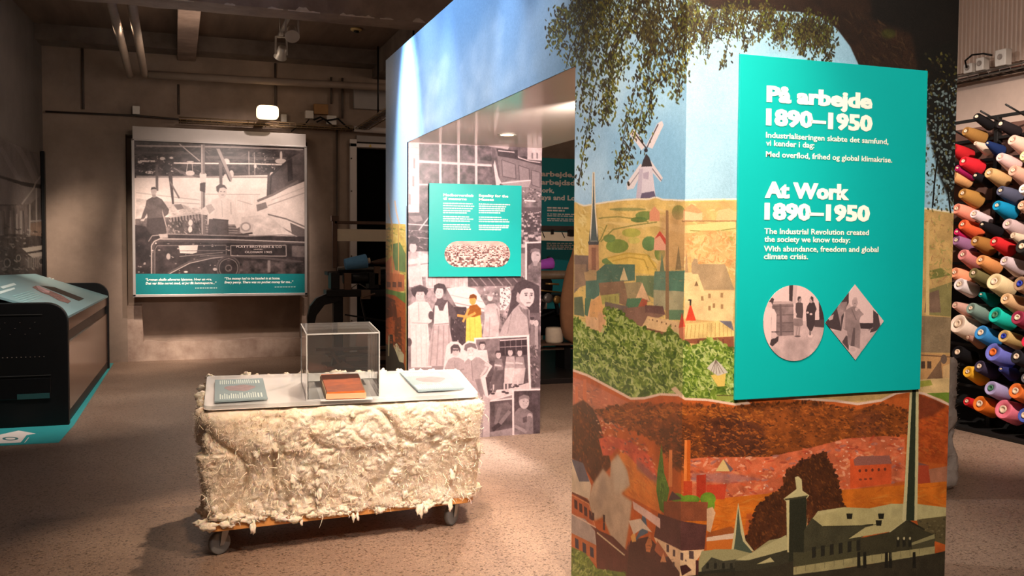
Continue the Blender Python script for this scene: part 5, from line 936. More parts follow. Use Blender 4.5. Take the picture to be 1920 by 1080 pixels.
c.line(i_([(240,310),(490,300)]), 4, g3(190)); c.poly(i_([(140,390),(200,360),(262,380),(290,440),(285,640),(230,660),(225,900),(140,900)]), g3(244)); c.poly(i_([(235,440),(225,640),(222,500)]), g3(190)); c.ell(*i_([(212,320)])[0], 5, 7, g3(226)); c.poly(i_([(200,290),(235,240),(262,260),(240,330),(228,300)]), g3(40)); c.poly(i_([(225,740),(315,700),(310,760),(240,825),(210,800)]), g3(30)); c.ell(*i_([(262,690)])[0], 5, 6, g3(220)); c.line(i_([(230,650),(310,650)]), 2, g3(60))
c.poly(i_([(520,310),(560,290),(602,310),(608,400),(600,490),(525,480),(515,380)]), g3(54)); c.poly(i_([(495,490),(600,488),(606,570),(560,590),(490,570)]), g3(130), 1, .1); c.line(i_([(540,580),(525,690)]), 3, g3(150)); c.line(i_([(565,580),(555,690)]), 3, g3(150)); c.ell(*i_([(562,262)])[0], 4, 6.5, g3(150)); c.poly(i_([(540,260),(548,232),(580,232),(575,250),(556,262),(552,295)]), g3(40)); c.ell(*i_([(512,440)])[0], 3, 3, g3(220))
c.poly(i_([(655,340),(690,290),(740,300),(768,380),(750,420),(745,560),(712,640),(685,640),(650,580),(640,400)]), g3(28)); c.ell(*i_([(702,270)])[0], 3.6, 6, g3(190)); c.poly(i_([(690,260),(705,222),(728,240),(730,300),(712,280),(698,252)]), g3(34)); c.ell(*i_([(700,438)])[0], 2.6, 2, g3(235)); c.ell(*i_([(660,420)])[0], 2.4, 2, g3(220)); c.ell(*i_([(692,695)])[0], 5, 3.4, g3(240)); c.line(i_([(690,635),(690,690)]), 3, g3(90)); c.ell(*i_([(540,702)])[0], 6, 1.6, g3(70))
c.poly(i_([(870,60),(1700,60),(1700,545),(1290,545),(1150,300),(870,520)]), g3(236)); c.poly(i_([(1060,290),(1150,180),(1150,300),(1100,400),(1060,640),(900,600),(870,520)]), g3(34)); c.poly(i_([(1010,380),(1040,300),(1130,290),(1120,380),(1060,470),(1060,600)]), g3(130), 1, .2); c.poly(i_([(900,480),(970,440),(960,500),(920,515)]), g3(190)); c.poly(i_([(1280,545),(1460,545),(1450,620),(1290,610)]), g3(26)); c.poly(i_([(950,640),(1140,640),(1140,900),(1060,780)]), g3(190)); c.poly(i_([(1070,770),(1120,690),(1150,720),(1150,870)]), g3(50)); c.poly(i_([(1440,390),(1500,440),(1530,600),(1470,640),(1400,660),(1440,560)]), g3(40)); c.line(i_([(1440,600),(1385,630)]), 2, g3(120))
c.poly(i_([(1100,400),(1180,350),(1230,340),(1290,400),(1330,440),(1290,470),(1275,520),(1290,640),(1280,850),(1140,800),(1130,640),(1080,610)]), g3(138), 1, .12); c.poly(i_([(1205,600),(1225,600),(1220,820),(1170,820)]), g3(70)); c.line(i_([(1185,380),(1240,510)]), 2, g3(96)); c.ell(*i_([(1222,300)])[0], 5.4, 8, g3(176)); c.poly(i_([(1195,270),(1210,240),(1245,240),(1255,270),(1230,262)]), g3(196)); c.line(i_([(1215,310),(1232,310)]), 1.4, g3(90)); c.ell(*i_([(1245,380)])[0], 3.4, 4, g3(206)); c.line(i_([(1280,380),(1250,410)]), 4, g3(150)); c.line(i_([(1100,410),(1095,610)]), 3, g3(180)); c.ell(*i_([(1195,860)])[0], 6, 4, g3(200))
c.grain(3); M_INS = c.material(.8, .45, .35)
part('panel', MB().box((sx0, YN-.0115, sz0), (sx1, YN-.0005, sz1)), teal_m, sg, .001)
st = lambda pts: [tuple(p) for p in CS.st(i_(pts))]
CS.board('round_photograph', [st(circ)], (0, -1, 0), M_INS, sg, t=.0012, lift=.0)
CS.board('diamond_photograph', [st(dia)], (0, -1, 0), M_INS, sg, t=.0012, lift=.0)
for body, l, r, b, h, bold in (('På arbejde', 1437, 1636, 190.5, 33, .03), ('1890–1950', 1436, 1636, 234.5, 34, .03), ('Industrialiseringen skabte det samfund,', 1436, 1666, 258, 11.5, .013), ('vi kender i dag:', 1436, 1527, 273, 11.5, .013), ('Med overflod, frihed og global klimakrise.', 1436, 1673, 294, 11.5, .013), ('At Work', 1434, 1592, 370.5, 33, .03), ('1890–1950', 1433, 1631, 411.5, 34, .03), ('The Industrial Revolution created', 1433, 1629, 438.5, 11.5, .013), ('the society we know today:', 1433, 1594, 453.5, 11.5, .013), ('With abundance, freedom and global', 1432, 1647, 471.5, 11.5, .013), ('climate crisis.', 1432, 1515, 486, 11.5, .013)):
    text_px(CS, body, l, r, b, h, lett_m, sg, bold=bold, lift=.0, heavy=.027 if bold > .02 else .006)

# small teal sign in front of the photograph wall
ss = thing('teal_sign', 'smaller square teal text panel with a pill-shaped crowd photo in the passage', 'sign', (2.297, YF0-.03, 1.33))
qx0, qx1, qz0, qz1 = 1.905, 2.690, 1.328, 2.075
CQ = Canvas('crowd_inset', (qx0, YF0-.0325, qz0), (1, 0, 0), (0, 0, 1), qx1-qx0, qz1-qz0, 560, TEAL)
K_ = crop(800, 340, 5.838); c = CQ
c.poly(K_([(150,640),(950,640),(950,960),(150,960)]), (226, 180, 172), 1, .2); c.heads((826, 462, 960, 500), 44, 8, (240, 214, 206), (92, 56, 54), 12, 2.2); c.poly(K_([(150,640),(950,640),(950,690),(150,690)]), (228, 176, 164), .8, .1); c.grain(5); M_CROWD = c.material(.8, .45, .3)
part('panel', MB().box((qx0, YF0-.0315, qz0), (qx1, YF0-.0195, qz1)), teal_m, ss, .001)
for x in (qx0+.15, qx1-.15):
    for z in (qz0+.15, qz1-.15): part('spacer', MB().tube([(x, YF0-.02, z), (x, YF0, z)], .01, 8), steel_m, ss)
pill = [(345+150*math.cos(t), 797+142*math.sin(t)) for t in (math.pi/2+i*math.pi/14 for i in range(15))] + [(775+138*math.cos(t), 797+142*math.sin(t)) for t in (-math.pi/2+i*math.pi/14 for i in range(15))]
CQ.board('crowd_photograph', [[tuple(p) for p in CQ.st(K_(pill))]], (0, -1, 0), M_CROWD, ss, t=.0012, lift=0)
for body, l, r, b, h, bold in (('Medborgerskab', 831, 888, 367.8, 5.4, .03), ('til masserne', 831, 875, 374.5, 5.4, .03), ('Equality for the', 898, 953, 369.0, 5.4, .03), ('Masses', 898, 926, 376.3, 5.4, .03)): text_px(CQ, body, l, r, b, h, lett_m, ss, bold=bold)
sp_ = MB()
for x0, rows in ((831, ((382,55),(386.5,58),(391,55),(395.5,52),(399.5,44),(407,50),(411,57),(415,50),(422,50),(426,50),(430,52))), (898, ((383.5,58),(387.5,51),(391.5,50),(395.5,48),(399.5,40),(408,42),(412,54),(416,57),(423.5,58),(427,55),(431,42)))):
    for y, w in rows:
        (a, b), (d_, _), (_, t_) = CQ.st([(x0, y), (x0+w, y), (x0, y-1.9)]); x = a
        while x < d_-.004: ww = min(gp.uniform(.008, .034), d_-x); sp_.box((qx0+x, YF0-.0329, qz0+b), (qx0+x+ww, YF0-.0318, qz0+t_)); x += ww+.005
part('small_print', sp_, lett_m, ss, kind='stuff')
# ------------------------------------------------------------------ clear acrylic
def clear(name, tint=(.97, .98, .98), rough=.01, ior=1.49, white_mix=0.0):
    if name in _M: return _M[name]
    M = bpy.data.materials.new(name); M.use_nodes = True; N, L = M.node_tree.nodes, M.node_tree.links; N.remove(N['Principled BSDF'])
    t = N.new('ShaderNodeBsdfTransparent'); t.inputs[0].default_value = (*tint, 1); g = N.new('ShaderNodeBsdfGlossy'); g.inputs['Roughness'].default_value = rough; g.inputs[0].default_value = (1, 1, 1, 1)
    f = N.new('ShaderNodeFresnel'); f.inputs[0].default_value = ior; m = N.new('ShaderNodeMixShader'); L.new(f.outputs[0], m.inputs[0]); L.new(t.outputs[0], m.inputs[1]); L.new(g.outputs[0], m.inputs[2])
    out = m
    if white_mix:
        d = N.new('ShaderNodeBsdfDiffuse'); d.inputs[0].default_value = (.9, .9, .9, 1); m2 = N.new('ShaderNodeMixShader'); m2.inputs[0].default_value = white_mix; L.new(m.outputs[0], m2.inputs[1]); L.new(d.outputs[0], m2.inputs[2]); out = m2
    L.new(out.outputs[0], N['Material Output'].inputs['Surface']); _M[name] = M
    return M
acr = clear('clear_acrylic', white_mix=.025); acr_edge = clear('acrylic_edge', white_mix=.55); acr_top = clear('acrylic_plate', ior=1.4, white_mix=.34)  # white diffuse share stands in for pale reflections on panes and plate

# ------------------------------------------------------------------ cotton
def cotton_material():
    M = mat('raw_cotton', (250, 238, 222), .95, spec=.1, var=.05, scale=9, dark=(240, 220, 194))
    N, L = M.node_tree.nodes, M.node_tree.links; b = N['Principled BSDF']
    tc = N.new('ShaderNodeTexCoord'); n1 = N.new('ShaderNodeTexNoise'); n1.inputs['Scale'].default_value = 26; n1.inputs['Detail'].default_value = 8; n1.inputs['Roughness'].default_value = .72; n1.inputs['Distortion'].default_value = 1.6
    L.new(tc.outputs['Object'], n1.inputs['Vector']); bp = N.new('ShaderNodeBump'); bp.inputs['Strength'].default_value = .4; bp.inputs['Distance'].default_value = .016; L.new(n1.outputs['Fac'], bp.inputs['Height']); L.new(bp.outputs[0], b.inputs['Normal'])
    n1.inputs['Scale'].default_value = 17
    n3 = N.new('ShaderNodeTexNoise'); n3.inputs['Scale'].default_value = 75; n3.inputs['Detail'].default_value = 6; n3.inputs['Roughness'].default_value = .7; n3.inputs['Distortion'].default_value = 2.5; L.new(tc.outputs['Object'], n3.inputs['Vector'])
    b3 = N.new('ShaderNodeBump'); b3.inputs['Strength'].default_value = .45; b3.inputs['Distance'].default_value = .005; L.new(n3.outputs['Fac'], b3.inputs['Height']); L.new(b3.outputs[0], bp.inputs['Normal'])
    b.inputs['Subsurface Weight'].default_value = .35; b.inputs['Subsurface Radius'].default_value = (.03, .02, .012); b.inputs['Sheen Weight'].default_value = .25
    return M
def fluff(p, s, oct_=4):
    """rounded clumps with creases between them"""
    v = 0; a = 1; t = 0
    for k in range(oct_):
        w = noise.noise(p*s + Vector((3.1*k, 1.7*k, 5.3*k))); v += a*(1-abs(w)*2.0) if False else a*abs(w); t += a; a *= .55; s *= 2.1
    return v/t
def bale_mesh(name, top, bot, z0, z1, nx, ny, nz, rad, amp, seed, kinds):
    """cotton block between a lower and an upper quadrilateral (front-left, front-right, back-right, back-left); rounded and clumped"""
    verts = []; faces = []; idx = {}
    hx, hy, hz = nx, ny, nz
    def key(i, j, k):
        if (i, j, k) in idx: return idx[(i, j, k)]
        a, b, c = i/hx, j/hy, k/hz
        idx[(i, j, k)] = len(verts); verts.append((a, b, c)); return idx[(i, j, k)]
    def face(f): faces.append(f)
    for i in range(hx):
        for k in range(hz):
            face((key(i,0,k), key(i+1,0,k), key(i+1,0,k+1), key(i,0,k+1))); face((key(i,hy,k), key(i,hy,k+1), key(i+1,hy,k+1), key(i+1,hy,k)))
    for j in range(hy):
        for k in range(hz):
            face((key(0,j,k), key(0,j,k+1), key(0,j+1,k+1), key(0,j+1,k))); face((key(hx,j,k), key(hx,j+1,k), key(hx,j+1,k+1), key(hx,j,k+1)))
    for i in range(hx):
        for j in range(hy):
            face((key(i,j,0), key(i,j+1,0), key(i+1,j+1,0), key(i+1,j,0))); face((key(i,j,hz), key(i+1,j,hz), key(i+1,j+1,hz), key(i,j+1,hz)))
    T = [Vector((*p, 0)) for p in top]; Bq = [Vector((*p, 0)) for p in bot]
    W = ((T[1]-T[0]).length+(Bq[1]-Bq[0]).length)/2; Dp = (T[3]-T[0]).length; H = z1-z0
    out = []; sv = Vector((seed*7.3, seed*3.1, seed*1.7))
    for a, b, c in verts:
        p = Vector((a*W, b*Dp, c*H)); inner = Vector((min(max(p.x, rad), W-rad), min(max(p.y, rad), Dp-rad), min(max(p.z, rad), H-rad)))
        d = p-inner; n = d.normalized() if d.length > 1e-6 else Vector((0, 0, 1))
        if d.length > 1e-6: p = inner + n*rad
        q = p + sv; wq = Vector((noise.noise(q*3.0), noise.noise(q*3.0+Vector((9, 0, 0))), noise.noise(q*3.0+Vector((0, 9, 0)))))*.10
        q2 = Vector((q.x+wq.x, q.y+wq.y, (q.z+wq.z)*(.55 if c < .62 else 1.0)))
        w2 = Vector((noise.noise(q*9), noise.noise(q*9+Vector((5, 0, 0))), noise.noise(q*9+Vector((0, 5, 0)))))*.045
        def puff(v): return 1-(1-min(1, abs(v)*2.4))**2
        big = noise.noise(q2*2.6+Vector((0, 40, 0))); mid = puff(noise.noise((q2+w2*.6)*5.2)); small = puff(noise.noise((q+w2*.5+Vector((0, 0, 7)))*14)); tiny = puff(noise.noise((q+w2*.35)*33)); fine = noise.noise(q*80)+.6*noise.noise(q*150)
        fold = abs(noise.noise(Vector((q.x*2.6+wq.x*5, q.y*2.6, q.z*.8+wq.z*3)))); fold = 1-math.exp(-(fold/.07)**2)
        mask = .35+.65*max(0, min(1, .5+1.6*noise.noise(q*4.0+Vector((20, 0, 0)))))
        edge = min(1.0, (1-abs(2*c-1))*6)
        flat = 0.16 if (n.z > .8) else 1.0
        disp = amp*(big*.75 + (mid-.6)*.6*mask + (small-.6)*.36*mask + (tiny-.6)*.24*mask + fine*.09 + (fold-1)*.8)
        p = p + n*disp*flat*(.35+.65*edge)
        if flat < 1: p.z -= .012
        a2, b2, c2 = p.x/W, p.y/Dp, p.z/H
        lo = (Bq[0]*(1-a2)+Bq[1]*a2)*(1-b2) + (Bq[3]*(1-a2)+Bq[2]*a2)*b2; hi = (T[0]*(1-a2)+T[1]*a2)*(1-b2) + (T[3]*(1-a2)+T[2]*a2)*b2
        s = c2*c2*(3-2*c2) if 0 <= c2 <= 1 else c2
        r = lo*(1-s) + hi*s; out.append((r.x, r.y, z0+p.z))
    me = bpy.data.meshes.new(name); me.from_pydata(out, [], faces); me.update(); me.polygons.foreach_set('use_smooth', [True]*len(faces))
    return me
def tuft(mb, c, r, g, stretch=(1, 1, 1), n=7):
    """a small ragged lump of fibre"""
    vs = []; k = n; c = Vector(c); o = Vector((g.random()*50, g.random()*50, 0))
    for i in range(k+1):
        ph = math.pi*i/k
        for j in range(2*k):
            th = math.pi*j/k; d = Vector((math.sin(ph)*math.cos(th), math.sin(ph)*math.sin(th), math.cos(ph))); q = r*(.75+.7*noise.noise(d*1.7+o))
            vs.append(c + Vector((d.x*stretch[0], d.y*stretch[1], d.z*stretch[2]))*q)
    mb.add(vs, [(i*2*k+j, i*2*k+(j+1) % (2*k), (i+1)*2*k+(j+1) % (2*k), (i+1)*2*k+j) for i in range(k) for j in range(2*k)], True)
TQ = [(.121, 4.646), (1.500, 4.627), (1.682, 5.607), (.170, 5.754)]
BQ = [(.126, 4.745), (1.545, 4.855), (1.70, 5.70), (.20, 5.74)]
def grow(q, d): 
    cx, cy = sum(p[0] for p in q)/4, sum(p[1] for p in q)/4; return [(x+math.copysign(d, x-cx), y+math.copysign(d, y-cy)) for x, y in q]
def on_top(a, b, z): 
    x = (TQ[0][0]*(1-a)+TQ[1][0]*a)*(1-b)+(TQ[3][0]*(1-a)+TQ[2][0]*a)*b; y = (TQ[0][1]*(1-a)+TQ[1][1]*a)*(1-b)+(TQ[3][1]*(1-a)+TQ[2][1]*a)*b; return (x, y, z)
ct = thing('cotton_bale_cart', 'block of raw cotton on a wheeled wooden base with a clear display top', 'cart', (.85, 5.18, 0))
cot_m = cotton_material()
ZB0, ZT = .178, .772
link('cotton', bale_mesh('cotton', grow(TQ, .022), grow(BQ, .012), ZB0-.012, ZT-.004, 230, 90, 110, .055, .050, 1, None), cot_m, ct)
g5 = random.Random(5); tb = MB()
for _ in range(110):                             # ragged fringe over the wooden edge
    a = g5.random(); side = g5.random()
    if side < .72: x, y = BQ[0][0]+(BQ[1][0]-BQ[0][0])*a, BQ[0][1]+(BQ[1][1]-BQ[0][1])*a-.012
    elif side < .86: x, y = BQ[1][0]+(BQ[2][0]-BQ[1][0])*a+.015, BQ[1][1]+(BQ[2][1]-BQ[1][1])*a
    else: x, y = BQ[0][0]+(BQ[3][0]-BQ[0][0])*a-.015, BQ[0][1]+(BQ[3][1]-BQ[0][1])*a
    tuft(tb, (x, y, ZB0+g5.uniform(-.012, .045)), g5.uniform(.012, .03), g5, (1.5, .6, .9))
for a in (.16, .33, .52, .535, .77, .78, .80, .9): tuft(tb, (BQ[0][0]+(BQ[1][0]-BQ[0][0])*a, BQ[0][1]+(BQ[1][1]-BQ[0][1])*a-.02, ZB0-.03), g5.uniform(.014, .026), g5, (.8, .6, 1.8))
for _ in range(26):                             # loose locks standing off the front
    a, b = g5.random(), g5.random(); x = BQ[0][0]+(BQ[1][0]-BQ[0][0])*a; y = (BQ[0][1]+(BQ[1][1]-BQ[0][1])*a)*(1-b) + 4.63*b - .028
    tuft(tb, (x, y, ZB0+.03+b*(ZT-ZB0-.07)), g5.uniform(.01, .022), g5, (1.0, .45, g5.uniform(.8, 2.4)))
for _ in range(46):                              # locks at the back edge of the top and round its left end
    a = g5.random(); p = on_top(a, 1.0, ZT+.0) if g5.random() < .6 else on_top(0, a, ZT-.02)
    tuft(tb, (p[0]-(.02 if p[1] < 5.6 else 0), p[1]+.03, p[2]+g5.uniform(-.01, .012)), g5.uniform(.015, .035), g5, (1.2, .7, .9))
for _ in range(420):
    a, b = g5.random(), g5.random(); x = BQ[0][0]-.01+(BQ[1][0]-BQ[0][0]+.02)*a; y = (BQ[0][1]+(BQ[1][1]-BQ[0][1])*a)*(1-b) + 4.63*b - .022
    p = Vector((x, y, ZB0-.01+b*(ZT-ZB0-.05))); d = Vector((g5.gauss(0, .6), -.45, g5.gauss(0, .8))).normalized(); Lw = g5.uniform(.015, .05); q_ = p+d*Lw*.6+Vector((g5.gauss(0, .006), 0, g5.gauss(0, .006))); tb.tube([p+Vector((0, .02, 0)), q_, q_+Vector((g5.gauss(0, .4), -.1, g5.gauss(0, .5)))*Lw], [.003, .0018, .0006], 4, False)
def fuzz(src, count, seed, lo=.006, hi=.02, wd=.0007):
    """fine fibres standing off a cotton surface"""
    r = np.random.default_rng(seed); nf = len(src.polygons); nv = len(src.vertices)
    co = np.empty(nv*3, np.float32); src.vertices.foreach_get('co', co); co = co.reshape(-1, 3)
    ce = np.empty(nf*3, np.float32); src.polygons.foreach_get('center', ce); ce = ce.reshape(-1, 3); no = np.empty(nf*3, np.float32); src.polygons.foreach_get('normal', no); no = no.reshape(-1, 3)
    k = r.integers(0, nf, count*2); k = k[(no[k, 2] < .6) & (no[k, 2] > -.8)][:count]; n = len(k)
    p = ce[k] + r.normal(0, .004, (n, 3)); d = no[k]*.55 + r.normal(0, .75, (n, 3)); d /= np.linalg.norm(d, axis=1)[:, None]
    L = r.uniform(lo, hi, (n, 1)); mid = p + d*L*.55 + no[k]*.002; e = p + d*L + r.normal(0, .35, (n, 3))*L; sd = np.cross(d, r.normal(0, 1, (n, 3))); sd /= np.linalg.norm(sd, axis=1)[:, None]+1e-6; sd *= wd
    V = np.stack([p-sd, p+sd, mid+sd*.8, mid-sd*.8, e], 1).reshape(-1, 3); me = bpy.data.meshes.new('fibres'); b = (np.arange(n)*5)[:, None]
    F = np.concatenate([b+[0, 1, 2, 3]], 1); T3 = b+[3, 2, 4]
    me.from_pydata(V.tolist(), [], F.tolist()+T3.tolist()); me.update(); return me
link('fibres', fuzz(bpy.data.objects['cotton'].data, 70000, 3), mat('cotton_fibre', (250, 238, 222), .9, spec=.1), ct, local=True, kind='stuff')
link('cotton_tufts', tb.mesh('cotton_tufts'), cot_m, ct, kind='stuff')
bq = grow(BQ, -.02); nb = MB()
def rquad(q, r, n=5):
    out = []
    for i in range(4):
        p, a, b = Vector(q[i]), Vector(q[i-1]), Vector(q[(i+1) % 4]); u, v = (a-p).normalized(), (b-p).normalized()
        for k in range(n+1): t = k/n*math.pi/2; out.append(tuple(p + u*r*(1-math.sin(t)) + v*r*(1-math.cos(t))))
    return out
nb.prism(rquad(grow(BQ, -.003), .06), lambda a, b, t: (a, b, t), .146, ZB0+.012)
part('wooden_base', nb, mat('pine_board', (206, 142, 78), .5, var=.16, scale=6, aniso=(1, 14, 6)), ct, .004)
rub, rim, hub = mat('black_tyre', (26, 26, 28), .6, var=.1), mat('grey_tread', (116, 116, 116), .6), mat('caster_steel', (150, 148, 146), .35, metal=.6)
def caster(x, y, turn):
    cm = MB(); rq = Matrix.Translation((x, y, 0)) @ Matrix.Rotation(turn, 4, 'Z')
    cm.box((-.045, -.045, .139), (.045, .045, .146), rq); cm.lathe([(.03, .126), (.034, .139)], rq, 14)
    for s in (-1, 1): cm.prism([(.0, .127), (.04, .127), (.036, .112), (.008, .048), (-.014, .048)], lambda a, b, t: rq @ Vector((a, t, b)), s*.022-.002, s*.022+.002)
    o = part('caster', cm, hub, ct)
    ax = rq @ Matrix.Translation((-.004, 0, .058)) @ Matrix.Rotation(math.pi/2, 4, 'X')
    part('tyre', MB().lathe([(.040, -.015), (.053, -.016), (.058, -.010), (.058, .010), (.053, .016), (.040, .015)], ax, 28), rim, o); part('wheel', MB().lathe([(.0, -.012), (.018, -.014), (.020, -.010), (.042, -.010), (.042, .010), (.020, .010), (.018, .014), (0, .012)], ax, 24), rub, o)
for x, y, t in ((.20, 4.86, .5), (1.45, 4.96, .75), (1.55, 5.58, .4), (.30, 5.62, 1.0)): caster(x, y, t)
tp = MB(); tp.prism(rquad([p[:2] for p in (on_top(0, 0, 0), on_top(1, 0, 0), on_top(1, 1, 0), on_top(0, 1, 0))], .05, 5), lambda a, b, t: (a, b, t), .772, .790)
part('display_plate', tp, acr_top, ct, .002)
bk = MB(); bk.prism(rquad(grow([p[:2] for p in (on_top(0, 0, 0), on_top(1, 0, 0), on_top(1, 1, 0), on_top(0, 1, 0))], .001), .05), lambda a, b, t: (a, b, t), .769, .7715)
part('plate_backing', bk, mat('pale_backing', (246, 236, 230), .8, var=.1, scale=4), ct)

# showcase and what is in it
vc = thing('glass_showcase', 'clear acrylic box standing on the cotton cart over the orange book', 'showcase', (.83, 4.98, .79))
CQd = [(.610, 4.569+.085), (.972, 4.569+.09), (1.062, 5.30), (.660, 5.27)]; zc0, zc1 = .7905, 1.118
CQd = [tuple(pl(580, 757, 2, .79)[:2]+(0, .09)), tuple(pl(718, 750, 2, .79)[:2]+(0, .09)), (1.055, 5.33), (.664, 5.30)]
def pane(p, q, z0, z1, t=.008):
    p, q = Vector((*p, 0)), Vector((*q, 0)); m = MB(); d = (q-p).normalized(); n = Vector((-d.y, d.x, 0))*t
    m.add([p+Vector((0,0,z0)), q+Vector((0,0,z0)), q+n+Vector((0,0,z0)), p+n+Vector((0,0,z0)), p+Vector((0,0,z1)), q+Vector((0,0,z1)), q+n+Vector((0,0,z1)), p+n+Vector((0,0,z1))], [(0,3,2,1),(4,5,6,7),(0,1,5,4),(1,2,6,5),(2,3,7,6),(3,0,4,7)]); return m
for i in range(4): part('pane', pane(CQd[i], CQd[(i+1) % 4], zc0, zc1), acr, vc)
tpn = MB(); tpn.prism(CQd, lambda a, b, t: (a, b, t), zc1, zc1+.008); part('lid', tpn, acr, vc)
ed = MB()
for i in range(4):
    a, b = (*CQd[i], zc1+.004), (*CQd[(i+1) % 4], zc1+.004); ed.bar(a, b, .007, .007); ed.bar((*CQd[i], zc0), (*CQd[i], zc1), .006, .006); ed.bar((*CQd[i], zc0+.003), (*CQd[(i+1) % 4], zc0+.003), .005, .005)
link('polished_edges', ed.mesh('polished_edges'), acr_edge, vc)
bok = thing('orange_book', 'old orange bound book lying inside the clear showcase', 'book', (.84, 4.98, .80))
OQ = [tuple(pl(613, 737, 2, .825)[:2]), tuple(pl(684, 735, 2, .825)[:2]), tuple(pl(671, 701, 2, .825)[:2]), tuple(pl(602, 703, 2, .825)[:2])]
org = mat('orange_cloth', (232, 108, 16), .6, var=.18, scale=18, bump=.15, bscale=90, dark=(186, 74, 14))
part('cover', MB().prism(OQ, lambda a, b, t: (a, b, t), .822, .828), org, bok, .001); part('cover', MB().prism(OQ, lambda a, b, t: (a, b, t), .7915, .7955), org, bok, .001); part('pages', MB().prism(grow(OQ, -.006), lambda a, b, t: (a, b, t), .7955, .822), mat('old_paper', (206, 170, 130), .8, var=.15, scale=30, aniso=(1, 1, 30)), bok)
def lerp2(q, a, b): return tuple((q[0][i]*(1-a)+q[1][i]*a)*(1-b)+(q[3][i]*(1-a)+q[2][i]*a)*b for i in (0, 1))
part('spine_band', MB().prism([lerp2(OQ, .02, .93), lerp2(OQ, .98, .93), lerp2(OQ, .98, .965), lerp2(OQ, .02, .965)], lambda a, b, t: (a, b, t), .828, .8288), mat('pale_orange', (216, 128, 70), .6), bok)
cl = thing('showcase_cradle', 'low clear acrylic cradle under the orange book', 'stand', (.84, 4.95, .79)); 
cq = grow(OQ, .035); part('tray', MB().prism(cq, lambda a, b, t: (a, b, t), .7902, .7910), acr_edge, cl)

lab_teal = mat('label_teal', (136, 154, 160), .7, spec=.2, var=.04, scale=5); pale_print = mat('label_print', (206, 220, 216), .5); pinkp = mat('label_figure', (150, 128, 132), .5, var=.25, scale=30)
def plate(q, lab, flip):
    t = thing('caption_plate', lab, 'sign', (*lerp2(q, .5, .5), .79), 0, None)
    part('panel', MB().prism(q, lambda a, b, u: (a, b, u), .797, .806), lab_teal, t, .001); 
    for a, b in ((.15, .12), (.85, .12), (.85, .88), (.15, .88)): x, y = lerp2(q, a, b); part('foot', MB().tube([(x, y, .7902), (x, y, .797)], .006, 8), steel_m, t)
    m = MB(); g = random.Random(len(lab))
    for (b0, b1) in ((.06, .30), (.74, .95)):
        for k in range(17):
            a = .10+k*.042; e = b1-(b1-b0)*(g.random()**3)*.5; m.prism([lerp2(q, a, b0), lerp2(q, a+.018, b0), lerp2(q, a+.018, e), lerp2(q, a, e)], lambda x, y, u: (x, y, u), .8062, .8066)
        for k in range(2):
            a = (.82+k*.06) if not flip else (.03+k*.03); m.prism([lerp2(q, a, b0), lerp2(q, a+.03, b0), lerp2(q, a+.03, b1-.05), lerp2(q, a, b1-.05)], lambda x, y, u: (x, y, u), .8062, .8067)
    link('small_print', m.mesh('small_print'), pale_print, t, kind='stuff')
    part('figure', MB().prism([lerp2(q, .5+.30*math.cos(u)*(1+.12*math.sin(3*u)), .52+.15*math.sin(u)*(1+.15*math.cos(5*u))) for u in (i*math.pi/14 for i in range(28))], lambda x, y, u: (x, y, u), .8062, .8066), pinkp, t)
def pq(*pts): return [tuple(pl(*p, 2, .803)[:2]) for p in pts]
plate(pq((402, 753), (502, 747), (493, 710), (403, 713)), 'teal caption plate at the left end of the cotton cart', False)
plate(pq((784, 733), (871, 728), (836, 697), (749, 699)), 'teal caption plate on the cotton cart between showcase and photo wall', True)

# ------------------------------------------------------------------ console along the left wall, decal on the floor
cs = thing('exhibit_console', 'long black console with a sloping teal top along the left wall', 'console', (-1.3, 10.8, 0))
def wall_x(y): return -1.61 + (LU[0]/-LU[1])*(YW-y)
def end_panel(y, xr, ztop, name_m, xl):
    r = .17; pts = [(xl, .0), (xr, .0), (xr, ztop-r)] + [(xr-r+r*math.cos(t), ztop-r+r*math.sin(t)) for t in (k*math.pi/16 for k in range(1, 9))] + [(xl, ztop)]
    return part('end_panel', MB().prism(pts, lambda a, b, t: (a, t, b), y, y+.10), black_m, cs, .006)
XL0 = wall_x(8.84)+.02; ep = end_panel(8.84, -.882, 1.068, None, XL0); end_panel(12.80, -.803, 1.098, None, wall_x(12.9)+.02)
xr = lambda y: -.888 + (y-8.84)*.0195 - .012
def skew(x0f, y0, y1, z0, z1, th=.02): 
    m = MB(); m.add([(xr(y0)-th, y0, z0), (xr(y1)-th, y1, z0), (xr(y1), y1, z0), (xr(y0), y0, z0), (xr(y0)-th, y0, z1), (xr(y1)-th, y1, z1), (xr(y1), y1, z1), (xr(y0), y0, z1)], [(0,3,2,1),(4,5,6,7),(0,1,5,4),(1,2,6,5),(2,3,7,6),(3,0,4,7)]); return m
brn = mat('brown_gloss_panel', (120, 86, 66), .16, spec=.6, var=.1, scale=2)
part('front_panel', skew(0, 8.94, 12.80, .10, .70), brn, cs); part('apron', skew(0, 8.94, 12.80, .81, .925), brn, cs)
part('shadow_gap', skew(0, 8.94, 12.80, .70, .81, .012), mat('dark_bronze', (46, 34, 28), .3, var=.1), cs); cs.children[-1].location.x = -.03
part('plinth', skew(0, 8.94, 12.80, 0, .10, .012), black_m, cs); cs.children[-1].location.x = -.02
ty0, ty1 = 8.945, 12.795
def ttop(f, y): x0, x1 = wall_x(y)+.03, xr(y)+.012; return x0+(x1-x0)*f
zl0, zl1, zr0, zr1 = 1.285, 1.215, .945, .932
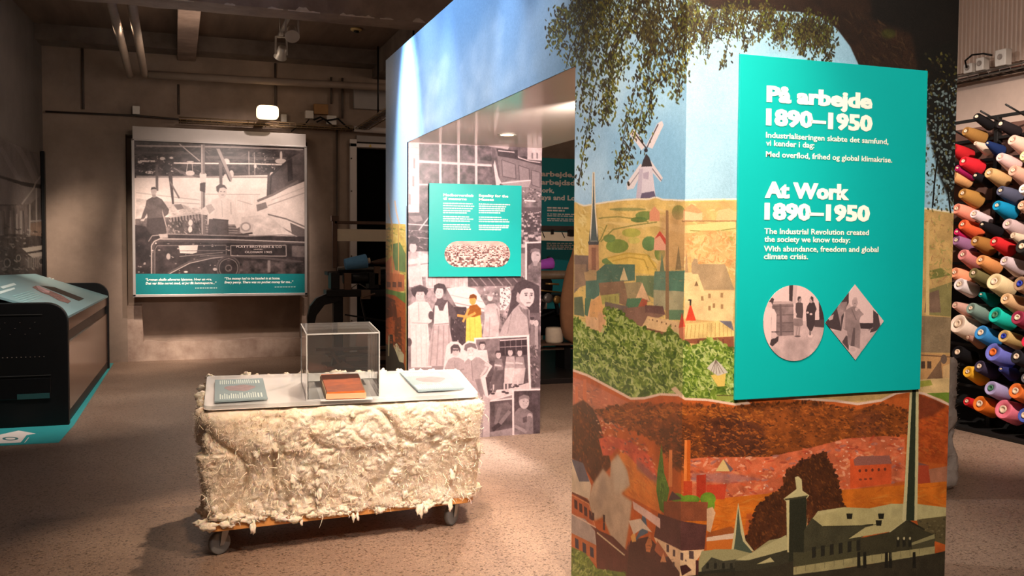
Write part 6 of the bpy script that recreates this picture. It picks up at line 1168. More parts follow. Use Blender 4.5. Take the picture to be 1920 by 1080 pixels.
tm = MB(); tm.add([(ttop(0, ty0), ty0, zl0), (ttop(1, ty0), ty0, zr0), (ttop(1, ty1), ty1, zr1), (ttop(0, ty1), ty1, zl1)] + [(ttop(0, ty0), ty0, zl0-.02), (ttop(1, ty0), ty0, zr0-.02), (ttop(1, ty1), ty1, zr1-.02), (ttop(0, ty1), ty1, zl1-.02)], [(0,1,2,3),(4,7,6,5),(0,4,5,1),(1,5,6,2),(2,6,7,3),(3,7,4,0)])
part('sloping_top', tm, mat('console_teal', (134, 168, 172), .3, var=.05, scale=2), cs)
def tq(a, b, dz=.001): 
    y = ty0+(ty1-ty0)*b; z = (zl0*(1-a)+zr0*a)*(1-b)+(zl1*(1-a)+zr1*a)*b; return Vector((ttop(a, y), y, z+dz))
TN = np.array([0, 0, 1.0]); p0, p1, p2 = tq(0, 0), tq(1, 0), tq(1, 1); TN = np.array((p1-p0).cross(p2-p0).normalized())
def top_at(x, y): return Vector(plane_hit(x, y, tuple(p0), TN)) + Vector(TN)*.0006
def decal(name, pts, m, h=.001): 
    P = [top_at(*p) for p in pts]; n = Vector(TN)*h; mb = MB(); k = len(P); mb.add(P+[p+n for p in P], [tuple(range(k)), tuple(range(k, 2*k))] + [(i, (i+1) % k, (i+1) % k+k, i+k) for i in range(k)]); return link(name, mb.mesh(name), m, cs)
N1 = crop(0, 500, 5.4)
decal('slot', N1([(300,152),(362,136),(852,324),(800,348)]), mat('bronze_slot', (46, 40, 34), .5))
decal('tool_picture', N1([(325,208),(365,192),(500,240),(620,290),(718,350),(690,372),(600,345),(500,290),(420,262)]), mat('tool_print', (150, 112, 104), .6, var=.5, scale=30, dark=(70, 52, 48)))
decal('tool_highlight', N1([(365,198),(395,195),(505,245),(498,265),(440,262),(395,235)]), mat('tool_pale', (206, 166, 164), .6, var=.2, scale=20))
for q in ([(0,205),(140,165),(165,185),(30,225)], [(0,250),(145,212),(152,228),(0,278)], [(420,135),(500,108),(520,116),(440,145)], [(450,140),(540,118),(550,126),(470,150)]): decal('caption', N1(q), pale_print)
for k in range(5): decal('caption_line', N1([(120+k*26,300+k*16),(330+k*24,240+k*16),(336+k*24,244+k*16),(126+k*26,305+k*16)]), mat('faint_print', (150, 190, 188), .5))
# details of the near end: grooves, vent dots, slot window
part('groove', MB().box((XL0+.05, 8.834, .965), (-1.08, 8.841, .972)), mat('groove_grey', (40, 38, 36), .5), cs); part('groove', MB().box((XL0+.05, 8.834, .44), (-1.02, 8.841, .447)), mat('groove_grey', (40, 38, 36), .5), cs)
vd = MB()
for i in range(26): vd.box((-1.95+i*.035, 8.835, .602), (-1.942+i*.035, 8.841, .608))
for i in range(22): vd.box((-1.9+i*.038, 8.835, .80+.05*(i % 3)), (-1.894+i*.038, 8.841, .804+.05*(i % 3)))
link('vent_holes', vd.mesh('vent_holes'), mat('vent_metal', (110, 96, 88), .4), cs, kind='stuff')
part('slot_window', MB().box((-1.80, 8.828, .245), (-1.02, 8.841, .42)), mat('smoked_glass', (16, 17, 18), .12, spec=.6), cs, .003); part('slot_sill', MB().box((-1.28, 8.824, .245), (-1.03, 8.829, .29)), mat('sill_teal', (34, 70, 70), .4), cs)
dc = thing('floor_decal', 'flat teal floor decal with a white house symbol under the console', 'decal', (-1.2, 8.5, 0))
dp = [tuple(pl(*p, 2, 0)[:2]) for p in ((110, 830), (139, 797), (213, 681))]
xe = -2.1
part('sheet', MB().prism([(xe, dp[0][1]+.02), dp[0], dp[1], dp[2], (-1.4, dp[2][1]), (xe, 9.0)], lambda a, b, t: (a, b, t), .0005, .002), mat('decal_teal', (54, 158, 160), .4, var=.04), dc)
T1 = crop(0, 660, 6); hp = [tuple(pl(*p, 2, .002)[:2]) for p in T1([(-110,960),(0,930),(210,884),(404,918),(300,935),(232,1018),(-110,1034)])]
part('house_symbol', MB().prism(hp, lambda a, b, t: (a, b, t), .002, .0026), mat('decal_white', (240, 226, 218), .5), dc)
rg = MB(); cxx, cyy = pl(19.5, 822.5, 2, .002)[:2]; n = 28
ro = [tuple(pl(19.5+15*math.cos(k*2*math.pi/n), 822.5+3.3*math.sin(k*2*math.pi/n), 2, .0026)[:2]) for k in range(n)]; ri = [tuple(pl(19.5+9.5*math.cos(k*2*math.pi/n), 822.5+2.0*math.sin(k*2*math.pi/n), 2, .0026)[:2]) for k in range(n)]
rg.add([(x, y, .0026) for x, y in ro]+[(x, y, .0026) for x, y in ri]+[(x, y, .0031) for x, y in ro]+[(x, y, .0031) for x, y in ri], [(2*n+k, 2*n+(k+1) % n, 3*n+(k+1) % n, 3*n+k) for k in range(n)]+[(k, (k+1) % n, 2*n+(k+1) % n, 2*n+k) for k in range(n)]+[(n+k, (n+(k+1) % n), 3*n+(k+1) % n, 3*n+k) for k in range(n)])
part('ring', rg, mat('decal_green', (70, 120, 120), .5), dc)
sl = [tuple(pl(*p, 2, .002)[:2]) for p in T1([(318,962),(328,962),(282,1020),(272,1020)])]; part('slash', MB().prism(sl, lambda a, b, t: (a, b, t), .002, .0026), mat('decal_white', (240, 226, 218), .5), dc)

# ------------------------------------------------------------------ winding machine beside the doorway, seen past the showcase
wm = thing('winding_machine', 'dark iron winding machine with a blue yarn cone beside the dark doorway', 'machine', (2.3, 12.2, 0))
wood_d = mat('dark_beech', (74, 50, 36), .5, var=.2, scale=8)
part('upright', MB().box((1.905, 12.0, 1.30), (1.965, 12.06, 1.96)).box((1.89, 11.99, 1.90), (1.98, 12.07, 1.97)), wood_d, wm, .004)
part('upright', MB().box((3.1, 12.0, 1.30), (3.16, 12.06, 1.96)), wood_d, wm, .004)
part('rail', MB().box((1.93, 12.0, 1.865), (3.16, 12.05, 1.905)), wood_d, wm, .004); part('paper_band', MB().box((1.955, 12.01, 1.645), (3.12, 12.03, 1.80)), mat('cream_band', (196, 182, 158), .7, var=.06), wm)
part('bed', MB().box((1.85, 12.06, 1.20), (3.2, 12.35, 1.25)).box((1.86, 11.86, 1.03), (1.97, 12.1, 1.24)).box((2.35, 11.86, 1.03), (2.48, 12.1, 1.24)), iron_m, wm, .008)
part('beam', MB().box((1.80, 11.84, .93), (3.2, 12.1, 1.02)), iron_m, wm, .01)
part('arm', MB().prism([(1.57, .50), (1.63, .50), (1.68, .70), (1.78, .83), (2.0, .88), (2.0, 1.02), (1.86, 1.0), (1.68, .92), (1.60, .82), (1.565, .68)], lambda a, b, t: (a, t, b), 11.86, 11.96), iron_m, wm, .006)
part('leg', MB().prism([(1.86, 0), (2.10, 0), (2.06, .08), (2.02, .25), (2.02, .95), (1.90, .95), (1.90, .25), (1.88, .08)], lambda a, b, t: (a, t, b), 11.9, 12.02), iron_m, wm, .006); part('leg', MB().prism([(2.9, 0), (3.1, 0), (3.04, .25), (3.04, .95), (2.94, .95), (2.94, .25)], lambda a, b, t: (a, t, b), 11.9, 12.02), iron_m, wm, .006)
part('roller', MB().tube([(2.03, 11.95, 1.165), (2.62, 11.95, 1.165)], .07, 18), iron_m, wm); part('roller', MB().tube([(2.0, 12.2, 1.28), (3.1, 12.2, 1.28)], .03, 12), steel_m, wm)
part('bracket', MB().box((2.03, 11.86, 1.02), (2.12, 11.92, 1.235)), mat('worn_wood', (96, 70, 52), .6, var=.2), wm, .004); part('bracket', MB().box((2.42, 11.86, 1.08), (2.50, 11.92, 1.32)), mat('worn_wood', (96, 70, 52), .6), wm, .004)
part('clamp', MB().box((2.24, 11.82, .90), (2.36, 11.9, 1.02)).tube([(2.26, 11.82, .93), (2.42, 11.82, .97)], .012, 8), mat('pale_iron', (112, 92, 78), .5, metal=.4), wm, .004)
part('stay', MB().bar((2.04, 11.9, .70), (2.6, 11.9, .60), .02, .02).bar((2.25, 11.9, .90), (2.31, 11.9, .62), .03, .02), iron_m, wm); part('stay', MB().bar((2.12, 11.95, 1.03), (2.34, 11.95, 1.17), .012, .012).bar((2.12, 11.95, 1.17), (2.34, 11.95, 1.03), .012, .012), steel_m, wm)
part('cable', MB().tube([(2.62, 11.9, 1.2), (2.68, 11.88, 1.05), (2.64, 11.88, .8), (2.60, 11.88, .62)], .010, 6), iron_m, wm)
part('foot_rail', MB().box((1.64, 11.68, .26), (3.1, 11.73, .30)), wood_d, wm, .004); part('shelf', MB().box((1.80, 11.80, .02), (3.05, 12.3, .05)).box((1.82, 11.82, .16), (3.05, 12.2, .18)), wood_d, wm, .004)
part('pedal', MB().bar((1.82, 11.78, .30), (1.98, 11.72, .03), .05, .03).prism([(1.86, .06), (2.12, .02), (2.12, .05), (1.98, .12)], lambda a, b, t: (a, t, b), 11.7, 11.78), mat('worn_wood', (96, 70, 52), .6), wm)
cone_dir = Matrix.Rotation(math.radians(83), 4, 'Y')
bc = thing('yarn_cone', 'blue yarn cone lying on the dark winding machine', 'yarn cone', (2.03, 11.95, 1.36)); Mb = Matrix.Translation((2.05, 11.94, 1.345)) @ Matrix.Rotation(math.radians(81), 4, 'Y')
part('yarn', MB().lathe([(.02, 0), (.068, .0), (.072, .01), (.094, .27), (.09, .285), (.02, .285)], Mb, 24), mat('blue_yarn', (88, 138, 178), .85, var=.1, scale=40, bump=.3, bscale=200), bc); part('tube', MB().lathe([(.02, .285), (.032, .285), (.036, .33), (.02, .33)], Mb, 14), mat('paper_tube', (196, 176, 150), .7), bc)
sh = thing('shuttle', 'tapered wooden shuttle on the winding machine right of the blue cone', 'shuttle', (2.55, 11.95, 1.35)); part('body', MB().lathe([(.008, -.28), (.03, -.2), (.05, -.05), (.08, .12), (.09, .4), (.05, .42)], Matrix.Translation((2.66, 12.02, 1.39)) @ Matrix.Rotation(math.radians(84), 4, 'Y'), 16), wood_d, sh); part('tip', MB().lathe([(.004, -.31), (.014, -.28), (.008, -.26)], Matrix.Translation((2.66, 12.02, 1.39)) @ Matrix.Rotation(math.radians(84), 4, 'Y'), 10), mat('shuttle_blue', (60, 78, 140), .5), sh)
wp = thing('cotton_spool', 'plump pale spool standing on the shelf of the winding machine', 'spool', (2.36, 11.95, .18)); part('yarn', MB().lathe([(.04, .0), (.13, .02), (.148, .1), (.148, .19), (.13, .26), (.06, .30), (.03, .30)], Matrix.Translation((2.36, 12.04, .182)), 24), mat('pale_yarn', (206, 166, 150), .85, var=.08, scale=30, bump=.2, bscale=120), wp); part('tube', MB().lathe([(.03, .30), (.035, .34), (.02, .34)], Matrix.Translation((2.36, 12.04, .182)), 12), mat('paper_tube', (196, 176, 150), .7), wp)

# ------------------------------------------------------------------ room beyond the passage
tag(part('dark_platform', MB().box((3.4, 9.84, 0), (6.4, 12.6, .06)), mat('dark_deck', (34, 28, 26), .35, var=.2, scale=4), None, .006), 'low dark platform beyond the passage under the loom', 'platform')
fp = thing('teal_wall_panel', 'teal text panel standing behind the loom beyond the passage', 'sign', (5.5, 12.95, 0)); FO = (4.3, 12.895, 0)
part('panel', MB().box((4.3, 12.9, .02), (6.9, 12.96, 2.92)), mat('deep_teal_print', (0, 118, 124), .5, var=.03, scale=3), fp, .004)
CF = Canvas('far_panel', FO, (1, 0, 0), (0, 0, 1), 2.6, 2.9, 4)
wl = mat('pale_lettering', (214, 206, 196), .5)
for body, l, r, b, h in (('arbejde,', 1014.5, 1076.5, 330.5, 10.5), ('arbejdsd', 1014, 1078, 346, 10.5), ('ork,', 1016, 1039, 361, 9.5), ('ays and Lo', 1014, 1079, 374.5, 10)): text_px(CF, body, l, r, b, h, wl, fp, bold=.035)
fm = MB()
for x0, w, y in ((1026, 40, 391), (1026, 34, 396), (1026, 52, 402), (1026, 48, 405.5), (1026, 52, 411), (1026, 50, 414.5), (1026, 44, 427), (1025, 50, 457), (1025, 50, 460.5), (1025, 46, 464), (1025, 50, 467.5)):
    (a, b), (d_, _), (_, t_) = CF.st([(x0, y), (x0+w, y), (x0, y-(3.0 if y < 398 else 1.8))]); x = a
    while x < d_-.01: ww = min(gp.uniform(.02, .09), d_-x); fm.box((4.3+x, 12.893, b), (4.3+x+ww, 12.896, t_)); x += ww+.014
link('small_print', fm.mesh('small_print'), wl, fp, kind='stuff')
ml = thing('loom', 'dark loom with a purple yarn cone on the platform beyond the passage', 'machine', (4.8, 10.9, .06)); wb_ = mat('loom_timber', (52, 38, 30), .5, var=.25, scale=8)
part('top_rail', MB().box((4.0, 10.6, 1.79), (5.6, 10.66, 1.845)), wb_, ml, .006); part('top_rail', MB().box((4.0, 11.3, 1.79), (5.6, 11.36, 1.845)), wb_, ml, .006)
for x in (4.05, 5.45): part('post', MB().box((x, 10.6, .06), (x+.07, 10.68, 1.95)), wb_, ml, .006); part('post', MB().box((x, 11.28, .06), (x+.07, 11.36, 1.85)), wb_, ml, .006)
part('hook', MB().box((4.37, 10.6, 1.74), (4.40, 10.63, 1.80)), iron_m, ml); part('hook', MB().box((4.60, 10.58, 1.72), (4.68, 10.64, 1.80)), iron_m, ml)
part('paper_band', MB().prism([(4.02, 1.665), (5.5, 1.65), (5.5, 1.755), (4.02, 1.775)], lambda a, b, t: (a, t, b), 10.66, 10.67), mat('cream_band2', (226, 208, 178), .6, var=.05), ml)
part('band_clip', MB().bar((4.27, 10.655, 1.77), (4.30, 10.655, 1.70), .012, .008).bar((4.53, 10.655, 1.77), (4.57, 10.655, 1.70), .012, .008), iron_m, ml)
part('breast_beam', MB().tube([(4.05, 10.7, 1.235), (5.5, 10.7, 1.235)], .055, 14), mat('worn_cream_roll', (120, 98, 72), .5, var=.3, scale=12), ml); part('cloth_roll', MB().tube([(4.10, 10.72, 1.09), (4.40, 10.72, 1.09)], .10, 16), iron_m, ml)
part('bed', MB().box((4.05, 10.66, .94), (5.5, 11.3, .99)), iron_m, ml, .006)
part('gear', MB().lathe([(.02, 0), (.06, 0), (.06, .03), (.02, .03)], Matrix.Translation((4.33, 10.62, .95)) @ Matrix.Rotation(math.pi/2, 4, 'X'), 14), steel_m, ml); part('gear', MB().lathe([(.015, 0), (.05, 0), (.05, .03), (.015, .03)], Matrix.Translation((4.45, 10.62, .93)) @ Matrix.Rotation(math.pi/2, 4, 'X'), 14), mat('brass_part', (150, 116, 66), .4, metal=.7), ml)
part('rod', MB().tube([(4.1, 10.62, 1.06), (4.5, 10.62, 1.02)], .010, 6).tube([(4.3, 10.62, 1.13), (4.48, 10.62, 1.12)], .014, 6), mat('brass_part', (150, 116, 66), .4), ml)
part('diagonal_brace', MB().bar((4.30, 10.66, .90), (4.20, 10.66, .66), .04, .04).bar((4.46, 10.66, .90), (4.50, 10.66, .74), .04, .04).bar((4.24, 10.66, .72), (4.44, 10.66, .79), .015, .015), iron_m, ml)
part('bobbin_peg', MB().lathe([(.05, 0), (.06, .04), (.03, .13), (.0, .15)], Matrix.Translation((4.33, 10.9, 1.30)), 12), iron_m, ml); part('bobbin_peg', MB().lathe([(.05, 0), (.06, .04), (.03, .15), (.0, .17)], Matrix.Translation((4.46, 10.9, 1.30)), 12), iron_m, ml)
part('warp_drum', MB().lathe([(.02, 0), (.16, 0), (.17, .03), (.17, .45), (.16, .48), (.02, .48)], Matrix.Translation((4.14, 11.0, .62)) @ Matrix.Rotation(math.radians(90), 4, 'Y'), 24), black2_m, ml)
part('foot_rail', MB().box((4.05, 10.62, .30), (5.5, 10.68, .335)), mat('worn_wood', (96, 70, 52), .6), ml, .004); part('shelf', MB().box((4.05, 10.45, .375), (5.4, 11.0, .395)), mat('worn_wood', (96, 70, 52), .6), ml, .003); part('treadle', MB().box((4.56, 10.6, .06), (4.64, 10.9, .40)), iron_m, ml)
pc = thing('yarn_cone', 'purple yarn cone lying on the loom beyond the passage', 'yarn cone', (4.3, 10.7, 1.35)); Mp = Matrix.Translation((4.235, 10.72, 1.355)) @ Matrix.Rotation(math.radians(82), 4, 'Y')
part('yarn', MB().lathe([(.015, 0), (.05, 0), (.055, .01), (.072, .19), (.066, .205), (.02, .205)], Mp, 22), mat('purple_yarn', (182, 84, 200), .8, var=.08, scale=40, bump=.3, bscale=200), pc); part('tube', MB().lathe([(.02, .205), (.026, .205), (.026, .225), (.01, .225)], Mp, 12), mat('paper_tube', (196, 176, 150), .7), pc)
wc = thing('yarn_cop', 'short white yarn cop standing on the loom shelf beyond the passage', 'yarn cone', (4.43, 10.6, .395)); part('yarn', MB().lathe([(.03, 0), (.10, 0), (.112, .02), (.11, .17), (.10, .188), (.05, .19), (.045, .16), (.03, .16)], Matrix.Translation((4.425, 10.62, .3955)), 24), mat('white_yarn', (226, 204, 176), .85, var=.06, scale=30, bump=.2, bscale=160), wc); part('tube', MB().lathe([(.02, .12), (.03, .12), (.03, .195), (.02, .195)], Matrix.Translation((4.425, 10.62, .3955)), 12), mat('paper_tube', (196, 176, 150), .7), wc)
tag(part('radiator', MB().box((4.0, 12.80, .50), (5.2, 12.83, .95)), mat('radiator_cream', (176, 160, 148), .5), None, .01), 'pale ribbed radiator low behind the loom', 'radiator')
ro_ = bpy.data.objects['radiator']; 
for i in range(24): part('rib', MB().box((4.02+i*.05, 12.77, .51), (4.05+i*.05, 12.80, .94)), mat('radiator_cream', (176, 160, 148), .5), ro_)
for x in (4.06, 5.10): part('leg', MB().box((x, 12.78, .0), (x+.04, 12.83, .52)), mat('radiator_cream', (176, 160, 148), .5), ro_)
sk = MB(); ring = []
for i, (z, x, w, d) in enumerate(((1.66, 4.70, .05, .05), (1.58, 4.69, .085, .08), (1.50, 4.685, .10, .09), (1.35, 4.665, .14, .10), (1.15, 4.64, .17, .12), (.95, 4.62, .19, .13), (.75, 4.625, .20, .13), (.58, 4.63, .18, .12), (.46, 4.635, .14, .10), (.40, 4.64, .06, .05))): ring.append((z, x, w, d))
vs = []; nn = 22
for z, x, w, d in ring:
    for k in range(nn): t = 2*math.pi*k/nn; f = 1+.06*math.sin(5*t+z*3); vs.append((x+math.cos(t)*w*f, 10.45+math.sin(t)*d*f, z))
sk.add(vs, [(i*nn+k, i*nn+(k+1) % nn, (i+1)*nn+(k+1) % nn, (i+1)*nn+k) for i in range(len(ring)-1) for k in range(nn)], True); sk.f.append(tuple(range(nn))); sk.sm.append(False); sk.f.append(tuple(range((len(ring)-1)*nn, len(ring)*nn))); sk.sm.append(False)
hs = thing('hanging_sack', 'tall brown cloth sack hanging from the loom beyond the passage', 'sack', (4.64, 10.45, .4)); part('cloth', sk, mat('brown_cloth', (150, 104, 70), .85, var=.14, scale=5, bump=.2, bscale=40), hs); part('tie', MB().tube([(4.70, 10.45, 1.62), (4.69, 10.52, 1.74), (4.68, 10.598, 1.80)], .014, 8), mat('rope', (176, 132, 86), .8), hs); part('neck_band', MB().lathe([(.075, 0), (.09, .015), (.075, .03)], Matrix.Translation((4.695, 10.45, 1.585)), 16), mat('rope', (176, 132, 86), .8), hs)

# ------------------------------------------------------------------ right side: corrugated sheet, cable tray, second bale, yarn rack
cg = MB(); prof = []; y = 4.2; k = 0
while y < 9.0:
    prof += [(7.285, y), (7.285, y+.012), (7.262, y+.020), (7.262, y+.036)]; y += .048
npf = len(prof); cg.add([(x, yy, 3.30) for x, yy in prof]+[(x, yy, ZC-.01) for x, yy in prof], [(i, i+1, npf+i+1, npf+i) for i in range(npf-1)])
tag(part('corrugated_sheet', cg, mat('corrugated_cream', (206, 184, 170), .35, metal=.1, var=.04)), 'cream corrugated sheet high on the right wall', 'cladding')
rt = thing('cable_tray', 'cable tray with dark cables along the right wall under the corrugated sheet', 'cable tray', (7.2, 6.5, 3.2))
for x, z in ((7.12, 3.20), (7.25, 3.20), (7.12, 3.24)): part('rail', MB().tube([(x, 4.2, z), (x, 9.0, z)], .008, 6), steel_m, rt)
for i in range(40): part('wire', MB().tube([(7.12, 4.25+i*.12, 3.245), (7.12, 4.25+i*.12, 3.195), (7.27, 4.25+i*.12, 3.195)], .004, 5), steel_m, rt)
for k, (x, z, m_) in enumerate(((7.15, 3.21, iron_m), (7.19, 3.212, plast_m), (7.22, 3.21, iron_m), (7.24, 3.235, mat('red_brown_cable', (110, 60, 46), .5)))): part('cable', MB().tube([(x+gp.uniform(-.008, .008), 4.2+i*.4, z+gp.uniform(-.002, .008)) for i in range(13)], .010, 6), m_, rt)
def sock(x, y, z, w, h, lab):
    t = thing('wall_socket', lab, 'socket', (x, y, z)); part('case', MB().box((x-.04, y-w/2, z), (x+.04, y+w/2, z+h)), plast_m, t, .008); part('outlet', MB().lathe([(.026, 0), (.026, .006), (.02, .006), (.018, .002), (0, .002)], Matrix.Translation((x-.041, y, z+h*.55)) @ Matrix.Rotation(-math.pi/2, 4, 'Y'), 16), mat('socket_inset', (150, 138, 130), .5), t)
sock(7.13, 6.87, 3.25, .10, .09, 'low white socket on the right wall tray, with a cable plugged in'); sock(7.13, 6.73, 3.25, .09, .12, 'white socket between the low one and the tall one on the right wall tray'); sock(7.13, 6.50, 3.25, .12, .15, 'tall white socket box at the right end of the tray')
tag(part('plug_cable', MB().tube([(7.08, 6.87, 3.30), (7.05, 6.86, 3.36), (7.05, 6.78, 3.40), (7.06, 6.66, 3.39), (7.08, 6.58, 3.36)], .009, 6), iron_m), 'black cable looped between the sockets on the right wall', 'cable')
tag(part('brick_ledge', MB().box((7.18, 4.2, 2.62), (7.299, 9.0, 2.70)), mat('ledge_plaster', (176, 146, 132), .8, var=.12)), 'plaster ledge along the right wall above the yarn rack', 'ledge')
b2 = thing('cotton_bale', 'greyish cotton bale on the floor just behind the right edge of the mural block', 'bale', (4.42, 4.9, 0)); link('cotton', bale_mesh('cotton', [(4.05, 4.62), (4.78, 4.62), (4.80, 5.3), (4.05, 5.3)], [(4.05, 4.62), (4.80, 4.62), (4.82, 5.3), (4.05, 5.3)], .0, .88, 40, 36, 44, .06, .045, 4, None), mat('grey_cotton', (190, 174, 164), .95, spec=.1, var=.1, scale=14, bump=.8, bscale=40), b2)
o = b2.children[0]
link('fibres', fuzz(o.data, 9000, 5, .006, .022), mat('grey_fibre', (190, 174, 164), .9, spec=.1), b2, local=True, kind='stuff')
for v in o.data.vertices:
    if v.co.z < .004: v.co.z = .004

rk = thing('yarn_rack', 'black peg rack holding rows of yarn cones against the right wall', 'rack', (6.72, 6.1, 0)); RX = 6.66; blk_m = mat('rack_black', (16, 14, 13), .6, var=.2)
for y in (5.05, 5.62, 6.13, 6.70, 7.2): part('upright', MB().box((RX, y-.02, 0), (RX+.05, y+.02, 2.72)), blk_m, rk, .003)
for i in range(15): part('crossbar', MB().box((RX+.01, 4.9, .16+i*.182), (RX+.04, 7.3, .185+i*.182)), blk_m, rk)
part('back_panel', MB().box((RX+.06, 4.9, .03), (RX+.08, 7.3, 1.24)), mat('black_felt', (10, 9, 9), .9), rk); part('back_panel', MB().box((RX+.06, 4.9, 1.25), (RX+.08, 7.3, 2.66)), mat('brown_felt', (96, 66, 56), .9, var=.2, scale=4), rk); part('foot', MB().box((RX-.25, 4.9, 0), (RX+.08, 7.3, .03)), blk_m, rk)
AXD = Vector((math.cos(math.radians(20)), .0, -math.sin(math.radians(20))))
R1 = lambda x, y: (1760+x/3.375, 180+y/3.375); R2 = lambda x, y: (1760+x/3.0, 480+y/3.0)
# crop, tip x, tip y, tip radius, kind (c cone, s slim cone, b broad barrel), yarn colour, label
CONES = [(1,240,130,25,'b',(22,20,22),'black yarn cone at the very top left of the rack'), (1,392,176,30,'b',(34,28,30),'large black cone with a brown end face, next to the top black one'), (1,170,222,29,'c',(150,108,56),'golden brown cone at the top left, below the black one'), (1,232,298,13,'s',(222,196,176),'slim off-white cone beside the navy one'), (1,310,298,16,'s',(28,46,92),'slim navy blue cone near the top'), (1,465,277,34,'c',(226,180,162),'cream pink cone high on the right edge'),
 (1,95,330,30,'c',(186,34,40),'red cone half hidden by the mural edge'), (1,155,412,32,'c',(206,36,48),'bright red cone in full view near the left'), (1,388,385,29,'c',(226,186,180),'pale pink cone right of the cream tan cone'), (1,540,376,32,'c',(232,222,150),'pale yellow cone cut by the frame on the right'), (1,318,485,33,'c',(206,164,112),'tan cone in the middle below the navy one'), (1,232,503,23,'b',(24,22,26),'small black cone below the bright red one'),
 (1,470,470,36,'c',(214,162,140),'dusty pink cone below the cream pink one'), (1,90,505,32,'b',(222,164,108),'orange beige cone at the mural edge under the red ones'), (1,150,615,33,'c',(176,128,66),'ochre gold cone beneath the orange beige one'), (1,390,598,31,'c',(82,84,104),'slate grey cone right of the tan ones'), (1,534,585,31,'c',(232,226,226),'white cone cut by the frame, right of the slate one'), (1,368,692,33,'c',(20,138,184),'cyan blue cone under the slate grey one'),
 (1,525,690,31,'c',(214,166,136),'peach tan cone right of the cyan one'), (1,112,712,34,'c',(240,150,126),'salmon cone at the mural edge, level with the cyan one'), (1,222,745,28,'b',(228,206,210),'pearl white cone left of the cyan one'), (1,150,812,33,'c',(232,98,58),'orange red cone under the pearl white one'), (1,275,812,23,'c',(26,22,26),'small black cone under the pearl white one'), (1,435,808,36,'c',(196,170,170),'greyish pink cone under the cyan one'),
 (1,110,912,32,'c',(150,104,140),'mauve cone at the mural edge with a bright end face'), (1,230,917,34,'c',(164,112,56),'brown gold cone under the small black one'), (1,350,920,33,'c',(206,40,44),'red cone lower in the middle of the rack'), (1,525,950,46,'b',(44,40,38),'large charcoal cone with a white ring, cut by the frame'), (1,150,1003,36,'c',(206,128,124),'rose cone below the mauve one'), (1,265,1037,34,'c',(222,150,92),'apricot cone below the brown gold one'), (1,415,1042,32,'c',(206,184,188),'lilac grey cone below the red middle one'),
 (1,118,455,20,'c',(170,30,90),'magenta cone mostly behind the bright red one'), (1,115,858,22,'c',(196,30,90),'small magenta cone behind the orange red one'), (1,470,880,20,'s',(222,196,170),'slim beige cone between the greyish pink and charcoal ones'),
 (2,195,95,31,'c',(120,110,72),'olive cone with a cream end, below the apricot one'), (2,312,142,48,'b',(232,208,162),'large cream cone with a dark tube hole'), (2,455,155,42,'b',(166,130,100),'tan cone with a blue tube on the right edge'), (2,115,158,35,'b',(226,212,210),'plump white cone under the peach one'), (2,238,216,16,'s',(0,120,116),'slim teal cone under the large cream one'), (2,375,240,33,'c',(222,178,132),'light tan cone with a dark tube below the large cream one'),
 (2,92,275,20,'c',(214,166,150),'small pinkish cone at the mural edge under the plump white one'), (2,180,293,32,'c',(128,150,140),'grey green cone with a pale tube ring'), (2,316,330,45,'b',(30,196,176),'turquoise cone with a green tube'), (2,442,345,40,'b',(150,50,74),'crimson cone right of the turquoise one'), (2,106,380,54,'b',(240,216,196),'largest creamy white cone at the mural edge'), (2,236,430,42,'b',(62,140,206),'sky blue cone below the grey green one'),
 (2,365,450,36,'b',(206,172,112),'sand coloured cone with a deep blue tube'), (2,166,456,13,'s',(176,130,112),'tiny brown cone tip left of the sky blue one'), (2,500,478,38,'b',(206,40,70),'red cone just cut by the frame, level with the sand one'), (2,105,540,38,'b',(20,18,20),'black cone with a grey ring at the mural edge'), (2,305,540,52,'b',(116,120,206),'periwinkle cone with an orange tube'), (2,437,565,40,'b',(40,38,44),'charcoal cone right of the periwinkle one'),
 (2,162,650,32,'c',(236,176,50),'yellow cone near the bottom left'), (2,228,620,34,'b',(62,54,76),'dark plum cone right of the yellow one'), (2,350,635,16,'s',(46,50,106),'slim indigo cone under the periwinkle one'), (2,292,742,40,'b',(176,164,206),'lavender cone with a dark green tube'), (2,432,758,44,'b',(240,122,56),'vivid orange cone at the lower right'), (2,490,685,30,'b',(96,92,96),'grey cone cut by the frame above the vivid orange one'),
 (2,230,830,44,'b',(228,116,40),'deep orange cone in the bottom row'), (2,158,816,24,'b',(206,36,40),'red cone behind the deep orange one'), (2,362,862,54,'b',(240,124,146),'pink cone in the bottom row'), (2,482,895,42,'b',(76,92,176),'royal blue cone at the bottom right corner of the rack'), (2,88,92,30,'c',(242,160,120),'peach cone at the mural edge above the plump white one')]
gy = random.Random(8)
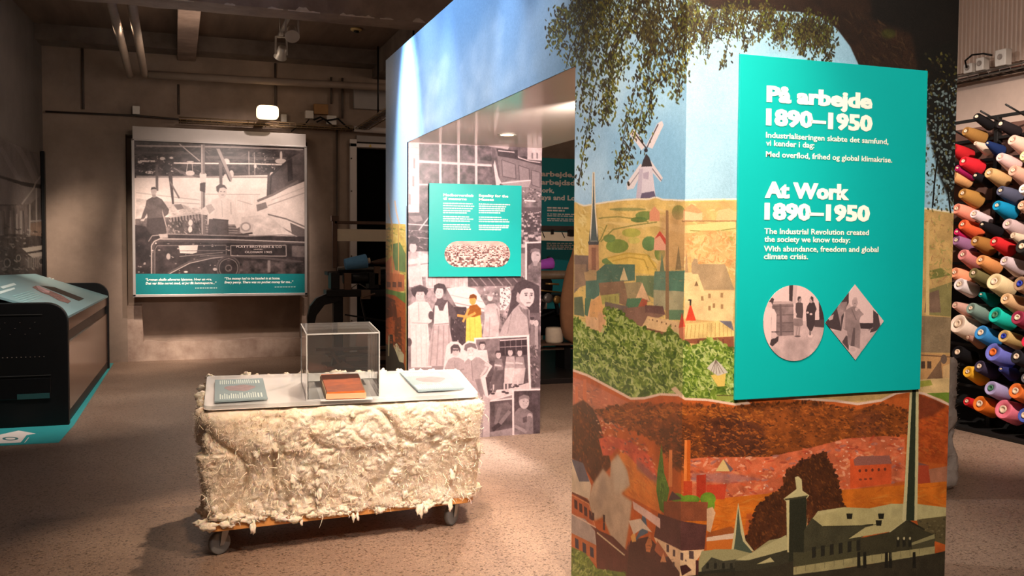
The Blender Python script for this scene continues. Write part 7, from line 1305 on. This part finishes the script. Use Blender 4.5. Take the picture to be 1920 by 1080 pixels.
for ci, (w, tx, ty, tr_, kind, colr, lab) in enumerate(CONES):
    px, py = (R1 if w == 1 else R2)(tx, ty); rt_ = tr_/(3.375 if w == 1 else 3.0)
    tip = Vector(pl(px, py, 0, 6.42)); dep = (np.array(tip)-EYE) @ AF; r0 = rt_*dep/FPX*1.02
    Lc = .19 if kind != 's' else .17
    r1 = r0*1.05+.030 if kind == 'c' else (r0*1.12+.006 if kind == 'b' else r0+.034)
    t = thing('yarn_cone', lab, 'yarn cone', tip, 0, 'yarn cones on the peg rack')
    q = (AXD+Vector((gy.uniform(-.05, .05), gy.uniform(-.06, .06), gy.uniform(-.05, .05)))).to_track_quat('Z', 'Y'); t.rotation_mode = 'QUATERNION'; t.rotation_quaternion = q
    ym = mat('yarn_%d' % ci, colr, .85, spec=.15, var=.10, scale=30, bump=.35, bscale=220, aniso=(1, 1, 6)); hole = r0*(.34 if kind != 'b' else .42)
    part_m = MB().lathe([(hole, .03), (hole, .003), (r0*.93, 0)], None, 22, False).lathe([(r0*.93, 0), (r0, .005), (r1, Lc-.012), (r1*.94, Lc), (hole, Lc)], None, 22, False); link('yarn', part_m.mesh('yarn'), ym, t, local=True)
    tube_c = {'blue': (30,50,150)}.get('x', (222, 196, 170)); 
    if 'blue tube' in lab: tube_c = (34, 52, 160)
    elif 'green tube' in lab: tube_c = (70, 120, 90)
    elif 'orange tube' in lab: tube_c = (222, 110, 40)
    tb_ = MB().lathe([(hole*.55, .02), (hole*.58, -.006), (hole*.98, -.006), (hole, .006)], None, 16); link('tube', tb_.mesh('tube'), mat('tube_%s' % '_'.join(map(str, tube_c)), tube_c, .6), t, local=True)
    a = tip + AXD*.03; b = tip + AXD*((RX+.02-tip.x)/AXD.x); part('peg', MB().tube([a, b], min(.007, hole*.5), 6), blk_m, rk)
for y, z in ((6.42, 2.56), (6.05, 2.64), (5.80, 2.66)): part('peg', MB().tube([Vector((6.40, y, z+.10)), Vector((6.67, y, z))], .008, 6), blk_m, rk)
